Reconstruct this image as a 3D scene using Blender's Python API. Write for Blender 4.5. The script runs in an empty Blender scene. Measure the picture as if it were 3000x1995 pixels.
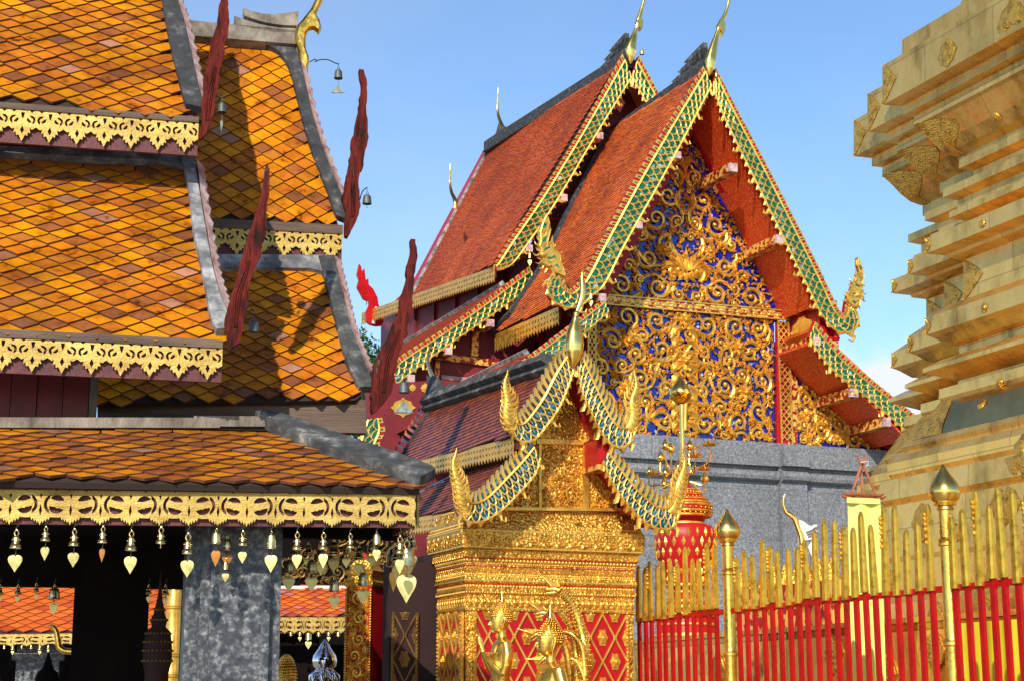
import bpy, math, random
from mathutils import Vector, Matrix
from mathutils.geometry import tessellate_polygon
R = math.radians
V3 = Vector
sc = bpy.context.scene
# ---------------------------------------------------------------- camera
FPX, CX, CY = 5000.0, 1500.0, 997.5
PITCH = math.atan(1072.5 / FPX)
CAM = V3((0, 0, 1.6))
cd = bpy.data.cameras.new('camera'); cam = bpy.data.objects.new('camera', cd)
sc.collection.objects.link(cam); sc.camera = cam
cd.sensor_width = 36; cd.lens = 60; cd.clip_start = .1; cd.clip_end = 3000
cam.location = CAM; cam.rotation_euler = (R(90) + PITCH, 0, 0)
# ---------------------------------------------------------------- light
SUN_EL, SUN_AZ = R(31), R(193)          # sun behind the camera and to its left
w = bpy.data.worlds.new('World'); sc.world = w; w.use_nodes = True
nt = w.node_tree; N = nt.nodes; L = nt.links
bg = N['Background']
sky = N.new('ShaderNodeTexSky'); sky.sky_type = 'NISHITA'; sky.sun_disc = False
sky.sun_elevation = SUN_EL; sky.sun_rotation = SUN_AZ; sky.altitude = 1000; sky.air_density = 1.0; sky.dust_density = .6; sky.ozone_density = 1.6
tc = N.new('ShaderNodeTexCoord'); mp = N.new('ShaderNodeMapping'); mp.inputs['Scale'].default_value = (1, 1, 2.2)
nz = N.new('ShaderNodeTexNoise'); nz.inputs['Scale'].default_value = 3.2; nz.inputs['Detail'].default_value = 9; nz.inputs['Roughness'].default_value = .55
rp = N.new('ShaderNodeValToRGB'); rp.color_ramp.elements[0].position = .38; rp.color_ramp.elements[1].position = .78
sx = N.new('ShaderNodeSeparateXYZ'); mr = N.new('ShaderNodeMapRange')
mr.inputs['From Min'].default_value = .45; mr.inputs['From Max'].default_value = .05; mr.inputs['To Min'].default_value = .10; mr.inputs['To Max'].default_value = .42
mu = N.new('ShaderNodeMath'); mu.operation = 'MULTIPLY'
ad = N.new('ShaderNodeMath'); ad.operation = 'ADD'; ad.use_clamp = True
# one bright cumulus low on the right
vs = N.new('ShaderNodeVectorMath'); vs.operation = 'DISTANCE'
def _dir(px, py):
    d = V3(((px - CX) / FPX, 1, 0)) ; up = V3((0, -math.sin(PITCH), math.cos(PITCH))); f = V3((0, math.cos(PITCH), math.sin(PITCH)))
    return (V3((1, 0, 0)) * ((px - CX) / FPX) + up * ((CY - py) / FPX) + f).normalized()
cl = _dir(2640, 1330); vs.inputs[1].default_value = cl
m2 = N.new('ShaderNodeMapRange'); m2.inputs['From Min'].default_value = .070; m2.inputs['From Max'].default_value = .050; m2.inputs['To Min'].default_value = 0; m2.inputs['To Max'].default_value = 1
nz2 = N.new('ShaderNodeTexNoise'); nz2.inputs['Scale'].default_value = 34; nz2.inputs['Detail'].default_value = 6
m3 = N.new('ShaderNodeMath'); m3.operation = 'MULTIPLY_ADD'; m3.inputs[1].default_value = .05; m3.inputs[2].default_value = -.025
m4 = N.new('ShaderNodeMath'); m4.operation = 'ADD'
mx = N.new('ShaderNodeMix'); mx.data_type = 'RGBA'
mx.inputs['B'].default_value = (5.6, 5.9, 6.3, 1)
L.new(tc.outputs['Generated'], mp.inputs['Vector']); L.new(mp.outputs['Vector'], nz.inputs['Vector']); L.new(nz.outputs['Fac'], rp.inputs['Fac'])
L.new(tc.outputs['Generated'], sx.inputs[0]); L.new(sx.outputs['Z'], mr.inputs['Value'])
L.new(rp.outputs['Color'], mu.inputs[0]); L.new(mr.outputs[0], mu.inputs[1])
L.new(tc.outputs['Generated'], vs.inputs[0]); L.new(tc.outputs['Generated'], nz2.inputs['Vector'])
L.new(nz2.outputs['Fac'], m3.inputs[0]); L.new(vs.outputs['Value'], m4.inputs[0]); L.new(m3.outputs[0], m4.inputs[1]); L.new(m4.outputs[0], m2.inputs['Value'])
L.new(mu.outputs[0], ad.inputs[0]); L.new(m2.outputs[0], ad.inputs[1])
tn = N.new('ShaderNodeMix'); tn.data_type = 'RGBA'; tn.blend_type = 'MULTIPLY'; tn.inputs['Factor'].default_value = 1; tn.inputs['B'].default_value = (.92, 1.06, 1.16, 1)
L.new(sky.outputs[0], tn.inputs['A']); 
zr = N.new('ShaderNodeMapRange'); zr.inputs['From Min'].default_value = .40; zr.inputs['From Max'].default_value = .75; zr.inputs['To Min'].default_value = 1.12; zr.inputs['To Max'].default_value = .42   # zenith dimmed, out of view, to cut ambient light
zm = N.new('ShaderNodeVectorMath'); zm.operation = 'SCALE'; L.new(sx.outputs['Z'], zr.inputs['Value']); L.new(zr.outputs[0], zm.inputs['Scale'])
L.new(tn.outputs['Result'], zm.inputs[0]); L.new(zm.outputs[0], mx.inputs['A']); L.new(ad.outputs[0], mx.inputs['Factor']); L.new(mx.outputs['Result'], bg.inputs['Color'])
bg.inputs['Strength'].default_value = .15
sd = bpy.data.lights.new('sun', 'SUN'); sun = bpy.data.objects.new('sun', sd); sc.collection.objects.link(sun)
sd.energy = 4.9; sd.angle = R(.5); sd.color = (1, .93, .82)
SD = V3((math.sin(SUN_AZ) * math.cos(SUN_EL), math.cos(SUN_AZ) * math.cos(SUN_EL), math.sin(SUN_EL)))
sun.rotation_euler = SD.to_track_quat('Z', 'Y').to_euler(); sun.location = SD * 60
sc.view_settings.view_transform = 'Standard'; sc.view_settings.look = 'None'; sc.view_settings.exposure = 0.12; sc.view_settings.gamma = 1
sc.render.resolution_x = 1024; sc.render.resolution_y = 680
# ---------------------------------------------------------------- picture geometry
UPV = V3((0, -math.sin(PITCH), math.cos(PITCH))); FWD = V3((0, math.cos(PITCH), math.sin(PITCH))); ZZ = V3((0, 0, 1))
def ray(px, py): return V3((1, 0, 0)) * ((px - CX) / FPX) + UPV * ((CY - py) / FPX) + FWD
def hit(px, py, pt, n):
    d = ray(px, py); return CAM + d * ((pt - CAM).dot(n) / d.dot(n))
def atY(px, py, Y):
    d = ray(px, py); return CAM + d * (Y / d.y)
class Frame:
    def __init__(s, az):
        s.A = V3((math.sin(az), math.cos(az), 0)); s.B = V3((-math.cos(az), math.sin(az), 0))
    def onb(s, px, py, b): return hit(px, py, s.B * b, s.B)
    def ona(s, px, py, a): return hit(px, py, s.A * a, s.A)
    def w(s, a, b, z): return s.A * a + s.B * b + ZZ * z
    def c(s, p): return (p.dot(s.A), p.dot(s.B), p.z)
G = Frame(R(67.8)); LF = Frame(R(77))
# ---------------------------------------------------------------- mesh helpers
class MB:
    def __init__(s, T=None): s.v = []; s.f = []; s.T = T
    def add(s, vs, fs):
        n = len(s.v)
        if s.T: vs = [s.T(p) for p in vs]
        s.v += [V3(p) for p in vs]; s.f += [tuple(i + n for i in f) for f in fs]
    def prism(s, poly, off):
        poly = [V3(p) for p in poly]; off = V3(off); n = len(poly)
        vs = poly + [p + off for p in poly]
        tr = tessellate_polygon([poly])
        fs = [tuple(t) for t in tr] + [tuple(i + n for i in reversed(t)) for t in tr]
        fs += [(i, (i + 1) % n, n + (i + 1) % n, n + i) for i in range(n)]
        s.add(vs, fs)
    def plate(s, outer, holes, h0, h1):      # 2-D outlines in local x,y; thickness from h0 to h1
        loops = [outer] + list(holes); flat = [p for l in loops for p in l]; n = len(flat)
        tr = tessellate_polygon([[V3((p[0], p[1], 0)) for p in l] for l in loops])
        vs = [(p[0], p[1], h0) for p in flat] + [(p[0], p[1], h1) for p in flat]
        fs = [tuple(t) for t in tr] + [tuple(i + n for i in reversed(t)) for t in tr]
        k = 0
        for l in loops:
            m = len(l); fs += [(k + i, k + (i + 1) % m, n + k + (i + 1) % m, n + k + i) for i in range(m)]; k += m
        s.add(vs, fs)
    def box(s, c, x, y, z):                  # centre and three half-axis vectors
        c, x, y, z = V3(c), V3(x), V3(y), V3(z)
        vs = [c + x * i + y * j + z * k for k in (-1, 1) for j in (-1, 1) for i in (-1, 1)]
        s.add(vs, [(0, 1, 3, 2), (4, 6, 7, 5), (0, 4, 5, 1), (2, 3, 7, 6), (0, 2, 6, 4), (1, 5, 7, 3)])
    def bar(s, p, q, up, w, h):              # square bar from p to q
        p, q, up = V3(p), V3(q), V3(up); d = q - p; sdv = d.cross(up).normalized() * (w / 2); u = sdv.cross(d).normalized() * (h / 2)
        s.box((p + q) / 2, d / 2, sdv, u)
    def tube(s, pts, rad, n=8, flat=1.0, nrm=None, cap=True):
        pts = [V3(p) for p in pts]; m = len(pts)
        if not hasattr(rad, '__len__'): rad = [rad] * m
        ref = V3(nrm) if nrm is not None else None
        t0 = (pts[1] - pts[0]).normalized()
        u = ref if ref is not None else (t0.orthogonal()).normalized()
        vs = []; fs = []
        for i in range(m):
            t = (pts[min(i + 1, m - 1)] - pts[max(i - 1, 0)])
            if t.length < 1e-9: t = t0
            t = t.normalized(); t0 = t
            u = u - t * u.dot(t)
            if u.length < 1e-6: u = t.orthogonal()
            u = u.normalized(); b = t.cross(u)
            for k in range(n):
                a = 2 * math.pi * k / n
                vs.append(pts[i] + (u * math.cos(a) * flat + b * math.sin(a)) * rad[i])
            if ref is not None: u = ref.copy()
        for i in range(m - 1):
            for k in range(n):
                fs.append((i * n + k, i * n + (k + 1) % n, (i + 1) * n + (k + 1) % n, (i + 1) * n + k))
        if cap: fs += [tuple(reversed(range(n))), tuple(range((m - 1) * n, m * n))]
        s.add(vs, fs)
    def lathe(s, c, prof, n=20, axis=None):   # prof: (radius, height)
        c = V3(c); vs = []; fs = []
        for r, z in prof:
            for k in range(n):
                a = 2 * math.pi * k / n; vs.append(c + V3((math.cos(a) * r, math.sin(a) * r, z)))
        for i in range(len(prof) - 1):
            for k in range(n): fs.append((i * n + k, i * n + (k + 1) % n, (i + 1) * n + (k + 1) % n, (i + 1) * n + k))
        fs += [tuple(reversed(range(n))), tuple(range((len(prof) - 1) * n, len(prof) * n))]
        s.add(vs, fs)
    def ball(s, c, r, n=6, m=4, sq=(1, 1, 1)):
        c = V3(c); vs = [c + V3((0, 0, -r * sq[2]))]; fs = []
        for i in range(1, m):
            ph = -math.pi / 2 + math.pi * i / m
            for k in range(n):
                a = 2 * math.pi * k / n; vs.append(c + V3((math.cos(a) * math.cos(ph) * r * sq[0], math.sin(a) * math.cos(ph) * r * sq[1], math.sin(ph) * r * sq[2])))
        vs.append(c + V3((0, 0, r * sq[2]))); t = len(vs) - 1
        for k in range(n):
            fs.append((0, 1 + (k + 1) % n, 1 + k)); fs.append((t, 1 + (m - 2) * n + k, 1 + (m - 2) * n + (k + 1) % n))
            for i in range(m - 2): fs.append((1 + i * n + k, 1 + i * n + (k + 1) % n, 1 + (i + 1) * n + (k + 1) % n, 1 + (i + 1) * n + k))
        s.add(vs, fs)
def root_loc(o):
    p = V3((0, 0, 0))
    while o is not None: p = p + o.location; o = o.parent
    return p
def part(name, mb, mat, parent=None, smooth=None, label=None, kind=None):
    off = root_loc(parent) if parent is not None else V3((0, 0, 0))
    me = bpy.data.meshes.new(name); me.from_pydata([v - off for v in mb.v], [], mb.f)
    me.materials.append(mat)
    if smooth is not None:
        me.polygons.foreach_set('use_smooth', [True] * len(me.polygons)); me.update()
        me.set_sharp_from_angle(angle=R(smooth))
    me.update()
    import bmesh
    bm = bmesh.new(); bm.from_mesh(me); bmesh.ops.recalc_face_normals(bm, faces=bm.faces); bm.to_mesh(me); bm.free()
    o = bpy.data.objects.new(name, me); sc.collection.objects.link(o)
    if parent is not None: o.parent = parent
    if label: o['label'] = label
    if kind: o['kind'] = kind
    return o
def thing(name, label, cat, loc, group=None):
    o = bpy.data.objects.new(name, None); sc.collection.objects.link(o); o.location = loc; o.empty_display_size = .2
    o['label'] = label; o['category'] = cat
    if group: o['group'] = group
    return o
def tag(o, label, cat, group=None):
    o['label'] = label; o['category'] = cat
    if group: o['group'] = group
    return o
def copy_tree(o, parent=None):
    c = o.copy(); sc.collection.objects.link(c); c.parent = parent
    for ch in [x for x in sc.objects if x.parent == o]: copy_tree(ch, c)
    return c
# ---------------------------------------------------------------- materials
def mat(name, cols, scale=4, rough=.5, metal=0, bump=0, bscale=40, island=None, rvar=.0, coat=0, tex='noise', detail=6, bump_tex='noise', stretch=None, dist=.01):
    m = bpy.data.materials.new(name); m.use_nodes = True; t = m.node_tree; n = t.nodes; l = t.links; p = n['Principled BSDF']
    c = n.new('ShaderNodeTexCoord'); src = c.outputs['Object']
    if stretch:
        q = n.new('ShaderNodeMapping'); q.inputs['Scale'].default_value = stretch; l.new(src, q.inputs['Vector']); src = q.outputs['Vector']
    def ramp(fac, cc):
        r = n.new('ShaderNodeValToRGB'); e = r.color_ramp.elements
        while len(e) < len(cc): e.new(.5)
        for i, x in enumerate(cc):
            e[i].position = x[0] if len(x) == 2 else i / max(1, len(cc) - 1)
            col = x[1] if len(x) == 2 else x
            e[i].color = (*col, 1)
        l.new(fac, r.inputs['Fac']); return r.outputs['Color']
    if tex == 'noise':
        a = n.new('ShaderNodeTexNoise'); a.inputs['Scale'].default_value = scale; a.inputs['Detail'].default_value = detail; a.inputs['Roughness'].default_value = .65; l.new(src, a.inputs['Vector']); fac = a.outputs['Fac']
    else:
        a = n.new('ShaderNodeTexVoronoi'); a.inputs['Scale'].default_value = scale; l.new(src, a.inputs['Vector'])
        s_ = n.new('ShaderNodeSeparateColor'); l.new(a.outputs['Color'], s_.inputs[0]); fac = s_.outputs[0]
    col = ramp(fac, cols) if len(cols) > 1 else None
    if island:
        g = n.new('ShaderNodeNewGeometry'); ic = ramp(g.outputs['Random Per Island'], island)
        if col is None: col = ic
        else:
            x = n.new('ShaderNodeMix'); x.data_type = 'RGBA'; x.blend_type = 'MULTIPLY'; x.inputs['Factor'].default_value = 1
            l.new(ic, x.inputs['A']); l.new(col, x.inputs['B']); col = x.outputs['Result']
    if col is None: p.inputs['Base Color'].default_value = (*cols[0], 1)
    else: l.new(col, p.inputs['Base Color'])
    p.inputs['Roughness'].default_value = rough; p.inputs['Metallic'].default_value = metal; p.inputs['Coat Weight'].default_value = coat
    if rvar:
        q = n.new('ShaderNodeMapRange'); q.inputs['From Min'].default_value = .3; q.inputs['From Max'].default_value = .7
        q.inputs['To Min'].default_value = max(.02, rough - rvar); q.inputs['To Max'].default_value = rough + rvar; l.new(a.outputs[0] if tex == 'noise' else fac, q.inputs['Value']); l.new(q.outputs[0], p.inputs['Roughness'])
    if bump:
        if bump_tex == 'noise':
            b = n.new('ShaderNodeTexNoise'); b.inputs['Scale'].default_value = bscale; b.inputs['Detail'].default_value = 4; bo = b.outputs['Fac']
        else:
            b = n.new('ShaderNodeTexVoronoi'); b.inputs['Scale'].default_value = bscale; b.feature = 'F1'; bo = b.outputs['Distance']
        l.new(src, b.inputs['Vector']); u = n.new('ShaderNodeBump'); u.inputs['Strength'].default_value = bump; u.inputs['Distance'].default_value = dist
        l.new(bo, u.inputs['Height']); l.new(u.outputs[0], p.inputs['Normal'])
    return m
MT = {}
W1 = (1, 1, 1)
MT['tile'] = mat('amber_glazed_tile', [(.30, (.2, .14, .13)), (.40, (.78, .70, .66)), (.55, W1), (.8, (1, .82, .66))], 11, .32, 0, .25, 60, dist=.004, rvar=.12,
    island=[(0, (.68, .235, .004)), (.2, (.76, .29, .004)), (.36, (.56, .16, .010)), (.50, (.70, .235, .004)), (.62, (.44, .12, .014)), (.76, (.58, .22, .010)), (.86, (.40, .125, .03)), (.95, (.24, .085, .03)), (1, (.52, .25, .15))], coat=.1)
MT['tile'].node_tree.nodes['Principled BSDF'].inputs['Specular IOR Level'].default_value = .4
MT['tile_edge'] = mat('fired_clay_edge_shade', [(.3, (.07, .020, .006)), (.7, (.15, .045, .012))], 8, .8)  # unglazed clay edge, darkened in place of shadow between the tiles
MT['redtile_edge'] = mat('red_clay_edge', [(.3, (.20, .028, .010)), (.7, (.30, .05, .016))], 8, .8)
MT['redtile'] = mat('red_clay_tile', [(.3, (.6, .5, .5)), (.5, W1), (.8, (1, .8, .65))], 1.6, .42, 0, .2, 40, rvar=.1,
    island=[(0, (.80, .15, .020)), (.3, (.88, .20, .018)), (.5, (.72, .11, .03)), (.7, (.92, .29, .03)), (.86, (.52, .08, .06)), (1, (.76, .28, .17))])
MT['purptile'] = mat('purple_brown_tile', [(.3, (.7, .6, .6)), (.6, W1)], 2.5, .3, 0, .2, 40,
    island=[(0, (.17, .032, .028)), (.4, (.30, .055, .022)), (.6, (.13, .027, .03)), (.75, (.50, .12, .02)), (1, (.36, .07, .03))])
MT['orangetile'] = mat('bright_orange_tile', [(.3, (.7, .6, .6)), (.6, W1)], 2.5, .35, 0, .2, 40,
    island=[(0, (.68, .13, .02)), (.5, (.78, .19, .02)), (1, (.55, .08, .02))])
MT['underlay'] = mat('dark_tile_batten', [(.03, .016, .01)], rough=.9)
MT['mortar'] = mat('weathered_mortar', [(.3, (.018, .019, .02)), (.5, (.05, .052, .053)), (.60, (.12, .12, .115)), (.68, (.30, .29, .27)), (.8, (.42, .40, .37))], 9, .85, 0, .5, 30)
MT['mortar_dark'] = mat('dark_mortar', [(.3, (.012, .013, .016)), (.55, (.036, .038, .042)), (.66, (.10, .10, .095)), (.74, (.34, .33, .30))], 12, .8, 0, .5, 30)
MT['mortar_pale'] = mat('pale_mortar', [(.3, (.05, .05, .055)), (.47, (.15, .15, .155)), (.58, (.34, .335, .33)), (.75, (.52, .50, .48))], 6, .8, 0, .5, 30)
MT['pink'] = mat('faded_pink_board', [(.35, (.28, .12, .12)), (.5, (.5, .33, .31)), (.7, (.62, .47, .44))], 9, .8, 0, .5, 40)
MT['redpaint'] = mat('dark_red_paint', [(.3, (.10, .005, .007)), (.6, (.19, .008, .010))], 3, .5, 0, .15, 30)
MT['redwall'] = mat('worn_red_wall', [(.3, (.09, .006, .010)), (.66, (.20, .010, .014)), (.69, (.42, .2, .13)), (.74, (.22, .013, .014))], 1.2, .6, 0, .15, 30, detail=8)
MT['brightred'] = mat('bright_red_paint', [(.25, (.12, .015, .015)), (.34, (.42, .004, .005)), (.7, (.50, .005, .006))], 14, .35, 0, .15, 40)
MT['oldred'] = mat('peeling_red_wood', [(.36, (.018, .009, .008)), (.46, (.085, .011, .008)), (.55, (.14, .018, .012)), (.62, (.05, .012, .010)), (.69, (.26, .18, .11)), (.74, (.09, .015, .01))], 16, .9, 0, 1.0, 34, stretch=(1, 1, .22), dist=.03)
MT['greywood'] = mat('grey_weathered_wood', [(.3, (.07, .055, .04)), (.5, (.17, .14, .11)), (.7, (.30, .26, .2))], 9, .85, 0, .7, 60, stretch=(1, 1, .5))
MT['brownwood'] = mat('brown_plank', [(.3, (.04, .022, .015)), (.55, (.12, .075, .05)), (.75, (.2, .14, .1))], 5, .75, 0, .6, 50, stretch=(.2, .2, 2.2))
MT['valance'] = mat('gold_painted_cutwork', [(.3, (.36, .21, .04)), (.5, (.56, .37, .08)), (.7, (.64, .46, .13))], 6, .45, .4, .4, 60, stretch=(1, 1, 4))
MT['valback'] = mat('maroon_board', [(.3, (.055, .008, .008)), (.6, (.115, .016, .014))], 6, .6, 0, .3, 40)
def gold(name, base=(.86, .52, .12), dark=(.45, .22, .03), rough=.26, bump=.5, bs=60, scale=7, metal=1.0, rv=.1, dist=.01, **k):
    return mat(name, [(.28, dark), (.5, base), (.75, (min(1, base[0] * 1.12), base[1] * 1.2, base[2] * 1.5))], scale, rough, metal, bump, bs, rvar=rv, dist=dist, **k)
MT['goldleaf'] = gold('gold_leaf', (.90, .54, .10), (.50, .24, .02), .30, .6, 45, dist=.004)
MT['goldsmooth'] = gold('polished_gold', (1.0, .66, .17), (.90, .50, .09), .2, .12, 12, 3, dist=.004, rv=.05)
MT['goldrelief'] = gold('carved_gold', (.80, .45, .07), (.34, .14, .01), .38, .9, 60, 16, dist=.008, bump_tex='vor', metal=.85)
MT['goldcarve'] = gold('gold_carving', (.80, .44, .07), (.42, .18, .02), .36, .5, 50, 9, metal=.75, dist=.006)
MT['goldpaint'] = gold('gold_paint_line', (.74, .45, .08), (.46, .25, .03), .36, .3, 60, 9, metal=.6, dist=.003)
MT['copper'] = gold('gilded_copper_plate', (.86, .52, .13), (.38, .20, .035), .25, .6, 5.5, 3.2, rv=.10, dist=.03, metal=.74, stretch=(1, 1, .45))
def seams(m, axis, w_=.95, h_=.55, off=(0, 0), mort=.008, dark=.35, vary=.25):
    """rectangular sheets with thin joints, on an upright face that runs along a horizontal axis"""
    t = m.node_tree; n = t.nodes; l = t.links; p = n['Principled BSDF']; c = n.new('ShaderNodeTexCoord')
    d = n.new('ShaderNodeVectorMath'); d.operation = 'DOT_PRODUCT'; d.inputs[1].default_value = axis; s_ = n.new('ShaderNodeSeparateXYZ'); cb = n.new('ShaderNodeCombineXYZ')
    l.new(c.outputs['Object'], d.inputs[0]); l.new(c.outputs['Object'], s_.inputs[0]); l.new(d.outputs['Value'], cb.inputs[0]); l.new(s_.outputs['Z'], cb.inputs[1])
    b = n.new('ShaderNodeTexBrick'); b.inputs['Scale'].default_value = 1; b.inputs['Brick Width'].default_value = w_; b.inputs['Row Height'].default_value = h_; b.inputs['Mortar Size'].default_value = mort; b.inputs['Mortar Smooth'].default_value = .3
    b.inputs['Color1'].default_value = (1, 1, 1, 1); b.inputs['Color2'].default_value = (1 - vary, 1 - vary, 1 - vary, 1); b.inputs['Mortar'].default_value = (dark, dark, dark, 1); l.new(cb.outputs[0], b.inputs['Vector'])
    old = p.inputs['Base Color'].links[0].from_socket; x = n.new('ShaderNodeMix'); x.data_type = 'RGBA'; x.blend_type = 'MULTIPLY'; x.inputs['Factor'].default_value = 1
    l.new(old, x.inputs['A']); l.new(b.outputs['Color'], x.inputs['B']); l.new(x.outputs['Result'], p.inputs['Base Color'])
seams(MT['copper'], tuple(G.B), .9, .5, vary=.14, dark=.55, mort=.005)
MT['brass'] = gold('old_brass', (.80, .60, .25), (.35, .22, .07), .28, .4, 50, 30, dist=.003)
MT['brassleaf'] = gold('dull_brass_leaf', (.66, .55, .20), (.42, .32, .10), .45, .3, 30, 20, metal=.6, dist=.003)
MT['bronze'] = mat('grey_green_bronze', [(.3, (.05, .06, .055)), (.7, (.16, .19, .18))], 20, .55, .6, .3, 60)
MT['chrome'] = mat('polished_steel', [(.85, .86, .9)], rough=.06, metal=1)
MT['green'] = mat('green_mirror_mosaic', [(0, (.0, .04, .012)), (.35, (.0, .11, .035)), (.6, (.005, .19, .06)), (.9, (.0, .06, .02)), (1, (.40, .55, .45))], 16, .12, .25, .5, 16, tex='vor', bump_tex='vor', coat=.5)
MT['teal'] = mat('blue_mirror_mosaic', [(0, (.0, .015, .03)), (.4, (.0, .05, .08)), (.85, (.003, .12, .20)), (1, (.05, .3, .5))], 40, .12, .25, .5, 40, tex='vor', bump_tex='vor', coat=.5)
MT['blue'] = mat('cobalt_mosaic', [(0, (.003, .006, .16)), (.45, (.003, .010, .32)), (.8, (.002, .005, .10)), (.92, (.008, .03, .5)), (1, (.45, .55, .7))], 22, .2, .1, .6, 22, tex='vor', bump_tex='vor', coat=.4)
MT['granite'] = mat('grey_granite', [(.3, (.10, .105, .11)), (.45, (.2, .205, .215)), (.55, (.26, .265, .275)), (.7, (.42, .425, .43))], 26, .55, 0, .1, 60, detail=3)
MT['copper_bright'] = gold('polished_copper_plate', (.88, .60, .20), (.60, .38, .10), .24, .5, 3, 1.6, rv=.08, dist=.03, metal=1)
def overlay(m, scale, lo, hi, stretch=(1, 1, 1), col=(1, 1, 1)):
    t = m.node_tree; n = t.nodes; l = t.links; p = n['Principled BSDF']; c = n.new('ShaderNodeTexCoord'); q = n.new('ShaderNodeMapping'); q.inputs['Scale'].default_value = stretch; a = n.new('ShaderNodeTexNoise'); a.inputs['Scale'].default_value = scale; a.inputs['Detail'].default_value = 5
    r = n.new('ShaderNodeValToRGB'); r.color_ramp.elements[0].position = .36; r.color_ramp.elements[1].position = .62; r.color_ramp.elements[0].color = (lo * col[0], lo * col[1], lo * col[2], 1); r.color_ramp.elements[1].color = (hi, hi, hi, 1)
    l.new(c.outputs['Object'], q.inputs['Vector']); l.new(q.outputs[0], a.inputs['Vector']); l.new(a.outputs['Fac'], r.inputs['Fac'])
    old = p.inputs['Base Color'].links[0].from_socket; x = n.new('ShaderNodeMix'); x.data_type = 'RGBA'; x.blend_type = 'MULTIPLY'; x.inputs['Factor'].default_value = 1
    l.new(old, x.inputs['A']); l.new(r.outputs['Color'], x.inputs['B']); l.new(x.outputs['Result'], p.inputs['Base Color'])
overlay(MT['tile'], 2.6, .62, 1.0); overlay(MT['redtile'], .9, .6, 1.05, col=(1, .9, 1.1)); overlay(MT['brightred'], 5, .7, 1); overlay(MT['granite'], .8, .72, 1.0, (1, 1, .35)); overlay(MT['valance'], 4, .75, 1)
seams(MT['granite'], tuple(G.A), 1.6, .9, mort=.006, dark=.55, vary=.12)
MT['marble'] = mat('mottled_dark_stone', [(.34, (.016, .018, .022)), (.48, (.045, .048, .055)), (.56, (.11, .112, .118)), (.64, (.24, .24, .235)), (.78, (.36, .35, .34))], 30, .4, 0, .1, 60, detail=7)
MT['soffit'] = mat('orange_stencilled_soffit', [(.0, (.56, .022, .01)), (.50, (.60, .03, .01)), (.60, (.74, .20, .025)), (1, (.78, .28, .03))], 34, .45, .1, 0, tex='noise', detail=2)
MT['fretband'] = mat('red_gold_stencil', [(.0, (.30, .012, .01)), (.47, (.32, .015, .01)), (.53, (.78, .45, .09)), (1, (.8, .5, .12))], 11, .4, .3, 0, detail=1)
MT['dark_shade_lacquer'] = mat('red_lacquer_with_shade', [(.3, (.012, .003, .003)), (.7, (.034, .006, .006))], 3, .8)  # near-black red; shadow on the shrine wing is put into this colour
MT['dull_shade_gold'] = gold('dull_gold_with_shade', (.22, .12, .03), (.08, .04, .01), .5, .4, 40, 10, metal=.7, dist=.004)  # dull dark gold; on the shrine wing lattice it carries painted shade
MT['white'] = mat('white_plaster', [(.3, (.55, .53, .5)), (.7, (.78, .77, .75))], 3, .7, 0, .2, 20)
MT['lime'] = mat('lime_yellow_cloth', [(.3, (.62, .68, .13)), (.7, (.70, .74, .19))], 3, .85, 0, .2, 200)
MT['teak'] = mat('varnished_red_wood', [(.3, (.22, .05, .015)), (.7, (.42, .12, .03))], 14, .35, 0, .2, 40)
MT['wire'] = mat('dark_iron_wire', [(.05, .05, .055)], rough=.5, metal=.8)
MT['interior'] = mat('interior_shade_black', [(.3, (.004, .003, .003)), (.7, (.010, .006, .005))], 3, 1.0)  # near-black: the deep shade of the interiors is put into the colour
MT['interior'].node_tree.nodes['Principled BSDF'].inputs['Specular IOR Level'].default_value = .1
MT['paving'] = mat('stone_paving', [(.3, (.22, .2, .17)), (.7, (.34, .31, .27))], 2, .6, 0, .1, 20)
MT['leafgreen'] = mat('tree_leaf', [(.3, (.02, .06, .012)), (.7, (.06, .13, .02))], 5, .6)
MT['bark'] = mat('tree_bark', [(.06, .04, .025)], rough=.9)
MT['tip'] = gold('fence_tip_gold', (.80, .47, .05), (.38, .19, .02), .33, .4, 40, 18, metal=.8, dist=.006)
MT['redcarve'] = mat('vermilion_lacquer', [(.3, (.33, .006, .010)), (.7, (.45, .010, .014))], 8, .4, 0, .1, 40)
MT['yellow'] = mat('yellow_drape', [(.3, (.55, .45, .01)), (.7, (.68, .56, .02))], 3, .6)

for k_ in ('brightred', 'redcarve', 'redtile', 'tile'): MT[k_].node_tree.nodes['Principled BSDF'].inputs['Specular IOR Level'].default_value = .25

MT['statuegold'] = gold('gilded_bronze', (.92, .56, .11), (.60, .30, .04), .27, .25, 30, 9, dist=.004, rv=.08, metal=.92)
MT['oldred'].node_tree.nodes['Principled BSDF'].inputs['Specular IOR Level'].default_value = .15
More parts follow.
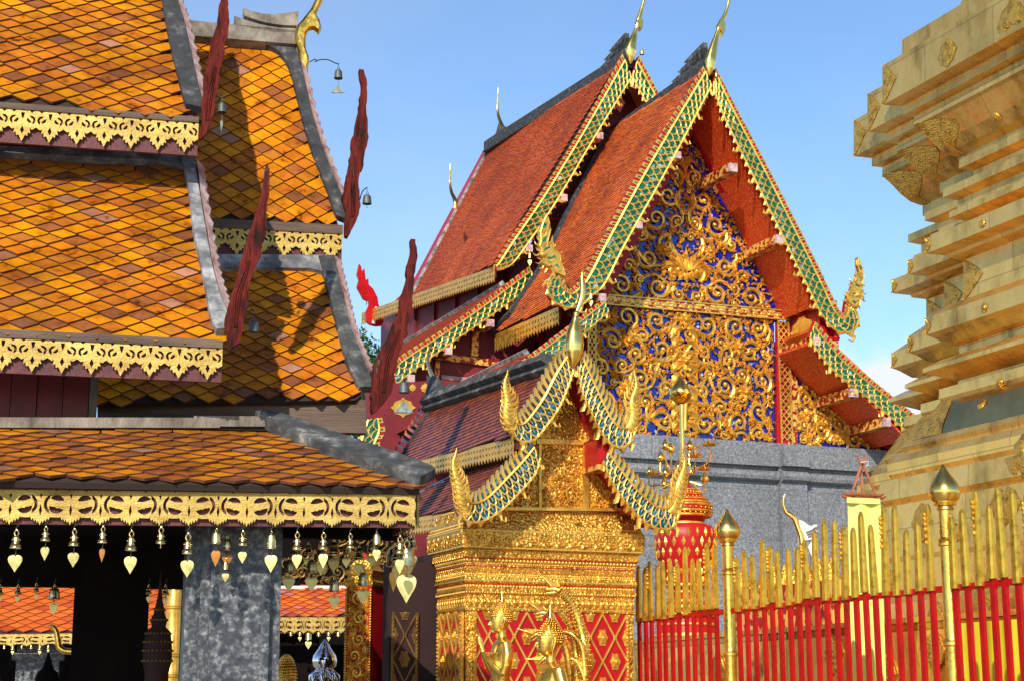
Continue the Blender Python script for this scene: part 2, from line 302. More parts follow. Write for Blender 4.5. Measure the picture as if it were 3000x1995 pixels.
# ---------------------------------------------------------------- ornament makers
def inside(x, y, poly):
    c = False; n = len(poly)
    for i in range(n):
        x1, y1 = poly[i][0], poly[i][1]; x2, y2 = poly[i - 1][0], poly[i - 1][1]
        if (y1 > y) != (y2 > y) and x < (x2 - x1) * (y - y1) / (y2 - y1) + x1: c = not c
    return c
def edge_dist(x, y, poly):
    best = 1e9; p = V3((x, y, 0))
    for i in range(len(poly)):
        a = V3((poly[i][0], poly[i][1], 0)); b = V3((poly[i - 1][0], poly[i - 1][1], 0)); d = b - a
        t = max(0, min(1, (p - a).dot(d) / max(1e-12, d.length_squared))); best = min(best, (a + d * t - p).length)
    return best
class Plane:                                 # local x along u, y along v, height along n
    def __init__(s, o, u, n):
        s.o = V3(o); s.n = V3(n).normalized(); s.u = (V3(u) - s.n * V3(u).dot(s.n)).normalized(); s.v = s.n.cross(s.u)
        if s.v.z < 0: s.v = -s.v
    def T(s, p): return s.o + s.u * p[0] + s.v * p[1] + s.n * p[2]
    def px(s, x, y): q = hit(x, y, s.o, s.n) - s.o; return (q.dot(s.u), q.dot(s.v))
def slope_plane(p1, p2, axis):               # plane through two points and a horizontal axis, normal upward
    n = (p2 - p1).cross(axis).normalized()
    if n.z < 0: n = -n
    return Plane(p1, axis, n)
def SG(pl): return 1 if pl.u.dot(G.B) > 0 else -1
def tiles(parent, name, m, pl, poly, w, r, t, th, seed, back=True, jit=.004, shape='diamond', backth=.03, bmin=None):
    if bmin is not None:                     # nothing in front of the verge plane
        lim = bmin - pl.o.dot(G.B); out = []
        for i in range(len(poly)):
            p, q = poly[i - 1], poly[i]; ip, iq = p[0] * SG(pl) >= lim, q[0] * SG(pl) >= lim
            if ip != iq: f = (lim * SG(pl) - p[0]) / (q[0] - p[0]); out.append((lim * SG(pl), p[1] + (q[1] - p[1]) * f))
            if iq: out.append(q)
        poly = out
    rd = random.Random(seed); mb = MB(pl.T)
    xs = [p[0] for p in poly]; ys = [p[1] for p in poly]
    y = min(ys) + r * .3; row = 0
    while y < max(ys) + r:
        x = min(xs) - w + (w / 2 if row % 2 else 0); 
        while x < max(xs) + w:
            if inside(x, y, poly):
                j = rd.uniform(-jit, jit); k = rd.uniform(0, jit); q = rd.uniform(-jit, jit) * .5
                hw = w * .487; yt = y + 1.3 * r; hh = lambda yy: .004 + t * (yt - yy) / (2.3 * r) + k
                if shape == 'diamond': o = [(x - hw + j, yt), (x - hw + j, y), (x + j, y - r * .97 + q), (x + hw + j, y), (x + hw + j, yt)]
                else: o = [(x - hw + j, yt), (x - hw + j, y - r * .55), (x - hw * .55 + j, y - r * .92), (x + hw * .55 + j, y - r * .92), (x + hw + j, y - r * .55), (x + hw + j, yt)]
                vs = [(a, b, hh(b)) for a, b in o] + [(a, b, hh(b) - th) for a, b in o]; n = len(o)
                mb.add(vs, [tuple(range(n))] + [(i, i + 1, n + i + 1, n + i) for i in range(n - 1)])
            x += w
        y += r; row += 1
    o = part(name, mb, m, parent); o.data.materials.append(MT['tile_edge'] if m in (MT['tile'], MT['purptile']) else MT['redtile_edge']); o.data.polygons.foreach_set('material_index', [0 if i % n == 0 else 1 for i in range(len(mb.f))])
    if back:
        b = MB(pl.T); b.plate(poly, [], -backth, .0); part('roof_underlay', b, MT['underlay'], parent)
    return o
def mir(pts): return [(-x, y) for x, y in reversed(pts)]
_h = [(-.5, -.70), (-.36, -.80), (-.27, -.76), (-.31, -.94), (-.22, -.90), (-.20, -1.04), (-.12, -1.0)]
T1_OUT = [(-.5, 0)] + _h + [(0, -1.24)] + mir(_h) + [(.5, 0)]
def crescent(cx, cy, r, a0, a1, k=.45, n=7, sh=(.0, .0)):
    o = [(cx + r * math.cos(R(a0 + (a1 - a0) * i / n)), cy + r * math.sin(R(a0 + (a1 - a0) * i / n))) for i in range(n + 1)]
    q = [(cx + sh[0] + r * k * math.cos(R(a0 + (a1 - a0) * i / n)), cy + sh[1] + r * k * math.sin(R(a0 + (a1 - a0) * i / n))) for i in range(1, n)]
    return o + q[::-1]
T1_H = [[(0, -.66), (.075, -.82), (0, -.98), (-.075, -.82)], [(-.07, -.16), (.07, -.16), (.05, -.3), (0, -.42), (-.05, -.3)],
        crescent(-.3, -.44, .17, 70, 250, .5), crescent(.3, -.44, .17, -70, 110, .5), crescent(-.27, -.42, .12, -120, 30, .2), crescent(.27, -.42, .12, 150, 300, .2),
        [(-.42, -.08), (-.22, -.06), (-.32, -.17)], [(.22, -.06), (.42, -.08), (.32, -.17)]]
_g = [(-.5, -.22), (-.455, -.27), (-.5, -.42), (-.5, -.58), (-.45, -.82), (-.5, -1.04), (-.5, -1.36), (-.44, -1.20), (-.405, -1.29), (-.35, -1.14), (-.315, -1.24), (-.26, -1.10), (-.225, -1.19), (-.17, -1.05), (-.13, -1.08)]
T2_OUT = [(-.5, 0)] + _g + mir(_g) + [(.5, 0)]
T2_H = [crescent(0, -.60, .40, 118, 238, .74, 8), crescent(.03, -.52, .25, 8, 150, .12, 8, (.0, .02)), crescent(.03, -.70, .25, 172, 338, .2, 8, (.02, .0)),
        [(-.12, -.05), (.12, -.05), (0, -.13)]]
T2_SP = [[(0, -.55), (.05, -.78), (0, -1.02), (-.05, -.78)], [(-.07, -.2), (0, -.24), (.07, -.2), (.03, -.3), (0, -.4), (-.03, -.3)]]
def valance(parent, pl, x0, x1, y0, y1, period, h, kind, th=.012, board=None, slant=0, m='valance', nm='cutwork_valance'):
    """cutwork from (x0,y0) to (x1,y1) in plane coordinates"""
    n = max(1, round(abs(x1 - x0) / period)); p = (x1 - x0) / n; mb = MB(pl.T)
    for i in range(n):
        cx = x0 + p * (i + .5); fl = -1 if (kind == 2 and i % 2) else 1
        f = lambda q: (cx + q[0] * p * fl, y0 + (y1 - y0) * (cx + q[0] * p * fl - x0) / (x1 - x0) + q[1] * h)
        o, hs = (T1_OUT, T1_H) if kind == 1 else (T2_OUT, T2_H)
        mb.plate([f(q) for q in o], [[f(q) for q in l] for l in hs], 0, th)
    if kind == 1 and n < 60:
        pass
    o = part(nm, mb, MT[m], parent)
    if board:
        b = MB(pl.T); b.plate([(x0, y0 + .01), (x0, y0 - board), (x1, y1 - board), (x1, y1 + .01)], [], -.035, -.012); part('backing_board', b, MT['valback'], parent)
    return o
def taper(mb, pts, rad, n=10, flat=1, nrm=None): mb.tube(pts, rad, n, flat, nrm)
def smooth_path(pts, k=4):                   # Catmull-Rom through the points (any dimension)
    out = []; n = len(pts); P = [V3(p) if len(p) == 3 else V3((p[0], p[1], 0)) for p in pts]
    for i in range(n - 1):
        a, b, c, d = P[max(0, i - 1)], P[i], P[i + 1], P[min(n - 1, i + 2)]
        for j in range(k):
            t = j / k; out.append(.5 * ((2 * b) + (c - a) * t + (2 * a - 5 * b + 4 * c - d) * t * t + (3 * b - a - 3 * c + d) * t ** 3))
    out.append(P[-1]); return out
def lerp(a, b, t): return a + (b - a) * t
def ladder(pairs, fn, k=6):
    """pairs of picture points (outer, inner) on one plane -> function M(s,t) and length"""
    O = smooth_path([fn(*p[0]) for p in pairs], k); I = smooth_path([fn(*p[1]) for p in pairs], k)
    mid = [(a + b) / 2 for a, b in zip(O, I)]; d = [0]
    for i in range(1, len(mid)): d.append(d[-1] + (mid[i] - mid[i - 1]).length)
    Lg = d[-1]
    def M(s, t):
        x = max(0, min(1, s)) * Lg; i = 0
        while i < len(d) - 2 and d[i + 1] < x: i += 1
        f = (x - d[i]) / max(1e-9, d[i + 1] - d[i]); return lerp(lerp(O[i], O[i + 1], f), lerp(I[i], I[i + 1], f), t)
    return M, Lg, O, I
def barge(parent, pairs, fn, nrm, sp, inlay='green', big=False, label=None, teeth=True):
    """carved bargeboard: board, mirror inlay, scale lattice, crest teeth, lower leaves"""
    M, Lg, O, I = ladder(pairs, fn); nrm = V3(nrm); W = sum((a - b).length for a, b in zip(O, I)) / len(O)
    n = max(4, int(Lg / sp)); top = .34 if big else .27
    bd = MB(); N2 = n * 2
    a = [M(i / N2, .03 if not big else .22) for i in range(N2 + 1)]; b = [M(i / N2, .93) for i in range(N2 + 1)]; d = nrm * (.11 if not big else .05)
    for i in range(N2):
        bd.add([a[i], a[i + 1], b[i + 1], b[i], a[i] - d, a[i + 1] - d, b[i + 1] - d, b[i] - d], [(0, 1, 2, 3), (7, 6, 5, 4), (0, 4, 5, 1), (3, 2, 6, 7)] + ([(0, 3, 7, 4)] if i == 0 else []) + ([(1, 5, 6, 2)] if i == N2 - 1 else []))
    root = part('bargeboard', bd, MT['redcarve'], parent, label=label)
    il = MB(); a = [M(i / N2, top + .03) + nrm * .006 for i in range(N2 + 1)]; b = [M(i / N2, .9) + nrm * .006 for i in range(N2 + 1)]
    for i in range(N2): il.add([a[i], a[i + 1], b[i + 1], b[i]], [(0, 1, 2, 3)])
    part('mirror_inlay', il, MT[inlay], root)
    g = MB(); rt = W * (.050 if not big else .042); off = nrm * .012
    for t_, rr in ((top, rt * 1.1), (.93, rt * .9)):
        g.tube([M(i / N2, t_) + off for i in range(N2 + 1)], rr, 4)
    ds = 1 / n
    rows = [(top + .04, 0), (top + .04 + (.9 - top) * .33, .5), (top + .04 + (.9 - top) * .62, 0)]
    hgt = (.9 - top) * .42
    if big: rows = [(top + .04, 0), (top + .04 + (.9 - top) * .42, .5)]; hgt = (.9 - top) * .52
    for t0, ph in rows:
        for i in range(n):
            s0 = (i + ph) * ds
            if s0 + ds > 1.001: continue
            pts = [M(s0 + ds * (.5 - .5 * math.cos(math.pi * j / 6)), min(.99, t0 + hgt * math.sin(math.pi * j / 6))) + off for j in range(7)]
            g.tube(pts, rt * .72, 4)
            if big:
                g.tube([M(s0 + ds * .5, t0) + off, M(s0 + ds * .5, t0 + hgt * .5) + off], rt * .35, 3)
    for i in range(n):                       # lower leaves
        s0 = i * ds; c = M(s0 + ds * .5, .955); e = M(s0 + ds * .62, 1.10 if i % 4 else 1.22); a_ = M(s0 + ds * .02, .90); b_ = M(s0 + ds * .98, .90)
        g.add([a_ + off, c + off * 2.2, e + off * .4, b_ + off, a_ - off, e - off, b_ - off], [(0, 2, 1), (1, 2, 3), (0, 1, 3), (4, 6, 5), (0, 4, 5, 2), (2, 5, 6, 3)])
        if i % 4 == 0:
            q = [M(s0 + ds * .5, 1.0), M(s0 + ds * .75, 1.18), M(s0 + ds * .45, 1.30), M(s0 + ds * .2, 1.2)]
            g.tube([p + off for p in q], [rt, rt * 1.3, rt, rt * .4], 4)
    part('gold_scales', g, MT['goldpaint'], root)
    if teeth:
        tg = MB(); tgr = MB()
        m = int(n * (1.15 if big else 1.25)); dt = 1 / m
        for i in range(m):
            s0 = i * dt
            if big:                          # curved standing feathers
                q = [M(s0 + dt * .1, top), M(s0 + dt * -.05, top * .4), M(s0 - dt * .5, -.06), M(s0 + dt * .42, top * .3), M(s0 + dt * .62, top)]
                q = [p + off for p in q]; tg.prism(q, -off * 3)
                e = [M(s0 + dt * .66, top) + off * .2, M(s0 + dt * .5, top * .35) + off * .2, M(s0 + dt * .95, top * .35) + off * .2, M(s0 + dt * 1.0, top) + off * .2]; tgr.add(e, [(0, 1, 2, 3)])
            else:
                for c0, c1 in ((.02, .2), (.42, .6)):
                    q = [M(s0 + dt * c0, top) + off, M(s0 + dt * c0, .0) + off, M(s0 + dt * c1, .0) + off, M(s0 + dt * c1, top) + off]; tg.prism(q, -off * 2)
                q = [M(s0 + dt * .2, 0) + off, M(s0 + dt * .2, .08) + off, M(s0 + dt * .42, .08) + off, M(s0 + dt * .42, 0) + off]; tg.prism(q, -off * 2)
                e = [M(s0 + dt * .22, top) + off * .5, M(s0 + dt * .22, .08) + off * .5, M(s0 + dt * .40, .08) + off * .5, M(s0 + dt * .40, top) + off * .5]; tgr.add(e, [(0, 1, 2, 3)])
        part('crest_teeth', tg, MT['goldpaint'], root); part('tooth_inlay', tgr, MT[inlay], root)
    return root
def px_poly(s, ox, oy, pts): return [(ox + x / s, oy + y / s) for x, y in pts]
def carved_plate(parent, name, pts, fn, nrm, th, m, smooth=None, label=None):
    P = [fn(*p) for p in pts]; mb = MB(); nrm = V3(nrm)
    c = sum(P, V3((0, 0, 0))) / len(P)
    mb.prism([p - nrm * th / 2 for p in P], nrm * th)
    return part(name, mb, MT[m], parent, smooth, label)
def naga_head(parent, pts, fn, nrm, th, eye, inlay='green'):
    """silhouette plate edged with a gold bead, with raised crest ribs, eye and jaw"""
    P = [fn(*p) for p in pts]; nrm = V3(nrm); mb = MB(); mb.prism([p - nrm * th / 2 for p in P], nrm * th)
    root = part('serpent_head', mb, MT['goldcarve'], parent)
    g = MB(); n = len(P); size = (P[0] - P[n // 2]).length
    e = nrm * (th / 2 + .004)
    loop = smooth_path([p + e for p in P] + [P[0] + e], 2); c = sum(P, V3((0, 0, 0))) / n
    g.tube([lerp(p, c + e, .06) for p in loop], size * .012, 4)
    ey = fn(*eye) + e
    g.ball(ey, size * .055, 8, 5)
    for i in range(1, n // 2):               # ribs that follow the outline
        a = lerp(P[i], P[n - i], .25) + e; b = lerp(P[i], P[n - i], .75) + e + V3((0, 0, size * .02)); m_ = (a + b) / 2 - V3((0, 0, size * .04))
        g.tube([a, m_, b], [size * .006, size * .014, size * .006], 4)
    part('head_relief', g, MT['goldpaint'], root)
    fl = MB()                                # small flames round the outline
    for i in range(1, n):
        q = P[i]; o = (q - c); o = (o - nrm * o.dot(nrm)).normalized(); up = (ZZ * .8 + o).normalized(); t = (P[(i + 1) % n] - P[i - 1]).normalized()
        fl.tube([q - o * size * .03, q + o * size * .03 + up * size * .02, q + up * size * .10], [size * .016, size * .014, size * .002], 5)
    part('flame_edge', fl, MT['goldpaint'], root)
    if inlay == 'teal': return root
    il = MB()
    for i in range(1, n // 2 - 1, 2):
        a, b, c1, d = P[i], P[n - i], P[n - i - 1], P[i + 1]; cc = (a + b + c1 + d) / 4 + nrm * (th / 2 + .003)
        il.add([lerp(cc, q + nrm * (th / 2 + .003), .45) for q in (a, b, c1, d)], [(0, 1, 2, 3)])
    part('crest_inlay', il, MT[inlay], root)
    return root
def leaf(mb, x, y, ang, ln, w, h0, hh, curl=.5):
    """raised acanthus leaf with a bent spine in local plane coordinates"""
    n = 5; L_ = []; Rr = []; S = []; a = ang; px, py = x, y
    for i in range(n + 1):
        t = i / n; ww = w * math.sin(math.pi * min(.97, .12 + t * .88)) * (1 + .25 * (i % 2)); nx, ny = -math.sin(a), math.cos(a)
        L_.append((px + nx * ww, py + ny * ww, h0)); Rr.append((px - nx * ww, py - ny * ww, h0)); S.append((px, py, h0 + hh * math.sin(math.pi * (.15 + .8 * t))))
        a += curl / n * 2; px += math.cos(a) * ln / n; py += math.sin(a) * ln / n
    fs = []; m = n + 1
    for i in range(n): fs += [(i, i + 1, 2 * m + i + 1, 2 * m + i), (2 * m + i, 2 * m + i + 1, m + i + 1, m + i)]
    mb.add(L_ + Rr + S, fs)
def spiral(mb, cx, cy, r, a0, ch, rad, h, turns=1.45, leaves=True):
    n = int(15 * turns); pts = []; rr = []
    for i in range(n + 1):
        t = i / n; a = a0 + ch * t * turns * 2 * math.pi; q = r * (1 - .86 * t ** .8)
        pts.append((cx + math.cos(a) * q, cy + math.sin(a) * q, h + rad * .5 * t)); rr.append(rad * (1 - .45 * t))
    mb.tube(pts, rr, 6)
    e = pts[-1]; mb.ball(e, rad * 1.25, 6, 4)
    if leaves:
        k = 5 if r > rad * 4 else 3
        for j in range(k):
            t = (j + .4) / (k + 2); a = a0 + ch * t * turns * 2 * math.pi; q = r * (1 - .86 * t ** .8)
            leaf(mb, cx + math.cos(a) * q, cy + math.sin(a) * q, a + ch * 2.3, r * .62, r * .13, h, rad * 1.3, -ch * .9)
            if j % 2 == 0: leaf(mb, cx + math.cos(a) * q, cy + math.sin(a) * q, a + ch * .6, r * .42, r * .11, h, rad * 1.1, ch * .9)
def scrollwork(poly, sizes, rad, h, seed, axis=None, tries=1500, fill=True, pad=.35):
    """packs leafy spirals and links them into a vine; axis = x of the mirror line"""
    rd = random.Random(seed); xs = [p[0] for p in poly]; ys = [p[1] for p in poly]; C = []; mb = MB()
    for r in sizes:
        for _ in range(tries):
            x = rd.uniform(min(xs), max(xs)); y = rd.uniform(min(ys), max(ys))
            if axis is not None and x > axis - r * .85: continue
            if not inside(x, y, poly) or edge_dist(x, y, poly) < r * .86: continue
            if any((x - a) ** 2 + (y - b) ** 2 < (r + c) ** 2 * .93 for a, b, c in C): continue
            C.append((x, y, r))
    out = []
    for k, (x, y, r) in enumerate(C):
        ch = 1 if (k % 2) else -1; near = sorted(C, key=lambda c: (c[0] - x) ** 2 + (c[1] - y) ** 2)[1:3]
        a0 = math.atan2(near[0][1] - y, near[0][0] - x) if near else 0
        rr = min(rad, r * .23)
        out.append(('s', x, y, r * .93, a0, ch, rr))
        if near and r > sizes[-1] * 1.2:
            n0 = near[-1]; out.append(('l', x + math.cos(a0) * r * .9, y + math.sin(a0) * r * .9, n0[0], n0[1], n0[2], rr))
    sides = [1] if axis is None else [1, -1]
    for sg in sides:
        X = (lambda v: v) if sg == 1 else (lambda v: 2 * axis - v)
        for o in out:
            if o[0] == 's':
                a0 = o[4] if sg == 1 else math.pi - o[4]
                if sg == -1 and not inside(X(o[1]), o[2], poly): continue
                spiral(mb, X(o[1]), o[2], o[3], a0, o[5] * sg, o[6], h, 1.45, o[3] > rad * 1.6)
            else:
                _, x, y, u, v, q, rr = o; mx_, my_ = (x + u) / 2 + (v - y) * .25, (y + v) / 2 - (u - x) * .25
                mb.tube(smooth_path([(X(x), y, h), (X(mx_), my_, h + rr * .3), (X(u), v, h)], 4), rr * .75, 5)
    if fill:
        s = sizes[-1]
        for _ in range(int(tries * 1.3)):
            x = rd.uniform(min(xs), max(xs)); y = rd.uniform(min(ys), max(ys))
            if not inside(x, y, poly) or edge_dist(x, y, poly) < s * .5: continue
            if any((x - (a if sg == 1 else 2 * (axis or 0) - a)) ** 2 + (y - b) ** 2 < (c * .86) ** 2 for a, b, c in C for sg in sides): continue
            if rd.random() < pad: leaf(mb, x, y, rd.uniform(0, 6.28), s * 1.7, s * .38, h, rad * 1.1, rd.choice((-1, 1)))
    return mb
def bell_mesh(kind, w, h):
    if kind == 'smooth': return [(0.001, 0), (.16 * w, -.005 * h), (.36 * w, -.12 * h), (.45 * w, -.35 * h), (.47 * w, -.7 * h), (.5 * w, -.93 * h), (.52 * w, -h), (.44 * w, -h), (.40 * w, -.6 * h), (.2 * w, -.12 * h), (.001, -.1 * h)]
    return [(0.001, 0), (.14 * w, 0), (.28 * w, -.10 * h), (.34 * w, -.22 * h), (.33 * w, -.45 * h), (.36 * w, -.50 * h), (.37 * w, -.62 * h), (.44 * w, -.72 * h), (.5 * w, -.78 * h), (.47 * w, -.84 * h), (.52 * w, -.93 * h), (.52 * w, -h), (.44 * w, -h), (.3 * w, -.6 * h), (.2 * w, -.12 * h), (.001, -.1 * h)]
HEART = [(0, .0), (.10, .03), (.24, .02), (.38, -.04), (.47, -.14), (.49, -.27), (.44, -.44), (.32, -.63), (.15, -.85), (0, -1.08)]
HEART = HEART + [(-x, y) for x, y in HEART[-2:0:-1]]
def wind_bell(p, hook, crown, bh, bw, kind, leafp, label, m='brass', lm='brassleaf', group=None, yaw=0, name='wind_bell', clap=True, tri=None):
    """p = hanging point; hook, crown, bh = lengths downward; leafp = (gap, height, width)"""
    t = thing(name, label, 'wind bell', p, group); p = V3(p)
    z = p.z; mb = MB(); mb.tube([p, p + V3((.006, 0, -hook * .3)), p + V3((-.004, 0, -hook * .7)), p - V3((0, 0, hook + crown * .25))], .0016 + bw * .008, 4)
    part('hook', mb, MT['wire'], t)
    c = p - V3((0, 0, hook)); r = crown * .34; mb = MB()
    for sg in (-1, 1):
        mb.tube([c + V3((0, 0, -crown * .1)), c + V3((sg * r * .8, 0, -crown * .35)), c + V3((sg * r, 0, -crown * .65)), c + V3((sg * r * .5, 0, -crown))], crown * .11, 5)
    mb.ball(c - V3((0, 0, crown * .12)), crown * .16, 6, 4)
    part('crown_loop', mb, MT[m], t, 40)
    b = c - V3((0, 0, crown * .95)); mb = MB(); mb.lathe(b, bell_mesh(kind, bw, bh), 18)
    bo = part('bell_body', mb, MT[m], t, 35)
    if kind != 'smooth':
        mb = MB()
        for k in range(14):
            a = k * math.tau / 14; mb.ball(b + V3((math.cos(a) * bw * .345, math.sin(a) * bw * .345, -bh * .33)), bw * .05, 5, 3)
        part('relief_band', mb, MT[m], bo, 40)
    mb = MB(); e = b - V3((0, 0, bh))
    if leafp:
        gap, lh, lw = leafp; l0 = e - V3((0, 0, gap)); mb.tube([e + V3((0, 0, bh * .4)), e - V3((0, 0, gap * .5)) + V3((.002, 0, 0)), l0 - V3((0, 0, lh * .06))], .0018, 4)
        part('clapper_chain', mb, MT['wire'], t)
        cy, sy = math.cos(yaw), math.sin(yaw); shp = tri or HEART
        T = lambda q: l0 + V3((q[0] * lw * cy, q[0] * lw * sy + .06 * lw * math.cos(q[0] * 3) + q[2] * cy, q[1] * lh))
        mb = MB(T); mb.plate(shp, [], 0, .0015); part('wind_leaf', mb, MT[lm], t)
    elif clap:
        mb.tube([e + V3((0, 0, bh * .4)), e - V3((0, 0, bh * .25))], .0018, 4); mb.ball(e - V3((0, 0, bh * .05)), bw * .09, 6, 4); mb.ball(e - V3((0, 0, bh * .35)), bw * .07, 5, 3)
        part('clapper', mb, MT[m], t, 40)
    return t
# ================================================================ setting
mb = MB(); mb.add([(-400, -60, 0), (400, -60, 0), (400, 900, 0), (-400, 900, 0)], [(0, 1, 2, 3)])
g = part('ground', mb, MT['paving']); g['kind'] = 'structure'
# ================================================================ near pavilion (left)
pb = lambda x, y, b: LF.onb(x, y, b)
pav = thing('tiled_pavilion', 'open pavilion with two tiers of amber diamond tiles above a low tiled porch', 'pavilion', LF.w(0, 9.4, 0))
# --- porch roof
b0, b1 = 7.96, 8.54
q0 = pb(600, 1415, b0); q1 = pb(600, 1268, b1)
PL5 = slope_plane(q0, q1, LF.A)
poly = [PL5.px(*p) for p in [(-420, 1262), (790, 1272), (1230, 1432), (-420, 1400)]]
tiles(pav, 'porch_tiles', MT['tile'], PL5, poly, .139, .055, .024, .014, 5, jit=.005)
mb = MB(); a = PL5.T((*PL5.px(-420, 1257), .03)); b = PL5.T((*PL5.px(640, 1257), .03)); mb.bar(a, b, LF.B, .05, .07)
c = PL5.T((*PL5.px(565, 1255), .035)); d = PL5.T((*PL5.px(790, 1256), .035)); mb.bar(c, d, LF.B, .052, .074)
part('ridge_board', mb, MT['greywood'], pav)
hc = [(745, 1240), (800, 1238), (1000, 1308), (1160, 1362), (1262, 1402), (1272, 1412), (1228, 1434), (1100, 1394), (950, 1340), (826, 1290), (780, 1268)]
mb = MB(); mb.prism([PL5.T((*PL5.px(*p), .015)) for p in hc], PL5.n * .055); part('hip_cap', mb, MT['mortar'], pav)
# hidden side slope of the porch roof, running back from the hip
e0 = PL5.T((*PL5.px(1215, 1428), 0)); e1 = PL5.T((*PL5.px(800, 1255), 0))
mb = MB(); sl = [e0, e1, e1 + LF.B * .5, e0 + LF.B * .8]; mb.prism(sl, V3((0, 0, -.03))); part('side_slope', mb, MT['tile'], pav)
mb = MB(); v0 = pb(0, 1412, 8.0); vp = Plane(v0, LF.A, -LF.B)
x0, y0 = vp.px(-420, 1420); x1, y1 = vp.px(1217, 1443)
valance(pav, vp, x0, x1, y0, y1, .1335, .125, 2, board=.165)
fb = MB(vp.T); fb.plate([(x0, y0 + .05), (x1, y1 + .045), (x1, y1 - .012), (x0, y0 - .012)], [], -.05, .02); part('eave_fascia', fb, MT['valback'], pav)
# soffit / ceiling of porch (dark) and side fascia running back
cA = vp.T((x0, y0 + .02, -.04)); cB = vp.T((x1, y1 + .02, -.04)); mb = MB()
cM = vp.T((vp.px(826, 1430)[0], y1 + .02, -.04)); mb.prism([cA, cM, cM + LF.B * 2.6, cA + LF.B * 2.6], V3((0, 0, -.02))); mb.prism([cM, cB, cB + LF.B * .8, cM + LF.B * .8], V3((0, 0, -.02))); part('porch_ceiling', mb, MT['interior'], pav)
sidev = Plane(cB + LF.A * .02, LF.B, LF.A)
valance(pav, sidev, .03, .82, -.005, -.005, .1335, .125, 2, board=.165)
# --- middle tier (roof 2)
def roof_from(px_b, bb, ang, frame=LF):
    p = frame.onb(px_b[0], px_b[1], bb); q = p + frame.B * math.cos(R(ang)) + ZZ * math.sin(R(ang)); return slope_plane(p, q, frame.A)
PL2 = roof_from((600, 1002), 8.35, 50)
poly = [PL2.px(*p) for p in [(-300, 455), (545, 500), (562, 640), (590, 800), (625, 960), (650, 1010), (-300, 965)]]
tiles(pav, 'middle_tiles', MT['tile'], PL2, poly, .139, .055, .024, .014, 2, jit=.005)
def capstrip(parent, pl, left, right, m, name, h0=.01, h1=.06):
    L_ = smooth_path(left, 4); R_ = smooth_path(right, 4); mb = MB(); P = [pl.T((*pl.px(p.x, p.y), h1)) for p in L_]; Q = [pl.T((*pl.px(p.x, p.y), h1)) for p in R_]; n = len(P); d = pl.n * (h1 - h0)
    for i in range(n - 1): mb.add([P[i], P[i + 1], Q[i + 1], Q[i], P[i] - d, P[i + 1] - d, Q[i + 1] - d, Q[i] - d], [(0, 1, 2, 3), (7, 6, 5, 4), (0, 4, 5, 1), (3, 2, 6, 7)] + ([(0, 3, 7, 4)] if i == 0 else []) + ([(1, 5, 6, 2)] if i == n - 2 else []))
    return part(name, mb, m, parent)
capstrip(pav, PL2, [(520, 470), (545, 545), (564, 690), (578, 760), (597, 853), (616, 956), (632, 990)], [(563, 470), (571, 520), (606, 728), (622, 815), (646, 900), (667, 955), (655, 990)], MT['mortar_pale'], 'verge_cap')
def pink_edge(parent, pl, path, wpx, teeth=7):
    """thin scalloped board outside the verge, standing up from the roof plane"""
    P = smooth_path(path, teeth); mb = MB(); q = []
    for i, p in enumerate(P): q.append((p.x + wpx * (1 if i % 2 else .55), p.y))
    for i in range(len(P) - 1):
        a, b = P[i], P[i + 1]; c, d = q[i], q[i + 1]
        f = lambda x, y, h: pl.T((*pl.px(x, y), h))
        mb.add([f(a.x - 2, a.y, .02), f(b.x - 2, b.y, .02), f(*d, -.02), f(*c, -.02), f(a.x - 2, a.y, .075), f(b.x - 2, b.y, .075), f(*d, .035), f(*c, .035)], [(0, 1, 2, 3), (4, 7, 6, 5), (0, 4, 5, 1), (3, 2, 6, 7), (0, 3, 7, 4), (1, 5, 6, 2)])
    return part('scalloped_verge_board', mb, MT['pink'], parent)
pink_edge(pav, PL2, [(576, 500), (590, 590), (612, 728), (628, 815), (652, 895), (668, 940)], 22)
v0 = pb(300, 1000, 8.32); vp2 = Plane(v0, LF.A, -LF.B)
x0, y0 = vp2.px(-300, 970); x1, y1 = vp2.px(652, 1016)
valance(pav, vp2, x0, x1, y0, y1, .137, .137, 1, board=.175)
fb = MB(vp2.T); fb.plate([(x0, y0 + .03), (x1, y1 + .03), (x1, y1 - .01), (x0, y0 - .01)], [], -.05, .02); part('eave_fascia', fb, MT['brownwood'], pav)
# flashing under the upper tier
mb = MB(); f = lambda x, y: PL2.T((*PL2.px(x, y), .0)); mb.prism([f(-300, 440), f(560, 470), f(556, 515), (f(470, 492)), f(-300, 456)], PL2.n * .05); part('ridge_flashing', mb, MT['mortar_pale'], pav)
mb = MB(); ww = [LF.c(pb(-330, 600, 9.36))[0], LF.c(pb(566, 600, 9.36))[0]]; zz0 = pb(300, 520, 9.36).z; zz1 = pb(300, 300, 9.36).z
mb.box(LF.w(sum(ww) / 2, 9.40, (zz0 + zz1) / 2), LF.A * ((ww[1] - ww[0]) / 2), LF.B * .03, ZZ * ((zz1 - zz0) / 2)); part('clerestory_wall', mb, MT['redpaint'], pav)
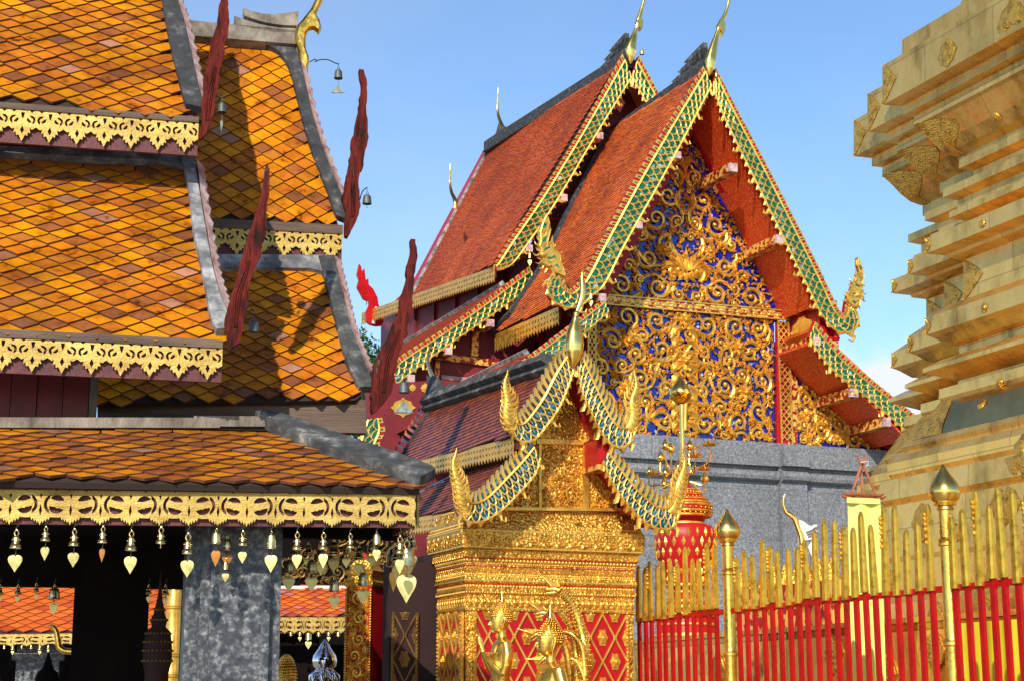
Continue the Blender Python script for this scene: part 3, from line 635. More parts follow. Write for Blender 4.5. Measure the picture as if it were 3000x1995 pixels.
# --- upper tier (roof 1)
PL1 = roof_from((560, 340), 9.02, 56)
poly = [PL1.px(*p) for p in [(-300, -330), (430, -330), (478, 0), (495, 120), (515, 230), (555, 335), (590, 352), (-300, 272)]]
tiles(pav, 'upper_tiles', MT['tile'], PL1, poly, .139, .055, .024, .014, 1, jit=.005)
capstrip(pav, PL1, [(425, -330), (471, 0), (485, 84), (501, 163), (527, 270), (543, 330)], [(475, -330), (515, 0), (536, 79), (560, 187), (580, 275), (597, 342)], MT['mortar_dark'], 'verge_cap')
pink_edge(pav, PL1, [(478, -330), (519, 0), (540, 79), (564, 187), (583, 275), (598, 330)], 20)
v0 = pb(300, 330, 8.99); vp1 = Plane(v0, LF.A, -LF.B)
x0, y0 = vp1.px(-300, 292); x1, y1 = vp1.px(582, 358)
valance(pav, vp1, x0, x1, y0, y1, .139, .148, 1, board=.19)
fb = MB(vp1.T); fb.plate([(x0, y0 + .022), (x1, y1 + .022), (x1, y1 - .01), (x0, y0 - .01)], [], -.05, .02); part('eave_fascia', fb, MT['brownwood'], pav)
# backs of the roofs (other side) and gable filling so that the tiers are solid
def back_slope(parent, pl, top, length, frame, a0, a1):
    t = pl.T((*pl.px(*top), 0)); a_, b_, z_ = frame.c(t); drop = length
    mb = MB(); mb.prism([frame.w(a0, b_, z_), frame.w(a1, b_, z_), frame.w(a1, b_ + drop * .62, z_ - drop * .8), frame.w(a0, b_ + drop * .62, z_ - drop * .8)], V3((0, 0, -.04)))
    return part('rear_slope', mb, MT['tile'], parent)
t1 = PL1.T((*PL1.px(450, -330), 0)); aR = LF.c(t1)[0]; aL = LF.c(PL1.T((*PL1.px(-300, -330), 0)))[0]
back_slope(pav, PL1, (450, -330), 1.5, LF, aL, aR)
# red plank wall, corner post, inside darkness
zt = pb(300, 1090, 8.85).z; zb = pb(300, 1262, 8.85).z
mb = MB()
ap = [LF.c(pb(x, 1150, 8.85))[0] for x in (-420, -300, -200, -45, 33, 110, 186, 262)]
for i in range(len(ap) - 1): mb.prism([LF.w(ap[i], 8.85 + .01 * (i % 2), zb - .05), LF.w(ap[i + 1] - .004, 8.85 + .01 * (i % 2), zb - .05), LF.w(ap[i + 1] - .004, 8.85 + .01 * (i % 2), zt + .12), LF.w(ap[i], 8.85 + .01 * (i % 2), zt + .12)], LF.B * .03)
part('red_plank_wall', mb, MT['redpaint'], pav)
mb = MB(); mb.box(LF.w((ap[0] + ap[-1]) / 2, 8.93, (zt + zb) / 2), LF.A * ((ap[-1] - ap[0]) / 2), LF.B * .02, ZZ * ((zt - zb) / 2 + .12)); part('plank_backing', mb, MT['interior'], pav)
mb = MB(); a_ = LF.c(pb(274, 1150, 8.84))[0]; mb.box(LF.w(a_, 8.87, (zt + zb) / 2), LF.A * .02, LF.B * .03, ZZ * ((zt - zb) / 2 + .12)); part('corner_post', mb, MT['greywood'], pav)
# pillar of mottled stone
P8 = lambda x, y: LF.onb(x, y, 8.75)
def pillar_box(x0, x1, bf, depth, m, name, ytop, parent):
    pa = LF.c(LF.onb(x0, 1700, bf))[0]; pc = LF.c(LF.onb(x1, 1700, bf))[0]; zt_ = LF.onb((x0 + x1) / 2, ytop, bf).z
    mb = MB(); mb.box(LF.w((pa + pc) / 2, bf + depth / 2, zt_ / 2), LF.A * ((pc - pa) / 2), LF.B * (depth / 2), ZZ * (zt_ / 2)); return part(name, mb, m, parent)
pillar_box(618, 793, 8.30, .34, MT['marble'], 'stone_pillar', 1425, pav)
pillar_box(588, 824, 8.345, .28, MT['marble'], 'pillar_shoulder', 1425, pav)
pillar_box(545, 600, 8.39, .36, MT['marble'], 'pillar_flank', 1425, pav)
# back wall with two openings
bw = 10.4
def wall_rect(parent, xs, ys, b, name, m, th=.12):
    pa = LF.c(LF.onb(xs[0], (ys[0] + ys[1]) / 2, b))[0]; pc = LF.c(LF.onb(xs[1], (ys[0] + ys[1]) / 2, b))[0]
    z1_ = LF.onb((xs[0] + xs[1]) / 2, ys[0], b).z; z0_ = max(.0, LF.onb((xs[0] + xs[1]) / 2, ys[1], b).z) if ys[1] < 2200 else 0
    mb = MB(); mb.box(LF.w((pa + pc) / 2, b + th / 2, (z0_ + z1_) / 2), LF.A * ((pc - pa) / 2), LF.B * (th / 2), ZZ * ((z1_ - z0_) / 2)); return part(name, mb, m, parent)
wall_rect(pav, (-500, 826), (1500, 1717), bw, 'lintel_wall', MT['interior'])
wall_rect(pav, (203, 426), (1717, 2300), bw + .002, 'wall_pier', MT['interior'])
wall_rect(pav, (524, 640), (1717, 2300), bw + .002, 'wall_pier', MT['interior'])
mb = MB(); pa_ = LF.onb(826, 1548, 8.62); pc_ = LF.onb(1185, 1560, 8.62); mb.bar(pa_, V3((pc_.x, pc_.y, pa_.z)), ZZ, .07, .09); part('porch_beam', mb, MT['interior'], pav)
# ================================================================ rear tiled hall (roofs 3 and 4)
rh = thing('tiled_hall', 'amber tiled hall with gold horn finial on its ridge, behind the near pavilion', 'temple hall', LF.w(0, 12, 0))
PL3 = roof_from((900, 660), 10.75, 64)
poly = [PL3.px(*p) for p in [(380, 112), (565, 130), (800, 150), (850, 185), (870, 300), (935, 520), (992, 662), (380, 640)]]
tiles(rh, 'upper_tiles', MT['tile'], PL3, poly, .139, .061, .024, .014, 3, jit=.005)
capstrip(rh, PL3, [(768, 148), (800, 160), (830, 187), (854, 243), (886, 373), (914, 466), (942, 536), (982, 648)], [(800, 146), (858, 157), (879, 210), (905, 327), (933, 420), (970, 522), (1012, 625), (1011, 660)], MT['mortar_dark'], 'verge_cap')
pink_edge(rh, PL3, [(868, 160), (884, 210), (910, 327), (937, 420), (975, 522), (1005, 600)], 18)
f3 = lambda x, y, h=0: PL3.T((*PL3.px(x, y), h))
mb = MB(); mb.prism([f3(400, 82), f3(553, 88), f3(868, 118), f3(866, 158), f3(560, 133), f3(400, 128)], PL3.n * .09 ); part('ridge_beam', mb, MT['greywood'], rh)
mb = MB(); v = px_poly(2.1436, 0, 0, [(1465, 160), (1530, 185), (1620, 212), (1740, 235), (1856, 240), (1858, 262), (1720, 262), (1600, 245), (1475, 215)]); mb.prism([f3(x, y, .02) for x, y in v], PL3.n * .07)
part('ridge_saddle', mb, MT['greywood'], rh)
mb = MB(); v = px_poly(2.1436, 0, 0, [(1520, 120), (1570, 140), (1640, 157), (1720, 160), (1800, 150), (1866, 142), (1858, 232), (1760, 228), (1660, 213), (1580, 190), (1525, 168)]); mb.prism([f3(x, y, .035) for x, y in v], PL3.n * .07)
part('ridge_saddle', mb, MT['greywood'], rh)
# gold horn finial
bf_ = LF.c(f3(880, 200, 0))[1] - .03
F3 = lambda x, y: LF.onb(x, y, bf_)
v = px_poly(2.1436, 0, 0, [(1990, -60), (1980, 0), (1950, 60), (1895, 130), (1862, 165), (1850, 220), (1856, 280), (1872, 330), (1880, 400), (1905, 474), (1925, 450), (1943, 400), (1940, 360), (1922, 310), (1920, 265), (1925, 220), (1942, 194), (1968, 190), (1985, 205), (1999, 226), (2012, 205), (2019, 175), (2008, 130), (1985, 98), (2008, 55), (2028, 5), (2036, -60)])
def puffy(parent, name, poly, fn, nrm, th, m, lev=3):
    """rounded solid from a traced outline: stacked inset loops"""
    P = [fn(*p) for p in poly]; nrm = V3(nrm); n = len(P)
    # inset by moving along averaged inward normals
    c0 = P[0]; ax = (P[n // 2] - P[0]); 
    u = nrm.cross(ZZ).normalized(); v_ = nrm.cross(u).normalized()
    q = [(p.dot(u), p.dot(v_)) for p in P]; area = sum(q[i - 1][0] * q[i][1] - q[i][0] * q[i - 1][1] for i in range(n)); sg = 1 if area > 0 else -1
    nr = []
    for i in range(n):
        a, b = V3((*q[i - 1], 0)), V3((*q[(i + 1) % n], 0)); d = (b - a).normalized(); nr.append((u * (-d.y * sg) + v_ * (d.x * sg)))
    mb = MB(); loops = []
    for h, ins in ((-1, .55), (-.7, .2), (0, 0), (.7, .2), (1, .55)):
        loops.append([P[i] + nr[i] * ins * th + nrm * h * th for i in range(n)])
    vs = [p for l in loops for p in l]; fs = []
    for k in range(4):
        for i in range(n): fs.append((k * n + i, k * n + (i + 1) % n, (k + 1) * n + (i + 1) % n, (k + 1) * n + i))
    tr = tessellate_polygon([P]); fs += [tuple(t) for t in tr] + [tuple(i + 4 * n for i in reversed(t)) for t in tr]
    mb.add(vs, fs); return part(name, mb, m, parent, 50)
puffy(rh, 'horn_finial', v, F3, -LF.B, .035, MT['goldleaf'])
v0 = LF.onb(800, 670, 10.72); vp3 = Plane(v0, LF.A, -LF.B)
x0, y0 = vp3.px(380, 652); x1, y1 = vp3.px(1003, 684)
valance(rh, vp3, x0, x1, y0, y1, .145, .15, 1, board=.19)
fb = MB(vp3.T); fb.plate([(x0, y0 + .05), (x1, y1 + .05), (x1, y1 - .01), (x0, y0 - .01)], [], -.05, .02); part('eave_fascia', fb, MT['brownwood'], rh)
PL4 = roof_from((900, 1166), 9.9, 55)
poly = [PL4.px(*p) for p in [(240, 790), (680, 780), (955, 800), (968, 900), (992, 993), (1020, 1086), (1060, 1158), (1040, 1172), (240, 1182)]]
tiles(rh, 'lower_tiles', MT['tile'], PL4, poly, .139, .055, .024, .014, 4, jit=.005)
capstrip(rh, PL4, [(930, 770), (950, 839), (966, 900), (989, 993), (1017, 1086), (1050, 1152)], [(975, 768), (991, 839), (1022, 970), (1054, 1049), (1087, 1140), (1086, 1153)], MT['mortar'], 'verge_cap')
pink_edge(rh, PL4, [(980, 775), (996, 839), (1010, 900), (1028, 970), (1058, 1049), (1082, 1110)], 20)
mb = MB(); f = lambda x, y: PL4.T((*PL4.px(x, y), .0)); mb.prism([f(500, 762), f(975, 765), f(985, 800), f(960, 815), f(900, 803), f(500, 800)], PL4.n * .05); part('ridge_flashing', mb, MT['mortar_pale'], rh)
f = lambda x, y: LF.onb(x, y, 9.93)
mb = MB(); mb.prism([f(285, 1176), f(1070, 1170), f(1075, 1268), f(285, 1250)], LF.B * .1); part('tie_beam', mb, MT['brownwood'], rh)
mb = MB(); z_ = f(600, 1250).z; z0_ = f(600, 1400).z; a0 = LF.c(f(-300, 1260))[0]; a1 = LF.c(f(1000, 1260))[0]
mb.box(LF.w((a0 + a1) / 2, 10.3, (z_ + z0_) / 2), LF.A * ((a1 - a0) / 2), LF.B * .04, ZZ * ((z_ - z0_) / 2 + .02)); part('upper_wall', mb, MT['redpaint'], rh)
for x_ in (-250, 320):
    c = LF.onb(x_, 1700, 10.9); mb = MB(); mb.box(V3((c.x, c.y, 1.75)), LF.A * .09, LF.B * .09, ZZ * 1.75); part('hall_post', mb, MT['interior'], rh)
# gable filling between tiers: dark red wall planes behind the upper eave
f = lambda x, y: LF.onb(x, y, 11.05)
mb = MB(); mb.prism([f(400, 640), f(985, 650), f(1000, 900), f(400, 900)], LF.B * .05); part('clerestory_wall', mb, MT['redpaint'], rh)
# far slopes
t3 = LF.c(f3(868, 118)); tL = LF.c(f3(400, 82))
mb = MB(); mb.prism([LF.w(tL[0], t3[1], t3[2]), LF.w(t3[0], t3[1], t3[2]), LF.w(t3[0], t3[1] + .9, t3[2] - 1.6), LF.w(tL[0], t3[1] + .9, t3[2] - 1.6)], V3((0, 0, -.05))); part('rear_slope', mb, MT['tile'], rh)
# ---------------------------------------------------------------- carved boards at the verge feet
def serp_board(parent, pts, b, th, label=None, groove=False):
    rj = random.Random(len(pts)); fine = []           # weathered, splintered outline
    for i in range(len(pts)):
        p, q = pts[i], pts[(i + 1) % len(pts)]; L_ = math.hypot(q[0] - p[0], q[1] - p[1]); m = max(1, int(L_ / 11)); fine.append(p)
        for j in range(1, m):
            t = j / m; w_ = rj.uniform(-2.4, 2.4); fine.append((lerp(p[0], q[0], t) + w_, lerp(p[1], q[1], t) + rj.uniform(-1, 1)))
    pts = fine
    fn = lambda x, y: LF.onb(x, y, b); o = carved_plate(parent, 'serpent_board', pts, fn, -LF.B, th, 'oldred', label=label)
    n = len(pts); g = MB(); d = -LF.B * (th / 2 + .004)
    sz = (fn(*pts[0]) - fn(*pts[n // 2])).length
    fn2 = lambda x, y: fn(x, y) + d
    ys = [p[1] for p in pts]; yb = max(ys); h_ = yb - min(ys)
    for k in range(3):                                # split planks and grooves near the foot
        xs = [sum(p[0] for p in pts if abs(p[1] - y) < 14) / max(1, len([p for p in pts if abs(p[1] - y) < 14])) for y in (yb - h_ * .12, yb - h_ * .3, yb - h_ * .48)]
        dx = (-7, 1, 8)[k] * (1 - .1 * k)
        g.tube([fn2(xs[0] + dx * .6, yb - h_ * .12), fn2(xs[1] + dx, yb - h_ * .3), fn2(xs[2] + dx * .5, yb - h_ * .48)], [.005, .0045, .002], 4, .5)
    part('split_ridges', g, MT['oldred'], o)
    if groove:
        P = [fn(*p) for p in pts]
        mid = [lerp(P[i], P[n - 1 - i], .42) for i in range(1, n // 2)]; mid2 = [lerp(P[i], P[n - 1 - i], .68) for i in range(1, n // 2)]
        mid = smooth_path([p + d for p in mid], 3); mid2 = smooth_path([p + d for p in mid2], 3)
        g.tube(mid, .006, 4, .6); g.tube(mid2, .004, 4, .6); part('carved_rib', g, MT['oldred'], o)
    return o
B1 = px_poly(2.1436, 0, 0, [(1390, -60), (1365, 150), (1330, 250), (1318, 330), (1300, 400), (1290, 460), (1275, 520), (1278, 590), (1262, 680), (1272, 760), (1250, 880), (1262, 880), (1292, 850), (1322, 780), (1352, 690), (1350, 620), (1370, 555), (1372, 470), (1395, 400), (1410, 340), (1408, 290), (1430, 235), (1440, 150), (1430, 60), (1442, -60)])
serp_board(pav, B1, 8.80, .05)
B3 = [(781, 483), (774, 513), (768, 560), (757, 600), (742, 653), (722, 705), (712, 740), (702, 783), (688, 830), (674, 881), (664, 915), (657, 946), (664, 988), (670, 1028), (684, 1018), (700, 1007), (714, 960), (722, 915), (730, 870), (726, 850), (745, 800), (752, 775), (765, 750), (768, 715), (779, 690), (778, 640), (788, 560), (789, 500)]
serp_board(pav, B3, 8.18, .05, 'board streaked with yellow and red paint')
B2 = px_poly(2.1436, 0, 0, [(2252, 445), (2258, 500), (2268, 560), (2254, 620), (2250, 700), (2235, 760), (2225, 830), (2203, 900), (2205, 950), (2190, 1000), (2182, 1080), (2165, 1150), (2160, 1200), (2142, 1250), (2158, 1300), (2172, 1340), (2163, 1400), (2163, 1490), (2182, 1497), (2205, 1450), (2240, 1380), (2262, 1300), (2255, 1210), (2250, 1130), (2262, 1080), (2272, 1075), (2282, 1000), (2290, 955), (2312, 870), (2306, 790), (2296, 700), (2302, 620), (2302, 540), (2280, 450)])
serp_board(rh, B2, 10.55, .06)
B4 = [(1201, 705), (1202, 745), (1190, 790), (1188, 830), (1173, 870), (1168, 915), (1150, 950), (1136, 985), (1118, 1020), (1098, 1060), (1090, 1115), (1084, 1160), (1090, 1213), (1108, 1200), (1124, 1183), (1136, 1165), (1146, 1145), (1152, 1100), (1162, 1070), (1172, 1027), (1178, 1000), (1192, 985), (1194, 950), (1207, 925), (1205, 880), (1209, 839), (1214, 800), (1221, 755), (1214, 706)]
serp_board(rh, B4, 9.72, .07, 'lichen spotted red serpent board')
# ---------------------------------------------------------------- bells on the roofs (green-grey bronze)
TRI = [(-.5, -.9), (-.42, -1.0), (.42, -1.0), (.5, -.9), (.2, -.35), (.06, -.02), (-.06, -.02), (-.2, -.35)]
def roof_bell(px, py, Y, bh, bw, label, wirepx=None, leafp=None, tri=None):
    p = atY(px, py, Y); k = Y / FPX
    t = wind_bell(p, .35 * bh * k, .35 * bh * k, bh * k, bw * k, 'smooth', tuple(v * k for v in leafp) if leafp else None, label, 'bronze', 'bronze', 'dark bronze bells hanging from the roof ends', tri=tri)
    if wirepx:
        mb = MB(); mb.tube(smooth_path([atY(x, y, Y) for x, y in wirepx], 4), .004, 5); part('bracket_wire', mb, MT['wire'], t)
    return t
roof_bell(992, 186, 10.9, 30, 26, 'bronze bell with a flared triangular leaf, on a curled wire from the gold horn finial', px_poly(2.1436, 0, 0, [(1945, 392), (1975, 375), (1990, 384), (1975, 392), (2010, 378), (2060, 378), (2105, 398), (2127, 405)]), (20, 28, 42), TRI)
roof_bell(652, 282, 9.0, 32, 28, 'bronze bell in front of the tiles beside the topmost red serpent board', [(635, 300), (640, 284), (652, 280)], (26, 34, 9))
roof_bell(1076, 552, 10.6, 30, 28, 'bronze bell against the sky beside the tall leaning red serpent board', [(1054, 588), (1062, 562), (1076, 550)])
roof_bell(745, 916, 8.2, 36, 32, 'bronze bell over amber tiles beside the red serpent board streaked with yellow', [(728, 918), (736, 908), (744, 914)])
roof_bell(1184, 1095, 9.6, 34, 32, 'bronze bell with triangular leaf in front of the red wall, by the lichen spotted board', [(1178, 1085), (1184, 1095)], (24, 38, 54), TRI)
# ---------------------------------------------------------------- brass bells under the porch eave
zb_ = lambda y: 1250 + y / 1.8864
rows = [(95, 535, 565, 600, 672, 62, (710, 795, 78), 'o'), (257, 520, 548, 575, 630, 52, (665, 733, 54), 'o'), (415, 530, 560, 592, 657, 56, (697, 770, 62), 'o'),
        (572, 525, 547, 577, 642, 52, (675, 742, 34), 'o'), (730, 530, 570, 605, 684, 62, (718, 805, 76), 'o'), (893, 530, 550, 586, 646, 54, None, 'o'), (1043, 540, 585, 625, 702, 62, (740, 825, 74), 'o'),
        (1198, 540, 560, 578, 645, 62, (685, 765, 54), 's'), (1345, 540, 573, 600, 656, 50, (692, 750, 52), 'o'), (1503, 540, 575, 590, 672, 62, (710, 797, 70), 's'), (1645, 545, 578, 612, 679, 54, (708, 778, 56), 'o'),
        (1790, 548, 582, 615, 678, 52, (704, 775, 52), 'o'), (1938, 550, 588, 616, 670, 44, None, 'o'), (2083, 552, 575, 588, 648, 48, (680, 738, 46), 's'), (2212, 560, 600, 636, 700, 52, (735, 808, 54), 'o')]
ordn = ['first', 'second', 'third', 'fourth', 'fifth', 'sixth', 'seventh', 'eighth', 'ninth', 'tenth', 'eleventh', 'twelfth', 'thirteenth', 'fourteenth', 'fifteenth']
extra = ['large ornate brass bell with wide heart leaf', 'ornate brass bell with small dull heart leaf', 'ornate brass bell with pale heart leaf', 'ornate brass bell with narrow orange leaf', 'large ornate brass bell with big heart leaf', 'ornate brass bell without a leaf', 'large low hanging brass bell with heart leaf', 'smooth domed brass bell with tarnished leaf', 'small ornate brass bell with pale leaf', 'large smooth domed brass bell with heart leaf', 'ornate brass bell with round heart leaf', 'ornate brass bell with slim heart leaf', 'smallest ornate brass bell without leaf', 'small smooth dome bell with little leaf', 'ornate brass bell with dark heart leaf']
MT['orangeleaf'] = mat('tarnished_orange_leaf', [(.3, (.28, .10, .02)), (.7, (.5, .2, .03))], 20, .5, .5)
for i, (x, hy, cy, ty, by, bwid, lf, kd) in enumerate(rows):
    b_ = 7.985; p = LF.onb(x / 1.8864, zb_(hy), b_); k = p.y / FPX / 1.8864
    lfp = ((lf[0] - by) * k, (lf[1] - lf[0]) * k, lf[2] * k) if lf else None
    wind_bell(p, (cy - hy) * k, (ty - cy) * k, (by - ty) * k, bwid * k, 'smooth' if kd == 's' else 'ornate', lfp, '%s, %s from the left under the porch eave' % (extra[i], ordn[i]),
        lm='orangeleaf' if i in (3, 7) else 'brassleaf', group='brass wind bells under the front eave', yaw=random.Random(i).uniform(-.35, .35))
p = LF.onb(2250 / 1.8864, zb_(560), 8.12); k = p.y / FPX / 1.8864
wind_bell(p, 60 * k, 45 * k, 105 * k, 88 * k, 'smooth', (50 * k, 140 * k, 112 * k), 'biggest brass bell with very large heart leaf at the porch corner', group='brass wind bells under the front eave', yaw=.1)
# bells along the receding side eave, in shadow
side = []
for i in range(6):
    t_ = .14 + i * .115; p0 = sidev.T((t_, -.16, .0)); s_ = 1.0 + .25 * ((i * 7) % 3 - 1)
    t = wind_bell(p0, .035, .022, .075 * s_, .06 * s_, 'smooth' if i % 2 else 'ornate', (.03, .075 * s_, .07 * s_), 'shadowed brass bell, %s from the corner along the side eave of the porch' % ordn[i], group='wind bells under the side eave', yaw=.5 + .3 * (i % 3))

inn = [(305, 880, 62, (1.0), 'largest bell silhouette against the left orange roof opening'), (103, 880, 34, .7, 'small bell silhouette second from the left in the left opening'), (205, 872, 30, .6, 'smallest bell silhouette in the middle of the left opening'), (4, 880, 34, .7, 'bell silhouette cut by the left edge of the picture'), (825, 880, 34, .7, 'bell silhouette at the left side of the narrow opening'), (918, 880, 40, .8, 'bell silhouette in front of the gilded column')]
for i, (x, y, w_, s_, lb) in enumerate(inn):
    p = LF.onb(x / 1.8864, zb_(y) - 22, 9.9); k = p.y / FPX / 1.8864
    wind_bell(p, 30 * k, 18 * k, w_ * 1.05 * k, w_ * k, 'smooth' if i == 0 else 'ornate', (w_ * .35 * k, w_ * k, w_ * .75 * k), lb, group='bells hanging in the dark interior')
for i, (x, y, s_, lb) in enumerate([(1260, 575, 1, 'dim bell with orange leaf hanging behind the eighth porch bell'), (1250, 700, .7, 'tiny dim bell in front of the stone pillar'), (1850, 800, 1.1, 'dark bell with pointed leaf in front of the far red roof'), (1600, 690, 1.2, 'dark bell close beside the stone pillar'), (1725, 690, 1.2, 'dark bell in front of the far gold ornaments'), (2010, 760, 1.2, 'dark bell before the top of the red and gold pillar')]):
    p = LF.onb(x / 1.8864, zb_(y), 8.25 if i == 1 else 8.6); 
    if i < 2: p = LF.onb(x / 1.8864, zb_(y), 8.2)
    k = p.y / FPX / 1.8864
    wind_bell(p, 25 * k, 18 * k, 62 * s_ * k, 52 * s_ * k, 'smooth', (24 * k, 60 * s_ * k, 58 * s_ * k), lb, lm='orangeleaf' if i < 1 else 'brassleaf', group='bells hanging in the dark interior', yaw=.2)
# ================================================================ far gallery seen through the openings
fg = thing('tiled_gallery', 'far gallery with bright orange tiled roof seen through the dark openings', 'gallery', LF.w(0, 22, 0))
PF = roof_from((100, 1852), 20.5, 34)
poly = [PF.px(*p) for p in [(-200, 1600), (620, 1600), (620, 1846), (-200, 1858)]]
tiles(fg, 'gallery_tiles', MT['orangetile'], PF, poly, .19, .078, .03, .018, 11)
vpf = Plane(LF.onb(100, 1858, 20.4), LF.A, -LF.B); x0, y0 = vpf.px(-200, 1860); x1, y1 = vpf.px(620, 1850)
valance(fg, vpf, x0, x1, y0, y1, .17, .10, 2, board=.12)
mb = MB(); c = LF.onb(110, 1980, 21.0); mb.box(V3((c.x, c.y, 1.3)), LF.A * .24, LF.B * .2, ZZ * 1.3); part('stone_pillar', mb, MT['marble'], fg)
mb = MB(); mb.box(V3((c.x, c.y, c.z + .22)), LF.A * .29, LF.B * .24, ZZ * .04); part('pillar_capital', mb, MT['marble'], fg)
c = LF.onb(200, 1990, 23.0); mb = MB(); mb.box(V3((c.x, c.y, 1.4)), LF.A * 3.2, LF.B * .05, ZZ * 1.4); part('inner_wall', mb, MT['interior'], fg)
for i, (x, s_) in enumerate([(25, .8), (72, 1.1), (122, .7), (173, .8), (222, 1.1), (268, .8)]):
    p = LF.onb(x / 1.8864, zb_(1192), 20.38); k = p.y / FPX / 1.8864
    wind_bell(p, 6 * k, 6 * k, 24 * s_ * k, 20 * s_ * k, 'ornate', (6 * k, 18 * s_ * k, 16 * s_ * k) if i in (1, 4, 5) else None, 'tiny brass bell, %s from the left under the far gallery eave' % ordn[i], group='tiny bells under the far gallery eave')
# right-hand far gallery
fr = thing('tiled_gallery', 'far gallery with dark red tiles and gold valance right of the stone pillar', 'gallery', LF.w(0, 23, 0))
PR = roof_from((920, 1808), 22.5, 30)
poly = [PR.px(*p) for p in [(780, 1722), (1400, 1722), (1400, 1806), (780, 1806)]]
tiles(fr, 'gallery_tiles', MT['redtile'], PR, poly, .17, .075, .03, .018, 12)
vpr = Plane(LF.onb(900, 1808, 22.4), LF.A, -LF.B); x0, y0 = vpr.px(780, 1808); x1, y1 = vpr.px(1400, 1808)
valance(fr, vpr, x0, x1, y0, y1, .12, .155, 2, board=.2)
mb = MB(); a_, c_ = PR.T((*PR.px(780, 1722), 0)), PR.T((*PR.px(1400, 1722), 0)); mb.bar(a_, c_, ZZ, .1, .06); part('ridge_strip', mb, MT['white'], fr)
c = LF.onb(950, 1990, 24.5); mb = MB(); mb.box(V3((c.x, c.y, 1.35)), LF.A * 2.5, LF.B * .05, ZZ * 1.35); part('inner_wall', mb, MT['interior'], fr)
# painted gable with blue and gold mosaic above it
f = lambda x, y: LF.onb(x, y, 25.5)
mb = MB(); mb.prism([f(780, 1724), f(780, 1500), f(900, 1480), f(1050, 1480), (f(1200, 1500)), f(1200, 1724)], LF.B * .1); gb = part('painted_gable', mb, MT['interior'], fr)
pg = Plane(f(950, 1650), LF.A, -LF.B); pol = [pg.px(*p) for p in [(800, 1722), (800, 1644), (900, 1594), (1050, 1525), (1200, 1604), (1200, 1722)]]
mb = scrollwork(pol, (.13, .09, .06), .022, .02, 5, None, 400); mb.v = [pg.T(p) for p in mb.v]; part('gold_scrolls', mb, MT['dull_shade_gold'], gb)
for i, (x, y, s_) in enumerate([(1608, 1125, .8), (1658, 1125, .8), (1706, 1130, 1.5), (1762, 1125, .9), (1817, 1125, .8), (1870, 1125, .9)]):
    p = LF.onb(x / 1.8864, zb_(y - 6), 22.3); k = p.y / FPX / 1.8864
    wind_bell(p, 5 * k, 7 * k, 26 * s_ * k, 25 * s_ * k, 'smooth' if i == 2 else 'ornate', (8 * k, 26 * s_ * k, 24 * s_ * k) if i in (1, 2, 4) else None, 'small brass bell, %s from the left under the far red gallery eave' % ordn[i], group='small bells under the far red gallery eave')
for i in range(7):
    x = 868 + i * 37; p = LF.onb(x, 1566, 8.60); s_ = (1.15, .9, 1.05, 1.2, .85, 1.1, .95)[i]; k = p.y / FPX
    wind_bell(p, (12 + 9 * (i % 3)) * k, 9 * k, 32 * s_ * k, 27 * s_ * k, 'ornate' if i % 2 else 'smooth', (10 * k, 32 * s_ * k, 30 * s_ * k), 'shadowed bell, %s from the left on the dark beam behind the porch corner' % ordn[i], group='bells on the dark beam', yaw=.3 * (i % 3) - .3)
# ================================================================ great hall
BF, BP = 25.4, 26.6
gf = lambda x, y: G.onb(x, y, BF)
gp = lambda x, y: G.onb(x, y, BP)
NB = -G.B
ac = G.c(gf(2080, 205))[0]
_ra = G.c(G.ona(1848, 170, ac)); BR = _ra[1]; _re = G.c(G.ona(1432, 440, ac)); BE = _re[1]
gr = lambda x, y: G.onb(x, y, BR)
hall = thing('great_hall', 'great red temple hall with blue mosaic pediment, green scaled bargeboards and red roofs', 'temple hall', G.w(ac, BP, 0))
# ---- roofs
def prof_slab(parent, p1, p2, ba, bb, m, name, th=.06, down=True):
    """slab under the line p1-p2 (points), running from b=ba to b=bb"""
    a1, _, z1 = G.c(p1); a2, _, z2 = G.c(p2)
    mb = MB(); mb.prism([G.w(a1, ba, z1), G.w(a2, ba, z2), G.w(a2, bb, z2), G.w(a1, bb, z1)], V3((0, 0, -th))); return part(name, mb, m, parent)
PA = slope_plane(gf(2060, 195), gf(1709, 801), G.B)
poly = [PA.px(*p) for p in [(2078, 205), (1788, 382), (1690, 583), (1594, 784), (1500, 930), (1450, 975), (1560, 925), (1648, 885), (1720, 800), (1810, 612), (1905, 455)]]
tiles(hall, 'front_roof_tiles', MT['redtile'], PA, poly, .088, .068, .034, .022, 21, shape='round', jit=.009, backth=.1, bmin=BF + .03)
PB = slope_plane(gr(1823, 160), gr(1485, 709), G.B)
poly = [PB.px(*p) for p in [(1838, 182), (1436, 432), (1320, 650), (1200, 850), (1118, 916), (1205, 884), (1330, 828), (1452, 772), (1492, 715), (1590, 575), (1712, 378)]]
tiles(hall, 'rear_roof_tiles', MT['redtile'], PB, poly, .088, .068, .034, .022, 22, shape='round', jit=.009, backth=.1, bmin=BR + .03)
# right slopes
prof_slab(hall, gf(2092, 205), gf(2426, 845), BF + .05, BR + .6, MT['redtile'], 'right_slope')
prof_slab(hall, gr(1872, 168), G.c(gr(1872, 168)) and gr(2210, 830), BR + .05, BE, MT['redtile'], 'right_slope')
prof_slab(hall, gf(2392, 955), gf(2760, 1295), BF + .05, BE, MT['redtile'], 'right_aisle_slope')
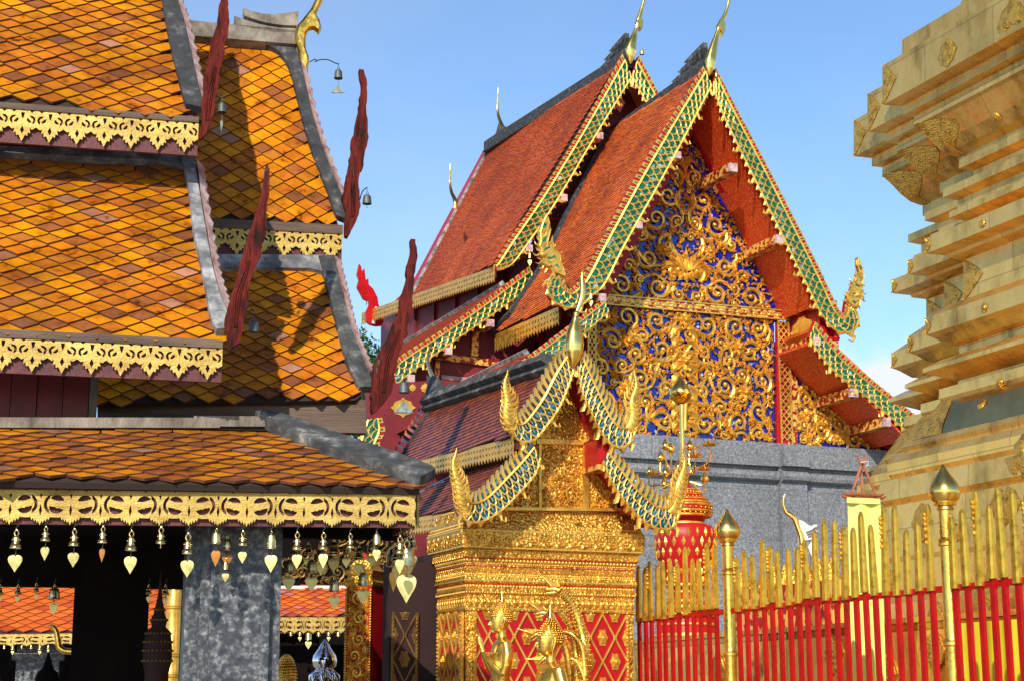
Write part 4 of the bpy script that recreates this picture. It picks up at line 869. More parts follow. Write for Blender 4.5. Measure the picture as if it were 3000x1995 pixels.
# ridge caps
def ridge(parent, p, q, w_, h_, m, name='ridge_cap'):
    mb = MB(); mb.bar(p, q, ZZ, w_, h_); mb.bar(p + ZZ * (h_ * .55), q + ZZ * (h_ * .55), ZZ, w_ * .5, h_ * .35); mb.bar(p - ZZ * (h_ * .45), q - ZZ * (h_ * .45), ZZ, w_ * 1.25, h_ * .14); return part(name, mb, m, parent)
rz = G.c(G.ona(2060, 212, ac)); 
ridge(hall, G.w(ac, BF + .1, G.c(gf(2075, 200))[2] - .02), G.w(ac, BR + .9, G.c(gf(2075, 200))[2] - .02), .26, .26, MT['mortar_dark'])
zr = G.c(gr(1848, 165))[2]
ridge(hall, G.w(ac, BR + .1, zr - .06), G.w(ac, BE, _re[2] + .05), .26, .26, MT['mortar_dark'])
# stepped ridge saddles behind the finials
for bb_, zz_, nm in ((BF, G.c(gf(2075, 200))[2], 'front'), (BR, zr, 'rear')):
    for k in range(3):
        mb = MB(); a0 = G.w(ac, bb_ + .15, zz_ + .12 + .10 * k); pts = [a0, a0 + G.B * (.9 - .2 * k) + ZZ * .0, a0 + G.B * (1.25 - .25 * k) + ZZ * .10, a0 + G.B * (1.0 - .2 * k) + ZZ * .13, a0 + ZZ * .22]
        mb.prism([p - G.A * .05 for p in pts], G.A * .1); part('ridge_saddle', mb, MT['mortar'], hall)
# verge flashings
def strip(parent, pl, path, wd, h0, h1, m, name):
    P = [pl.px(*p) for p in path]; mb = MB(); pts = [pl.T((x, y, (h0 + h1) / 2)) for x, y in P]
    for i in range(len(pts) - 1): mb.bar(pts[i], pts[i + 1], pl.n, wd, h1 - h0)
    return part(name, mb, m, parent)
strip(hall, PA, [(1785, 390), (1690, 583), (1600, 775), (1500, 925), (1446, 976)], .10, -.02, .10, MT['mortar_dark'], 'verge_flashing')
strip(hall, PB, [(1438, 436), (1205, 878)], .09, -.02, .08, MT['mortar_pale'], 'verge_flashing')
mb = MB(); e = PB.T; q = [PB.px(*p) for p in [(1436, 436), (1420, 446), (1300, 668), (1182, 890), (1200, 884), (1316, 655)]]; mb.plate(q, [], -.25, .05); mb.v = [PB.T(p) for p in mb.v]; part('rear_verge_board', mb, MT['redcarve'], hall)
# eave valances
def eave(parent, pl, a, b_, per, h, drop=.0):
    p, q = pl.T((*pl.px(*a), -.04)), pl.T((*pl.px(*b_), -.04)); v = Plane(p, G.B, -G.A)
    x1 = (q - p).dot(v.u); y1 = (q - p).dot(v.v); return valance(parent, v, 0, x1, 0, y1, per * .8, h * .86, 2, m='goldcarve', board=h * .8)
eave(hall, PB, (1444, 778), (1122, 920), .17, .26)
eave(hall, PA, (1632, 895), (1455, 978), .17, .28)
# ---- bargeboards
SP = .155
HFL = [((2060, 195), (2086, 255)), ((1896, 457), (1962, 492)), ((1765, 695), (1838, 712)), ((1709, 801), (1775, 835)), ((1688, 832), (1738, 868)), ((1668, 848), (1700, 903)), ((1658, 838), (1645, 903)), ((1653, 820), (1612, 880)), ((1650, 800), (1600, 845)), ((1645, 785), (1612, 808))]
HFR = [((2098, 200), (2088, 258)), ((2160, 320), (2118, 345)), ((2256, 500), (2204, 522)), ((2383, 749), (2322, 762)), ((2426, 839), (2370, 858)), ((2455, 900), (2400, 918)), ((2468, 918), (2445, 972)), ((2474, 912), (2490, 980)), ((2476, 895), (2518, 950)), ((2480, 875), (2505, 905))]
barge(hall, HFL, gf, NB, SP, 'green', label='long front left bargeboard with green mirror scales')
barge(hall, HFR, gf, NB, SP, 'green', label='front right bargeboard with green mirror scales against the sky')
HRL = [((1823, 158), (1852, 232)), ((1700, 378), (1752, 392)), ((1578, 574), (1636, 588)), ((1485, 709), (1545, 722)), ((1452, 765), (1500, 778)), ((1443, 787), (1458, 794))]
HRR = [((1872, 163), (1850, 229)), ((1921, 255), (1882, 290)), ((1990, 385), (1945, 410))]
barge(hall, HRL, gr, NB, SP * 1.05, 'green'); barge(hall, HRR, gr, NB, SP * 1.05, 'green')
HRLL = [((1551, 780), (1570, 835)), ((1500, 818), (1522, 868)), ((1397, 895), (1425, 938)), ((1299, 963), (1325, 1006)), ((1171, 1044), (1200, 1098)), ((1153, 1075), (1160, 1132))]
barge(hall, HRLL, gr, NB, SP * 1.1, 'green', label='rear aisle bargeboard with green mirror scales')
HFLL = [((1768, 875), (1785, 915)), ((1658, 959), (1700, 990)), ((1577, 1019), (1610, 1058)), ((1500, 1075), (1525, 1115)), ((1400, 1140), (1420, 1180))]
HFRL = [((2388, 942), (2370, 990)), ((2430, 990), (2398, 1040)), ((2495, 1061), (2456, 1104)), ((2579, 1130), (2542, 1170)), ((2675, 1209), (2640, 1255)), ((2780, 1300), (2745, 1345))]
barge(hall, HFLL, gf, NB, SP, 'green', label='front aisle bargeboard at left, half hidden by the golden shrine'); barge(hall, HFRL, gf, NB, SP, 'green', label='front aisle bargeboard at right with green mirror scales')
# lower aisle roofs
def aisle(p1, p2, fn, fl, back, name, fn_a):
    pl = slope_plane(fn(*p1), fn(*p2), G.B); x1, y1 = pl.px(*p1); x2, y2 = pl.px(*p2); vf = pl.px(*fl)[1]; sg = 1
    if (pl.u).dot(G.B) < 0: sg = -1
    xt = lambda y: x1 + (x2 - x1) * (y - y1) / (y2 - y1)
    poly = [(xt(vf), vf), (xt(y2), y2), (xt(y2) + sg * back, y2), (xt(vf) + sg * back, vf)]
    tiles(hall, name, MT['redtile'], pl, poly, .088, .068, .034, .022, 31, shape='round', jit=.006, backth=.08, bmin=(BF if fn is gf else BR) + .03)
    mb = MB(); mb.bar(pl.T((xt(vf) + sg * .1, vf + .05, .05)), pl.T((xt(vf) + sg * back, vf + .05, .05)), pl.n, .10, .09); part('wall_flashing', mb, MT['mortar_pale'], hall)
aisle((1768, 880), (1330, 1195), gf, (1500, 1062), 3.2, 'front_aisle_tiles', None)
aisle((1551, 784), (1110, 1105), gr, (1385, 893), 6.5, 'rear_aisle_tiles', None)
# ---- walls
aw = G.c(gp(1716, 960))[0]; zgt = G.c(gp(2000, 1283))[2]
def boxab(parent, name, a0, a1, b0, b1, z0, z1, m, label=None):
    mb = MB(); mb.box(G.w((a0 + a1) / 2, (b0 + b1) / 2, (z0 + z1) / 2), G.A * ((a1 - a0) / 2), G.B * ((b1 - b0) / 2), ZZ * ((z1 - z0) / 2)); return part(name, mb, m, parent, label=label)
ze = G.c(gp(1765, 872))[2]
boxab(hall, 'side_wall', aw + .25, aw + .45, BP + .1, BE - .3, 0, G.c(gp(1765, 850))[2], MT['redpaint'])
awr = 2 * ac - aw
boxab(hall, 'side_wall', aw - .30, aw - .1, BR + .9, BE + 1.2, 0, G.c(PB.T((*PB.px(1444, 778), 0)))[2] + 1.1, MT['redpaint'])
for k in range(6): boxab(hall, 'wall_post', aw - .36, aw - .3, BR + 1.1 + k * 1.3, BR + 1.22 + k * 1.3, 0, G.c(PB.T((*PB.px(1444, 778), 0)))[2] + .8, MT['redpaint'])
# side wall frames: posts and rails in stencilled gold
for k in range(7):
    b_ = BP + .9 + k * 1.6
    if b_ < BE - 1: boxab(hall, 'wall_post', aw + .19, aw + .26, b_ - .08, b_ + .08, 0, ze - .2, MT['redcarve'])
# rear gable wall
g2 = lambda x, y: G.onb(x, y, BR + .85)
mb = MB(); mb.prism([g2(1858, 225), g2(1560, 715), g2(1500, 800), g2(1420, 960), g2(1420, 1200), g2(1990, 1200), g2(1990, 430)], G.B * .15); part('rear_gable_wall', mb, MT['redwall'], hall)
mb = MB()
for a_, c_ in (((1690, 470), (1600, 640)), ((1720, 600), (1640, 730)), ((1650, 560), (1740, 565)), ((1590, 640), (1700, 655)), ((1560, 760), (1660, 770))):
    mb.bar(g2(*a_) + NB * .03, g2(*c_) + NB * .03, G.B, .05, .05)
part('gable_frame', mb, MT['redcarve'], hall)
g3 = lambda x, y: G.onb(x, y, BR + .6)
mb = MB(); mb.prism([g3(1566, 838), g3(1400, 950), g3(1200, 1100), g3(1150, 1160), g3(1150, 1700), g3(1560, 1700)], G.B * .15); part('aisle_gable_wall', mb, MT['redwall'], hall)
def gplate(parent, name, pts, fn, off, th, m):
    mb = MB(); mb.prism([fn(*p) + NB * (off - th) for p in pts], NB * th); return part(name, mb, m, parent)
gplate(hall, 'stencilled_band', [(1284, 1036), (1500, 1062), (1500, 1082), (1284, 1056)], g3, .06, .05, MT['fretband'])
gplate(hall, 'stencilled_band', [(1381, 968), (1400, 962), (1397, 1046), (1377, 1044)], g3, .075, .05, MT['fretband'])
gplate(hall, 'stencilled_band', [(1272, 1060), (1285, 1060), (1282, 1135), (1270, 1135)], g3, .075, .05, MT['fretband'])
gplate(hall, 'wall_rail', [(1290, 1100), (1500, 1122), (1500, 1132), (1290, 1112)], g3, .08, .06, MT['pink'])
g4 = lambda x, y: G.onb(x, y, BR - .4)
mb = MB(); mb.prism([g4(1080, 1128), g4(1290, 1112), g4(1400, 1122), g4(1400, 1900), g4(1080, 1900)], G.B * .2); part('porch_wall', mb, MT['redwall'], hall)
def medallion(cx, cy, w_, h_, fn, off, parent):
    mb = MB(); n = 16
    for rr in ((1.0, .8), (.45, .3)):
        o = [fn(cx + w_ * rr[0] * math.copysign(abs(math.cos(t)) ** 1.5, math.cos(t)) * (1 - .16 * (i % 2)), cy + h_ * rr[0] * math.copysign(abs(math.sin(t)) ** 1.5, math.sin(t)) * (1 - .16 * (i % 2))) for i, t in ((i, math.tau * i / n) for i in range(n))]
        mb.prism([p + NB * off for p in o], NB * (.02 if rr[0] == 1 else .035))
    part('diamond_medallion', mb, MT['goldpaint'], parent)
for c_ in ((1180, 1194, 38, 30), (1208, 1136, 11, 12), (1245, 1137, 15, 16), (1330, 1142, 14, 14)): medallion(*c_, g4, .0, hall)
for i, k in enumerate((1.6,)): pass
# ---- overhang: soffits, purlins, wall plate
sfL = (gf(2078, 275), gf(1755, 850)); sfR = (gf(2092, 275), gf(2394, 888)); sfA = (gf(2375, 1000), gf(2660, 1280)); sfAL = (gf(1782, 905), gf(1400, 1180))
for nm, (p, q) in (('left', sfL), ('right', sfR), ('aisle', sfA), ('aisle_left', sfAL)):
    o = prof_slab(hall, p, q, BF + .03, BP + .35, MT['soffit'], 'soffit', .05)
# flush border rafter along the pediment edge
def rafter(p, q, wd, hh, b_, m=MT['redcarve'], dz=0):
    a1, _, z1 = G.c(p); a2, _, z2 = G.c(q); mb = MB(); mb.bar(G.w(a1, b_, z1 + dz), G.w(a2, b_, z2 + dz), G.B, hh, wd); part('edge_rafter', mb, m, hall)
rafter(gp(2012, 362), gp(2308, 915), .12, .16, BP - .10); rafter(gp(2020, 372), gp(1760, 865), .12, .16, BP - .10)
rafter(gp(2330, 1085), gp(2600, 1320), .12, .14, BP - .10)
def purlin(px, py, s=.085, fn=gf, b1=BP + .2, m=MT['fretband']):
    a_, b_, z_ = G.c(fn(px, py)); mb = MB(); mb.box(G.w(a_, (b_ + .06 + b1) / 2, z_), G.A * s, G.B * ((b1 - b_ - .06) / 2), ZZ * s); o = part('purlin', mb, m, hall)
    mb = MB(); mb.box(G.w(a_, b_ + .02, z_), G.A * (s * .9), G.B * .04, ZZ * (s * .9)); part('purlin_end', mb, MT['pink'], o)
for p in ((2148, 492), (2285, 702), (2392, 1000), (2502, 1150), (2598, 1236)): purlin(*p, b1=BP + .1)
for p in ((1985, 455), (1872, 660), (1765, 872)): purlin(*p, s=.07, b1=BP + .1)
for p in ((1757, 398), (1652, 580), (1550, 728), (1437, 947), (1314, 1028), (1204, 1108)): purlin(*p, s=.075, fn=gr, b1=BR + .85)
# end block between the two tiers at right
a0 = G.c(gp(2308, 940))[0]; a1 = G.c(gf(2392, 940))[0]; z1_ = G.c(gp(2310, 935))[2]; z0_ = G.c(gp(2310, 1030))[2]
boxab(hall, 'bracket_block', a0 + .02, a0 + .30, BF + .16, BP + .1, z0_, z1_, MT['redcarve'])
boxab(hall, 'bracket_plate', a0 - .02, a0 + .36, BF + .10, BP + .1, z1_, z1_ + .14, MT['fretband'])
boxab(hall, 'bracket_plate', a0 - .02, a0 + .36, BF + .10, BP + .1, z0_ - .14, z0_, MT['fretband'])
mb = MB(); c0 = G.w(a0 + .02, (BF + BP) / 2 + .1, (z0_ + z1_) / 2); n = 20
pts = [c0 - G.A * .012 + G.B * (.40 * math.copysign(abs(math.cos(t)) ** 1.4, math.cos(t)) * (1 - .13 * (i % 2))) + ZZ * (.26 * math.copysign(abs(math.sin(t)) ** 1.4, math.sin(t)) * (1 - .13 * (i % 2))) for i, t in ((i, math.tau * i / n) for i in range(n))]
mb.prism(pts, -G.A * .03); part('diamond_medallion', mb, MT['goldpaint'], hall)
mb = MB(); mb.lathe(G.w(a0 + .33, BF + .12, z0_ + .02), [(.05, 0), (.07, .04), (.05, .08), (.075, .2), (.05, .3), (.075, .36), (.05, .4)], 12); part('turned_drop', mb, MT['redcarve'], hall, 40)
# ---- pediment
def field(name, pts, sizes, rad, seed, axis=None, dens=1500, wall='blue', pad=.45):
    gplate(hall, name, pts, gp, .0, .08, MT[wall]); pl = Plane(gp(2000, 1000), G.A, NB); poly = [pl.px(*p) for p in pts]
    ax = pl.px(*axis)[0] if axis else None
    mb = scrollwork(poly, sizes, rad, .025, seed, ax, dens, True, pad); mb.v = [pl.T(p) for p in mb.v]; return part('gilded_scrollwork', mb, MT['goldcarve'], hall, 45), pl
up = [(2017, 385), (1925, 545), (1830, 722), (1745, 866), (2310, 916), (2188, 716), (2108, 572), (2062, 470)]
o, PLP = field('upper_mosaic_panel', up, (.25, .20, .165, .135, .105, .08, .06), .044, 3, (2008, 700), 2600, pad=.8)
lo = [(1722, 884), (2268, 930), (2268, 1302), (1722, 1268)]
field('lower_mosaic_panel', lo, (.25, .20, .165, .135, .105, .08, .06), .044, 8, (1998, 1100), 2600, pad=.8)
field('aisle_mosaic_panel', [(2334, 1108), (2400, 1160), (2470, 1218), (2592, 1318), (2334, 1304)], (.19, .15, .11, .08), .042, 14, pad=.8)
# central urn and flowers, applied in relief
def lathe_flat(cx, cy, prof, pl, name, m, sy=.35):
    x0, y0 = pl.px(cx, cy); mb = MB(pl.T); n = 12; vs = []; fs = []
    for r, y in prof:
        for k in range(n + 1):
            t = math.pi * k / n; vs.append((x0 + math.cos(t) * r, y0 + y, .03 + math.sin(t) * r * sy))
    w_ = n + 1
    for i in range(len(prof) - 1):
        for k in range(n): fs.append((i * w_ + k, i * w_ + k + 1, (i + 1) * w_ + k + 1, (i + 1) * w_ + k))
    mb.add(vs, fs); part(name, mb, m, hall, 50)
mbu = MB(PLP.T); ux, uy = PLP.px(2008, 800)
for k in range(9): leaf(mbu, ux + .05 * (k - 4), uy + .02 * abs(k - 4), math.pi / 2 - (k - 4) * .30, .46 - .03 * abs(k - 4), .055, .05, .07, -(k - 4) * .12)
for k in range(7): leaf(mbu, ux + .05 * (k - 3), uy + .0, -math.pi / 2 + (k - 3) * .42, .22, .045, .05, .06, (k - 3) * .2)
part('relief_lotus', mbu, MT['goldcarve'], hall, 50)
for cx, cy, r in ((2004, 1060, .17), (2004, 940, .15), (1836, 1000, .14), (2160, 1020, .14), (1960, 1030, .1), (2048, 1030, .1), (2075, 740, .12), (1940, 735, .12), (1830, 1140, .16), (2180, 1150, .16), (1790, 930, .12)):
    x0, y0 = PLP.px(cx, cy); mb = MB(PLP.T)
    for k in range(8): leaf(mb, x0 + math.cos(k * .785) * r * .25, y0 + math.sin(k * .785) * r * .25, k * .785, r, r * .25, .06, .05, 0)
    mb.ball((x0, y0, .09), r * .3, 8, 5); part('relief_flower', mb, MT['goldcarve'], hall, 50)
# central stem
mb = MB(PLP.T); pts = [(*PLP.px(x, y), .06) for x, y in ((2003, 1262), (2003, 1220), (2004, 1180), (2004, 1150), (2005, 1120))]; mb.tube(pts, [.05, .04, .05, .035, .02], 8)
for sg in (-1, 1):
    for k in range(9):
        x0, y0 = PLP.px(2003, 1240 - 34 * k); leaf(mb, x0 + sg * .03, y0, math.pi / 2 - sg * 1.0, .34, .07, .05, .07, -sg * 1.1)
part('relief_stem', mb, MT['goldcarve'], hall, 50)
# bands and pilasters
gplate(hall, 'pediment_band', [(1745, 866), (2310, 915), (2310, 941), (1745, 893)], gp, .09, .09, MT['fretband'])
pl = PLP; mb = MB(pl.T); x0, y0 = pl.px(1752, 879); x1, y1 = pl.px(2304, 928); n = 46
for i in range(n):
    t = (i + .5) / n; cx, cy = x0 + (x1 - x0) * t, y0 + (y1 - y0) * t
    if i % 2: mb.box((cx, cy, .095), (.035, .0, 0), (0, .035, 0), (0, 0, .008))
    else: mb.tube([(cx + .045 * math.cos(a), cy + .035 * math.sin(a), .095) for a in [j * math.tau / 8 for j in range(9)]], .010, 4)
for dy in (-.085, .085): mb.bar((x0, y0 + dy, .095), (x1, y1 + dy, .095), (0, 0, 1), .022, .02)
part('band_ornament', mb, MT['goldpaint'], hall)
def lattice(name, x0, x1, ya, yb, base, cell=.13, off=.05):
    a_ = [(x0, ya[0]), (x1, ya[1]), (x1, yb[1]), (x0, yb[0])]; gplate(hall, name, a_, gp, off, off + .02, MT[base])
    X0, Y0 = pl.px(x0, ya[0]); X1, _ = pl.px(x1, ya[1]); Yb = pl.px(x0, yb[0])[1]; mb = MB(pl.T); wd = X1 - X0; n = int((Y0 - Yb) / cell)
    for i in range(n):
        y = Y0 - i * cell
        for k in range(2):
            xa, xb = X0 + wd * k / 2, X0 + wd * (k + 1) / 2
            mb.bar((xa, y, off + .03), (xb, y - cell, off + .03), (0, 0, 1), .016, .02); mb.bar((xb, y, off + .034), (xa, y - cell, off + .034), (0, 0, 1), .016, .02)
    for x in (X0, X1): mb.bar((x, Y0, off + .032), (x, Yb, off + .032), (0, 0, 1), .02, .03)
    part('gold_lattice', mb, MT['goldpaint'], hall)
lattice('lattice_pilaster', 2272, 2303, (942, 946), (1302, 1304), 'redcarve')
lattice('lattice_pilaster', 1716, 1738, (905, 908), (1268, 1270), 'redcarve')
gplate(hall, 'edge_post', [(2305, 1040), (2333, 1042), (2333, 1308), (2305, 1306)], gp, .04, .1, MT['fretband'])
# ---- granite base
for nm, y0a, y0b, off, x0_, x1_ in (('granite_wall', 1270, 2000, .06, 1440, 2900),):
    a0 = G.c(gp(x0_, 1400))[0]; a1 = G.c(gp(2900, 1400))[0]
    zt = G.c(gp(1838, 1275))[2]
    boxab(hall, 'granite_wall', a0, a1, BP - .10, BP + .4, 0, zt - .42, MT['granite'])
    boxab(hall, 'granite_frieze', a0, a1, BP - .22, BP + .4, zt - .42, zt, MT['granite'])
    a2, a3 = G.c(gp(2268, 1400))[0], G.c(gp(2345, 1400))[0]
    def mould(aa, bb, ex):
        mb = MB(); prof = [(.02, -.42), (.0, -.44), (.0, -.47), (.03, -.49), (.08, -.50), (.14, -.54), (.16, -.60), (.14, -.66), (.08, -.69), (.03, -.70)]
        vs = []; fs = []
        for a_ in (aa, bb):
            for d_, z_ in prof: vs.append(G.w(a_, BP - .08 - d_ - ex, zt + z_))
            vs += [G.w(a_, BP + .2, zt - .70), G.w(a_, BP + .2, zt - .42)]
        n = len(prof) + 2; fs = [tuple(range(n)), tuple(range(2 * n - 1, n - 1, -1))] + [(i, (i + 1) % n, n + (i + 1) % n, n + i) for i in range(n)]
        mb.add(vs, fs); part('granite_cornice', mb, MT['granite'], hall)
    mould(a0, a2 - .002, 0); mould(a2, a3, .1); mould(a3 + .002, a1, .0)
    boxab(hall, 'granite_pilaster', a2, a3, BP - .22, BP, 0, zt - .69, MT['granite']); boxab(hall, 'granite_pilaster', a2, a3, BP - .34, BP, zt - .415, zt - .1, MT['granite'])
# ---- horn finials (front, rear) and small rear horns
def horn(parent, path, fn, nrm, name='horn_finial', m='goldsmooth', n=14, flat=.7, label=None):
    P = smooth_path([fn(x, y) for x, y, r in path], 4); D = fn(path[0][0], path[0][1]).y / FPX
    rr = []
    for i in range(len(path) - 1):
        for j in range(4): rr.append((path[i][2] * (1 - j / 4) + path[i + 1][2] * j / 4) * D)
    rr.append(path[-1][2] * D); mb = MB(); mb.tube(P, rr, n, flat, nrm); return part(name, mb, MT[m], parent, 60, label)
gh = lambda x, y: G.onb(x, y, BF - .05)
def beak(parent, pts, fn, th): return carved_plate(parent, 'finial_beak', pts, fn, NB, th, 'goldsmooth')
h = horn(hall, [(2140, -60, 1), (2136, 0, 4), (2126, 40, 6), (2112, 68, 8), (2104, 92, 7), (2098, 110, 8), (2088, 150, 15), (2082, 178, 18), (2080, 198, 14), (2078, 222, 2)], gh, NB)
beak(h, [(2114, 56), (2122, 70), (2122, 90), (2114, 112), (2110, 92), (2100, 76)], gh, .10)
grh = lambda x, y: G.onb(x, y, BR - .05)
h = horn(hall, [(1890, -50, 1), (1887, 0, 4), (1878, 35, 6), (1871, 62, 9), (1866, 84, 7), (1860, 100, 8), (1852, 128, 15), (1848, 146, 18), (1848, 163, 14), (1847, 188, 2)], grh, NB)
beak(h, [(1872, 52), (1882, 64), (1880, 82), (1876, 92), (1870, 78), (1862, 66)], grh, .10)
ge = lambda x, y: G.ona(x, y, ac)
horn(hall, [(1459, 258, .6), (1459, 280, 2.5), (1457, 310, 3.5), (1459, 335, 4.5), (1465, 355, 6), (1474, 378, 8)], ge, NB, 'rear_horn')
mb = MB(); mb.prism([ge(x, y) - G.A * .05 for x, y in px_poly(2.1436, 1000, 0, [(1000, 775), (1020, 800), (1055, 798), (1075, 812), (1060, 845), (1010, 880), (940, 935), (965, 880), (985, 830)])], G.A * .1); part('ridge_saddle', mb, MT['mortar'], hall)
gx = lambda x, y: G.ona(x, y, aw - .6)
horn(hall, [(1319, 480, .6), (1319, 505, 2.5), (1318, 535, 3.5), (1323, 565, 5.5), (1334, 590, 8), (1334, 612, 9)], gx, NB, 'rear_horn')
# ---- serpent heads
naga_head(hall, px_poly(2.34, 1000, 600, [(1400, 60), (1374, 115), (1354, 185), (1358, 250), (1348, 282), (1364, 318), (1348, 348), (1378, 368), (1368, 398), (1388, 425), (1412, 432), (1440, 428), (1455, 470), (1530, 500), (1525, 470), (1518, 440), (1500, 400), (1500, 370), (1486, 335), (1450, 300), (1442, 250), (1402, 280), (1428, 165), (1400, 180), (1418, 120)]), gf, NB, .10, (1588, 748))
naga_head(hall, px_poly(1.889, 1600, 500, [(1718, 483), (1716, 520), (1730, 570), (1712, 572), (1710, 610), (1690, 618), (1688, 640), (1672, 675), (1662, 690), (1658, 720), (1690, 760), (1720, 762), (1730, 745), (1728, 722), (1752, 715), (1742, 695), (1752, 680), (1735, 660), (1752, 640), (1738, 632), (1752, 600), (1748, 560), (1735, 520)]), gf, NB, .10, (2508, 866))
mb_ = px_poly(2.34, 1000, 600, [(120, 410), (105, 480), (118, 520), (105, 570), (128, 610), (150, 650), (175, 662), (170, 690), (182, 640), (188, 690), (165, 740), (168, 800), (195, 825), (235, 835), (270, 832), (290, 800), (280, 735), (252, 690), (245, 640), (215, 580), (185, 552), (182, 508), (165, 520), (155, 440), (140, 465), (132, 425)])
ge2 = lambda x, y: G.ona(x, y, aw - 1.4)
carved_plate(hall, 'serpent_board', mb_, lambda x, y: G.onb(x, y, BE - .2), NB, .08, 'brightred', label='plain bright red back of a serpent board against the sky')
carved_plate(hall, 'board_batten', px_poly(2.34, 1000, 600, [(232, 700), (250, 705), (228, 818), (210, 814)]), lambda x, y: G.onb(x, y, BE - .27), NB, .04, 'white')
# small verge serpents low at the left (seen over the porch hip)
HL = [((1118, 1222), (1075, 1230)), ((1128, 1262), (1062, 1268)), ((1112, 1300), (1050, 1315)), ((1130, 1340), (1075, 1352))]
gq = lambda x, y: G.onb(x, y, BR - 1.2)
barge(hall, HL, gq, NB, .16, 'green', label='small gilded serpent neck over the porch hip')
# small bells of the great hall
for px_, py_, fn, bh, bw_, lb in ((1880, 138, grh, 16, 14, 'little gold bell beside the horn finial of the rear gable'), (1731, 848, gf, 20, 13, 'little gold bell hanging beside the lower end of the front left bargeboard'), (1552, 730, gr, 20, 13, 'little gold bell at the foot of the rear gable bargeboard'), (2098, 205, gh, 14, 10, 'little dark bell under the front horn finial')):
    p = fn(px_, py_); k = p.y / FPX; wind_bell(p, 5 * k, 5 * k, bh * k, bw_ * k, 'smooth', (5 * k, bh * .9 * k, bw_ * k) if bw_ == 13 else None, lb, 'brass' , 'brassleaf', 'small bells on the great hall')
# ================================================================ gilded stupa (right)
_r0 = atY(2588, 250, 14.0); A0, B0, _ = G.c(_r0); ND = (G.A + G.B).normalized()
prof_px = [(2990, -420), (2990, -200), (2930, -190), (2905, 20), (2642, 118), (2642, 188), (2588, 192), (2588, 308), (2644, 312), (2644, 339), (2678, 342), (2678, 370), (2690, 376), (2712, 396), (2740, 425), (2772, 450), (2809, 462), (2809, 495), (2852, 500),
    (2852, 530), (2800, 542), (2762, 556), (2762, 580), (2805, 588), (2805, 612), (2780, 622), (2780, 640), (2838, 650), (2838, 664), (2760, 682), (2713, 699), (2713, 744), (2770, 748), (2775, 757), (2825, 762), (2825, 880), (2762, 900), (2713, 933), (2713, 982), (2736, 990),
    (2776, 1011), (2810, 1014), (2810, 1036), (2762, 1052), (2702, 1080), (2702, 1092), (2758, 1105), (2806, 1116), (2806, 1130), (2751, 1140), (2751, 1168), (2758, 1177), (2738, 1200), (2712, 1235), (2688, 1268), (2673, 1290),
    (2650, 1296), (2638, 1312), (2650, 1332), (2612, 1338), (2598, 1360), (2602, 1392), (2612, 1402), (2578, 1412), (2574, 1470), (2590, 1480), (2560, 1492), (2560, 1640), (2520, 1660), (2520, 1760), (2480, 1780), (2480, 2300)]
prof = []
for x, y in prof_px:
    c = G.c(hit(x, y, G.w(A0, B0, 0), ND)); prof.append((A0 - c[0], max(0, c[2])))
DA, DB = .28, .65
def ring(o, z, S=3.6):
    """plan of one level: the long left-facing side, three redented corners, then the hidden far side"""
    p = [(A0 - o, B0 + o)]
    a_, b_ = A0 - o, B0 + o
    for k in range(2):
        p += [(a_ + DA, b_), (a_ + DA, b_ + DB)]; a_ += DA; b_ += DB
    p += [(a_ + DA, b_), (a_ + DA, b_ + .02)]
    aE = A0 + S; bE = b_ + .02
    p += [(aE + o * .0, bE), (aE, B0 - S - 1.2), (A0 + 2 * DA - o, B0 - S - 1.2), (A0 + 2 * DA - o, B0 - S), (A0 + DA - o, B0 - S), (A0 + DA - o, B0 - S + .6), (A0 - o, B0 - S + .6)]
    return [G.w(a, b, z) for a, b in p]
stupa = thing('gilded_stupa', 'towering gilded stupa with stepped corners and embossed copper plates behind the red fence', 'stupa', G.w(A0 + 1.8, B0 - 1.5, 0))
def tier(name, i0, i1):
    mb = MB(); R_ = [ring(*prof[i]) for i in range(i0, i1 + 1)]; n = len(R_[0]); vs = [p for r in R_ for p in r]; fs = []
    for k in range(len(R_) - 1):
        for i in range(n): fs.append((k * n + i, k * n + (i + 1) % n, (k + 1) * n + (i + 1) % n, (k + 1) * n + i))
    fs += [tuple(range(n)), tuple(range(len(R_) * n - 1, (len(R_) - 1) * n - 1, -1))]
    mb.add(vs, fs); return part(name, mb, MT['copper_bright' if name == 'stupa_bell' else 'copper'], stupa)
iB = prof_px.index((2758, 1177)); iC = prof_px.index((2673, 1290)); i1 = prof_px.index((2852, 530)); i2 = prof_px.index((2770, 748)); i3 = prof_px.index((2825, 880))
tier('upper_cornice', 0, i1); tier('middle_moulding', i1, i2); tier('stupa_shaft', i2, i3); tier('lower_moulding', i3, iB); tier('stupa_bell', iB, iC); tier('stupa_base', iC, len(prof) - 1)
def o_at(z):
    for i in range(len(prof) - 1):
        (o1, z1), (o2, z2) = prof[i], prof[i + 1]
        if min(z1, z2) <= z <= max(z1, z2) and abs(z1 - z2) > 1e-6: return o1 + (o2 - o1) * (z - z1) / (z2 - z1)
    return prof[-1][0]
mbd = MB()
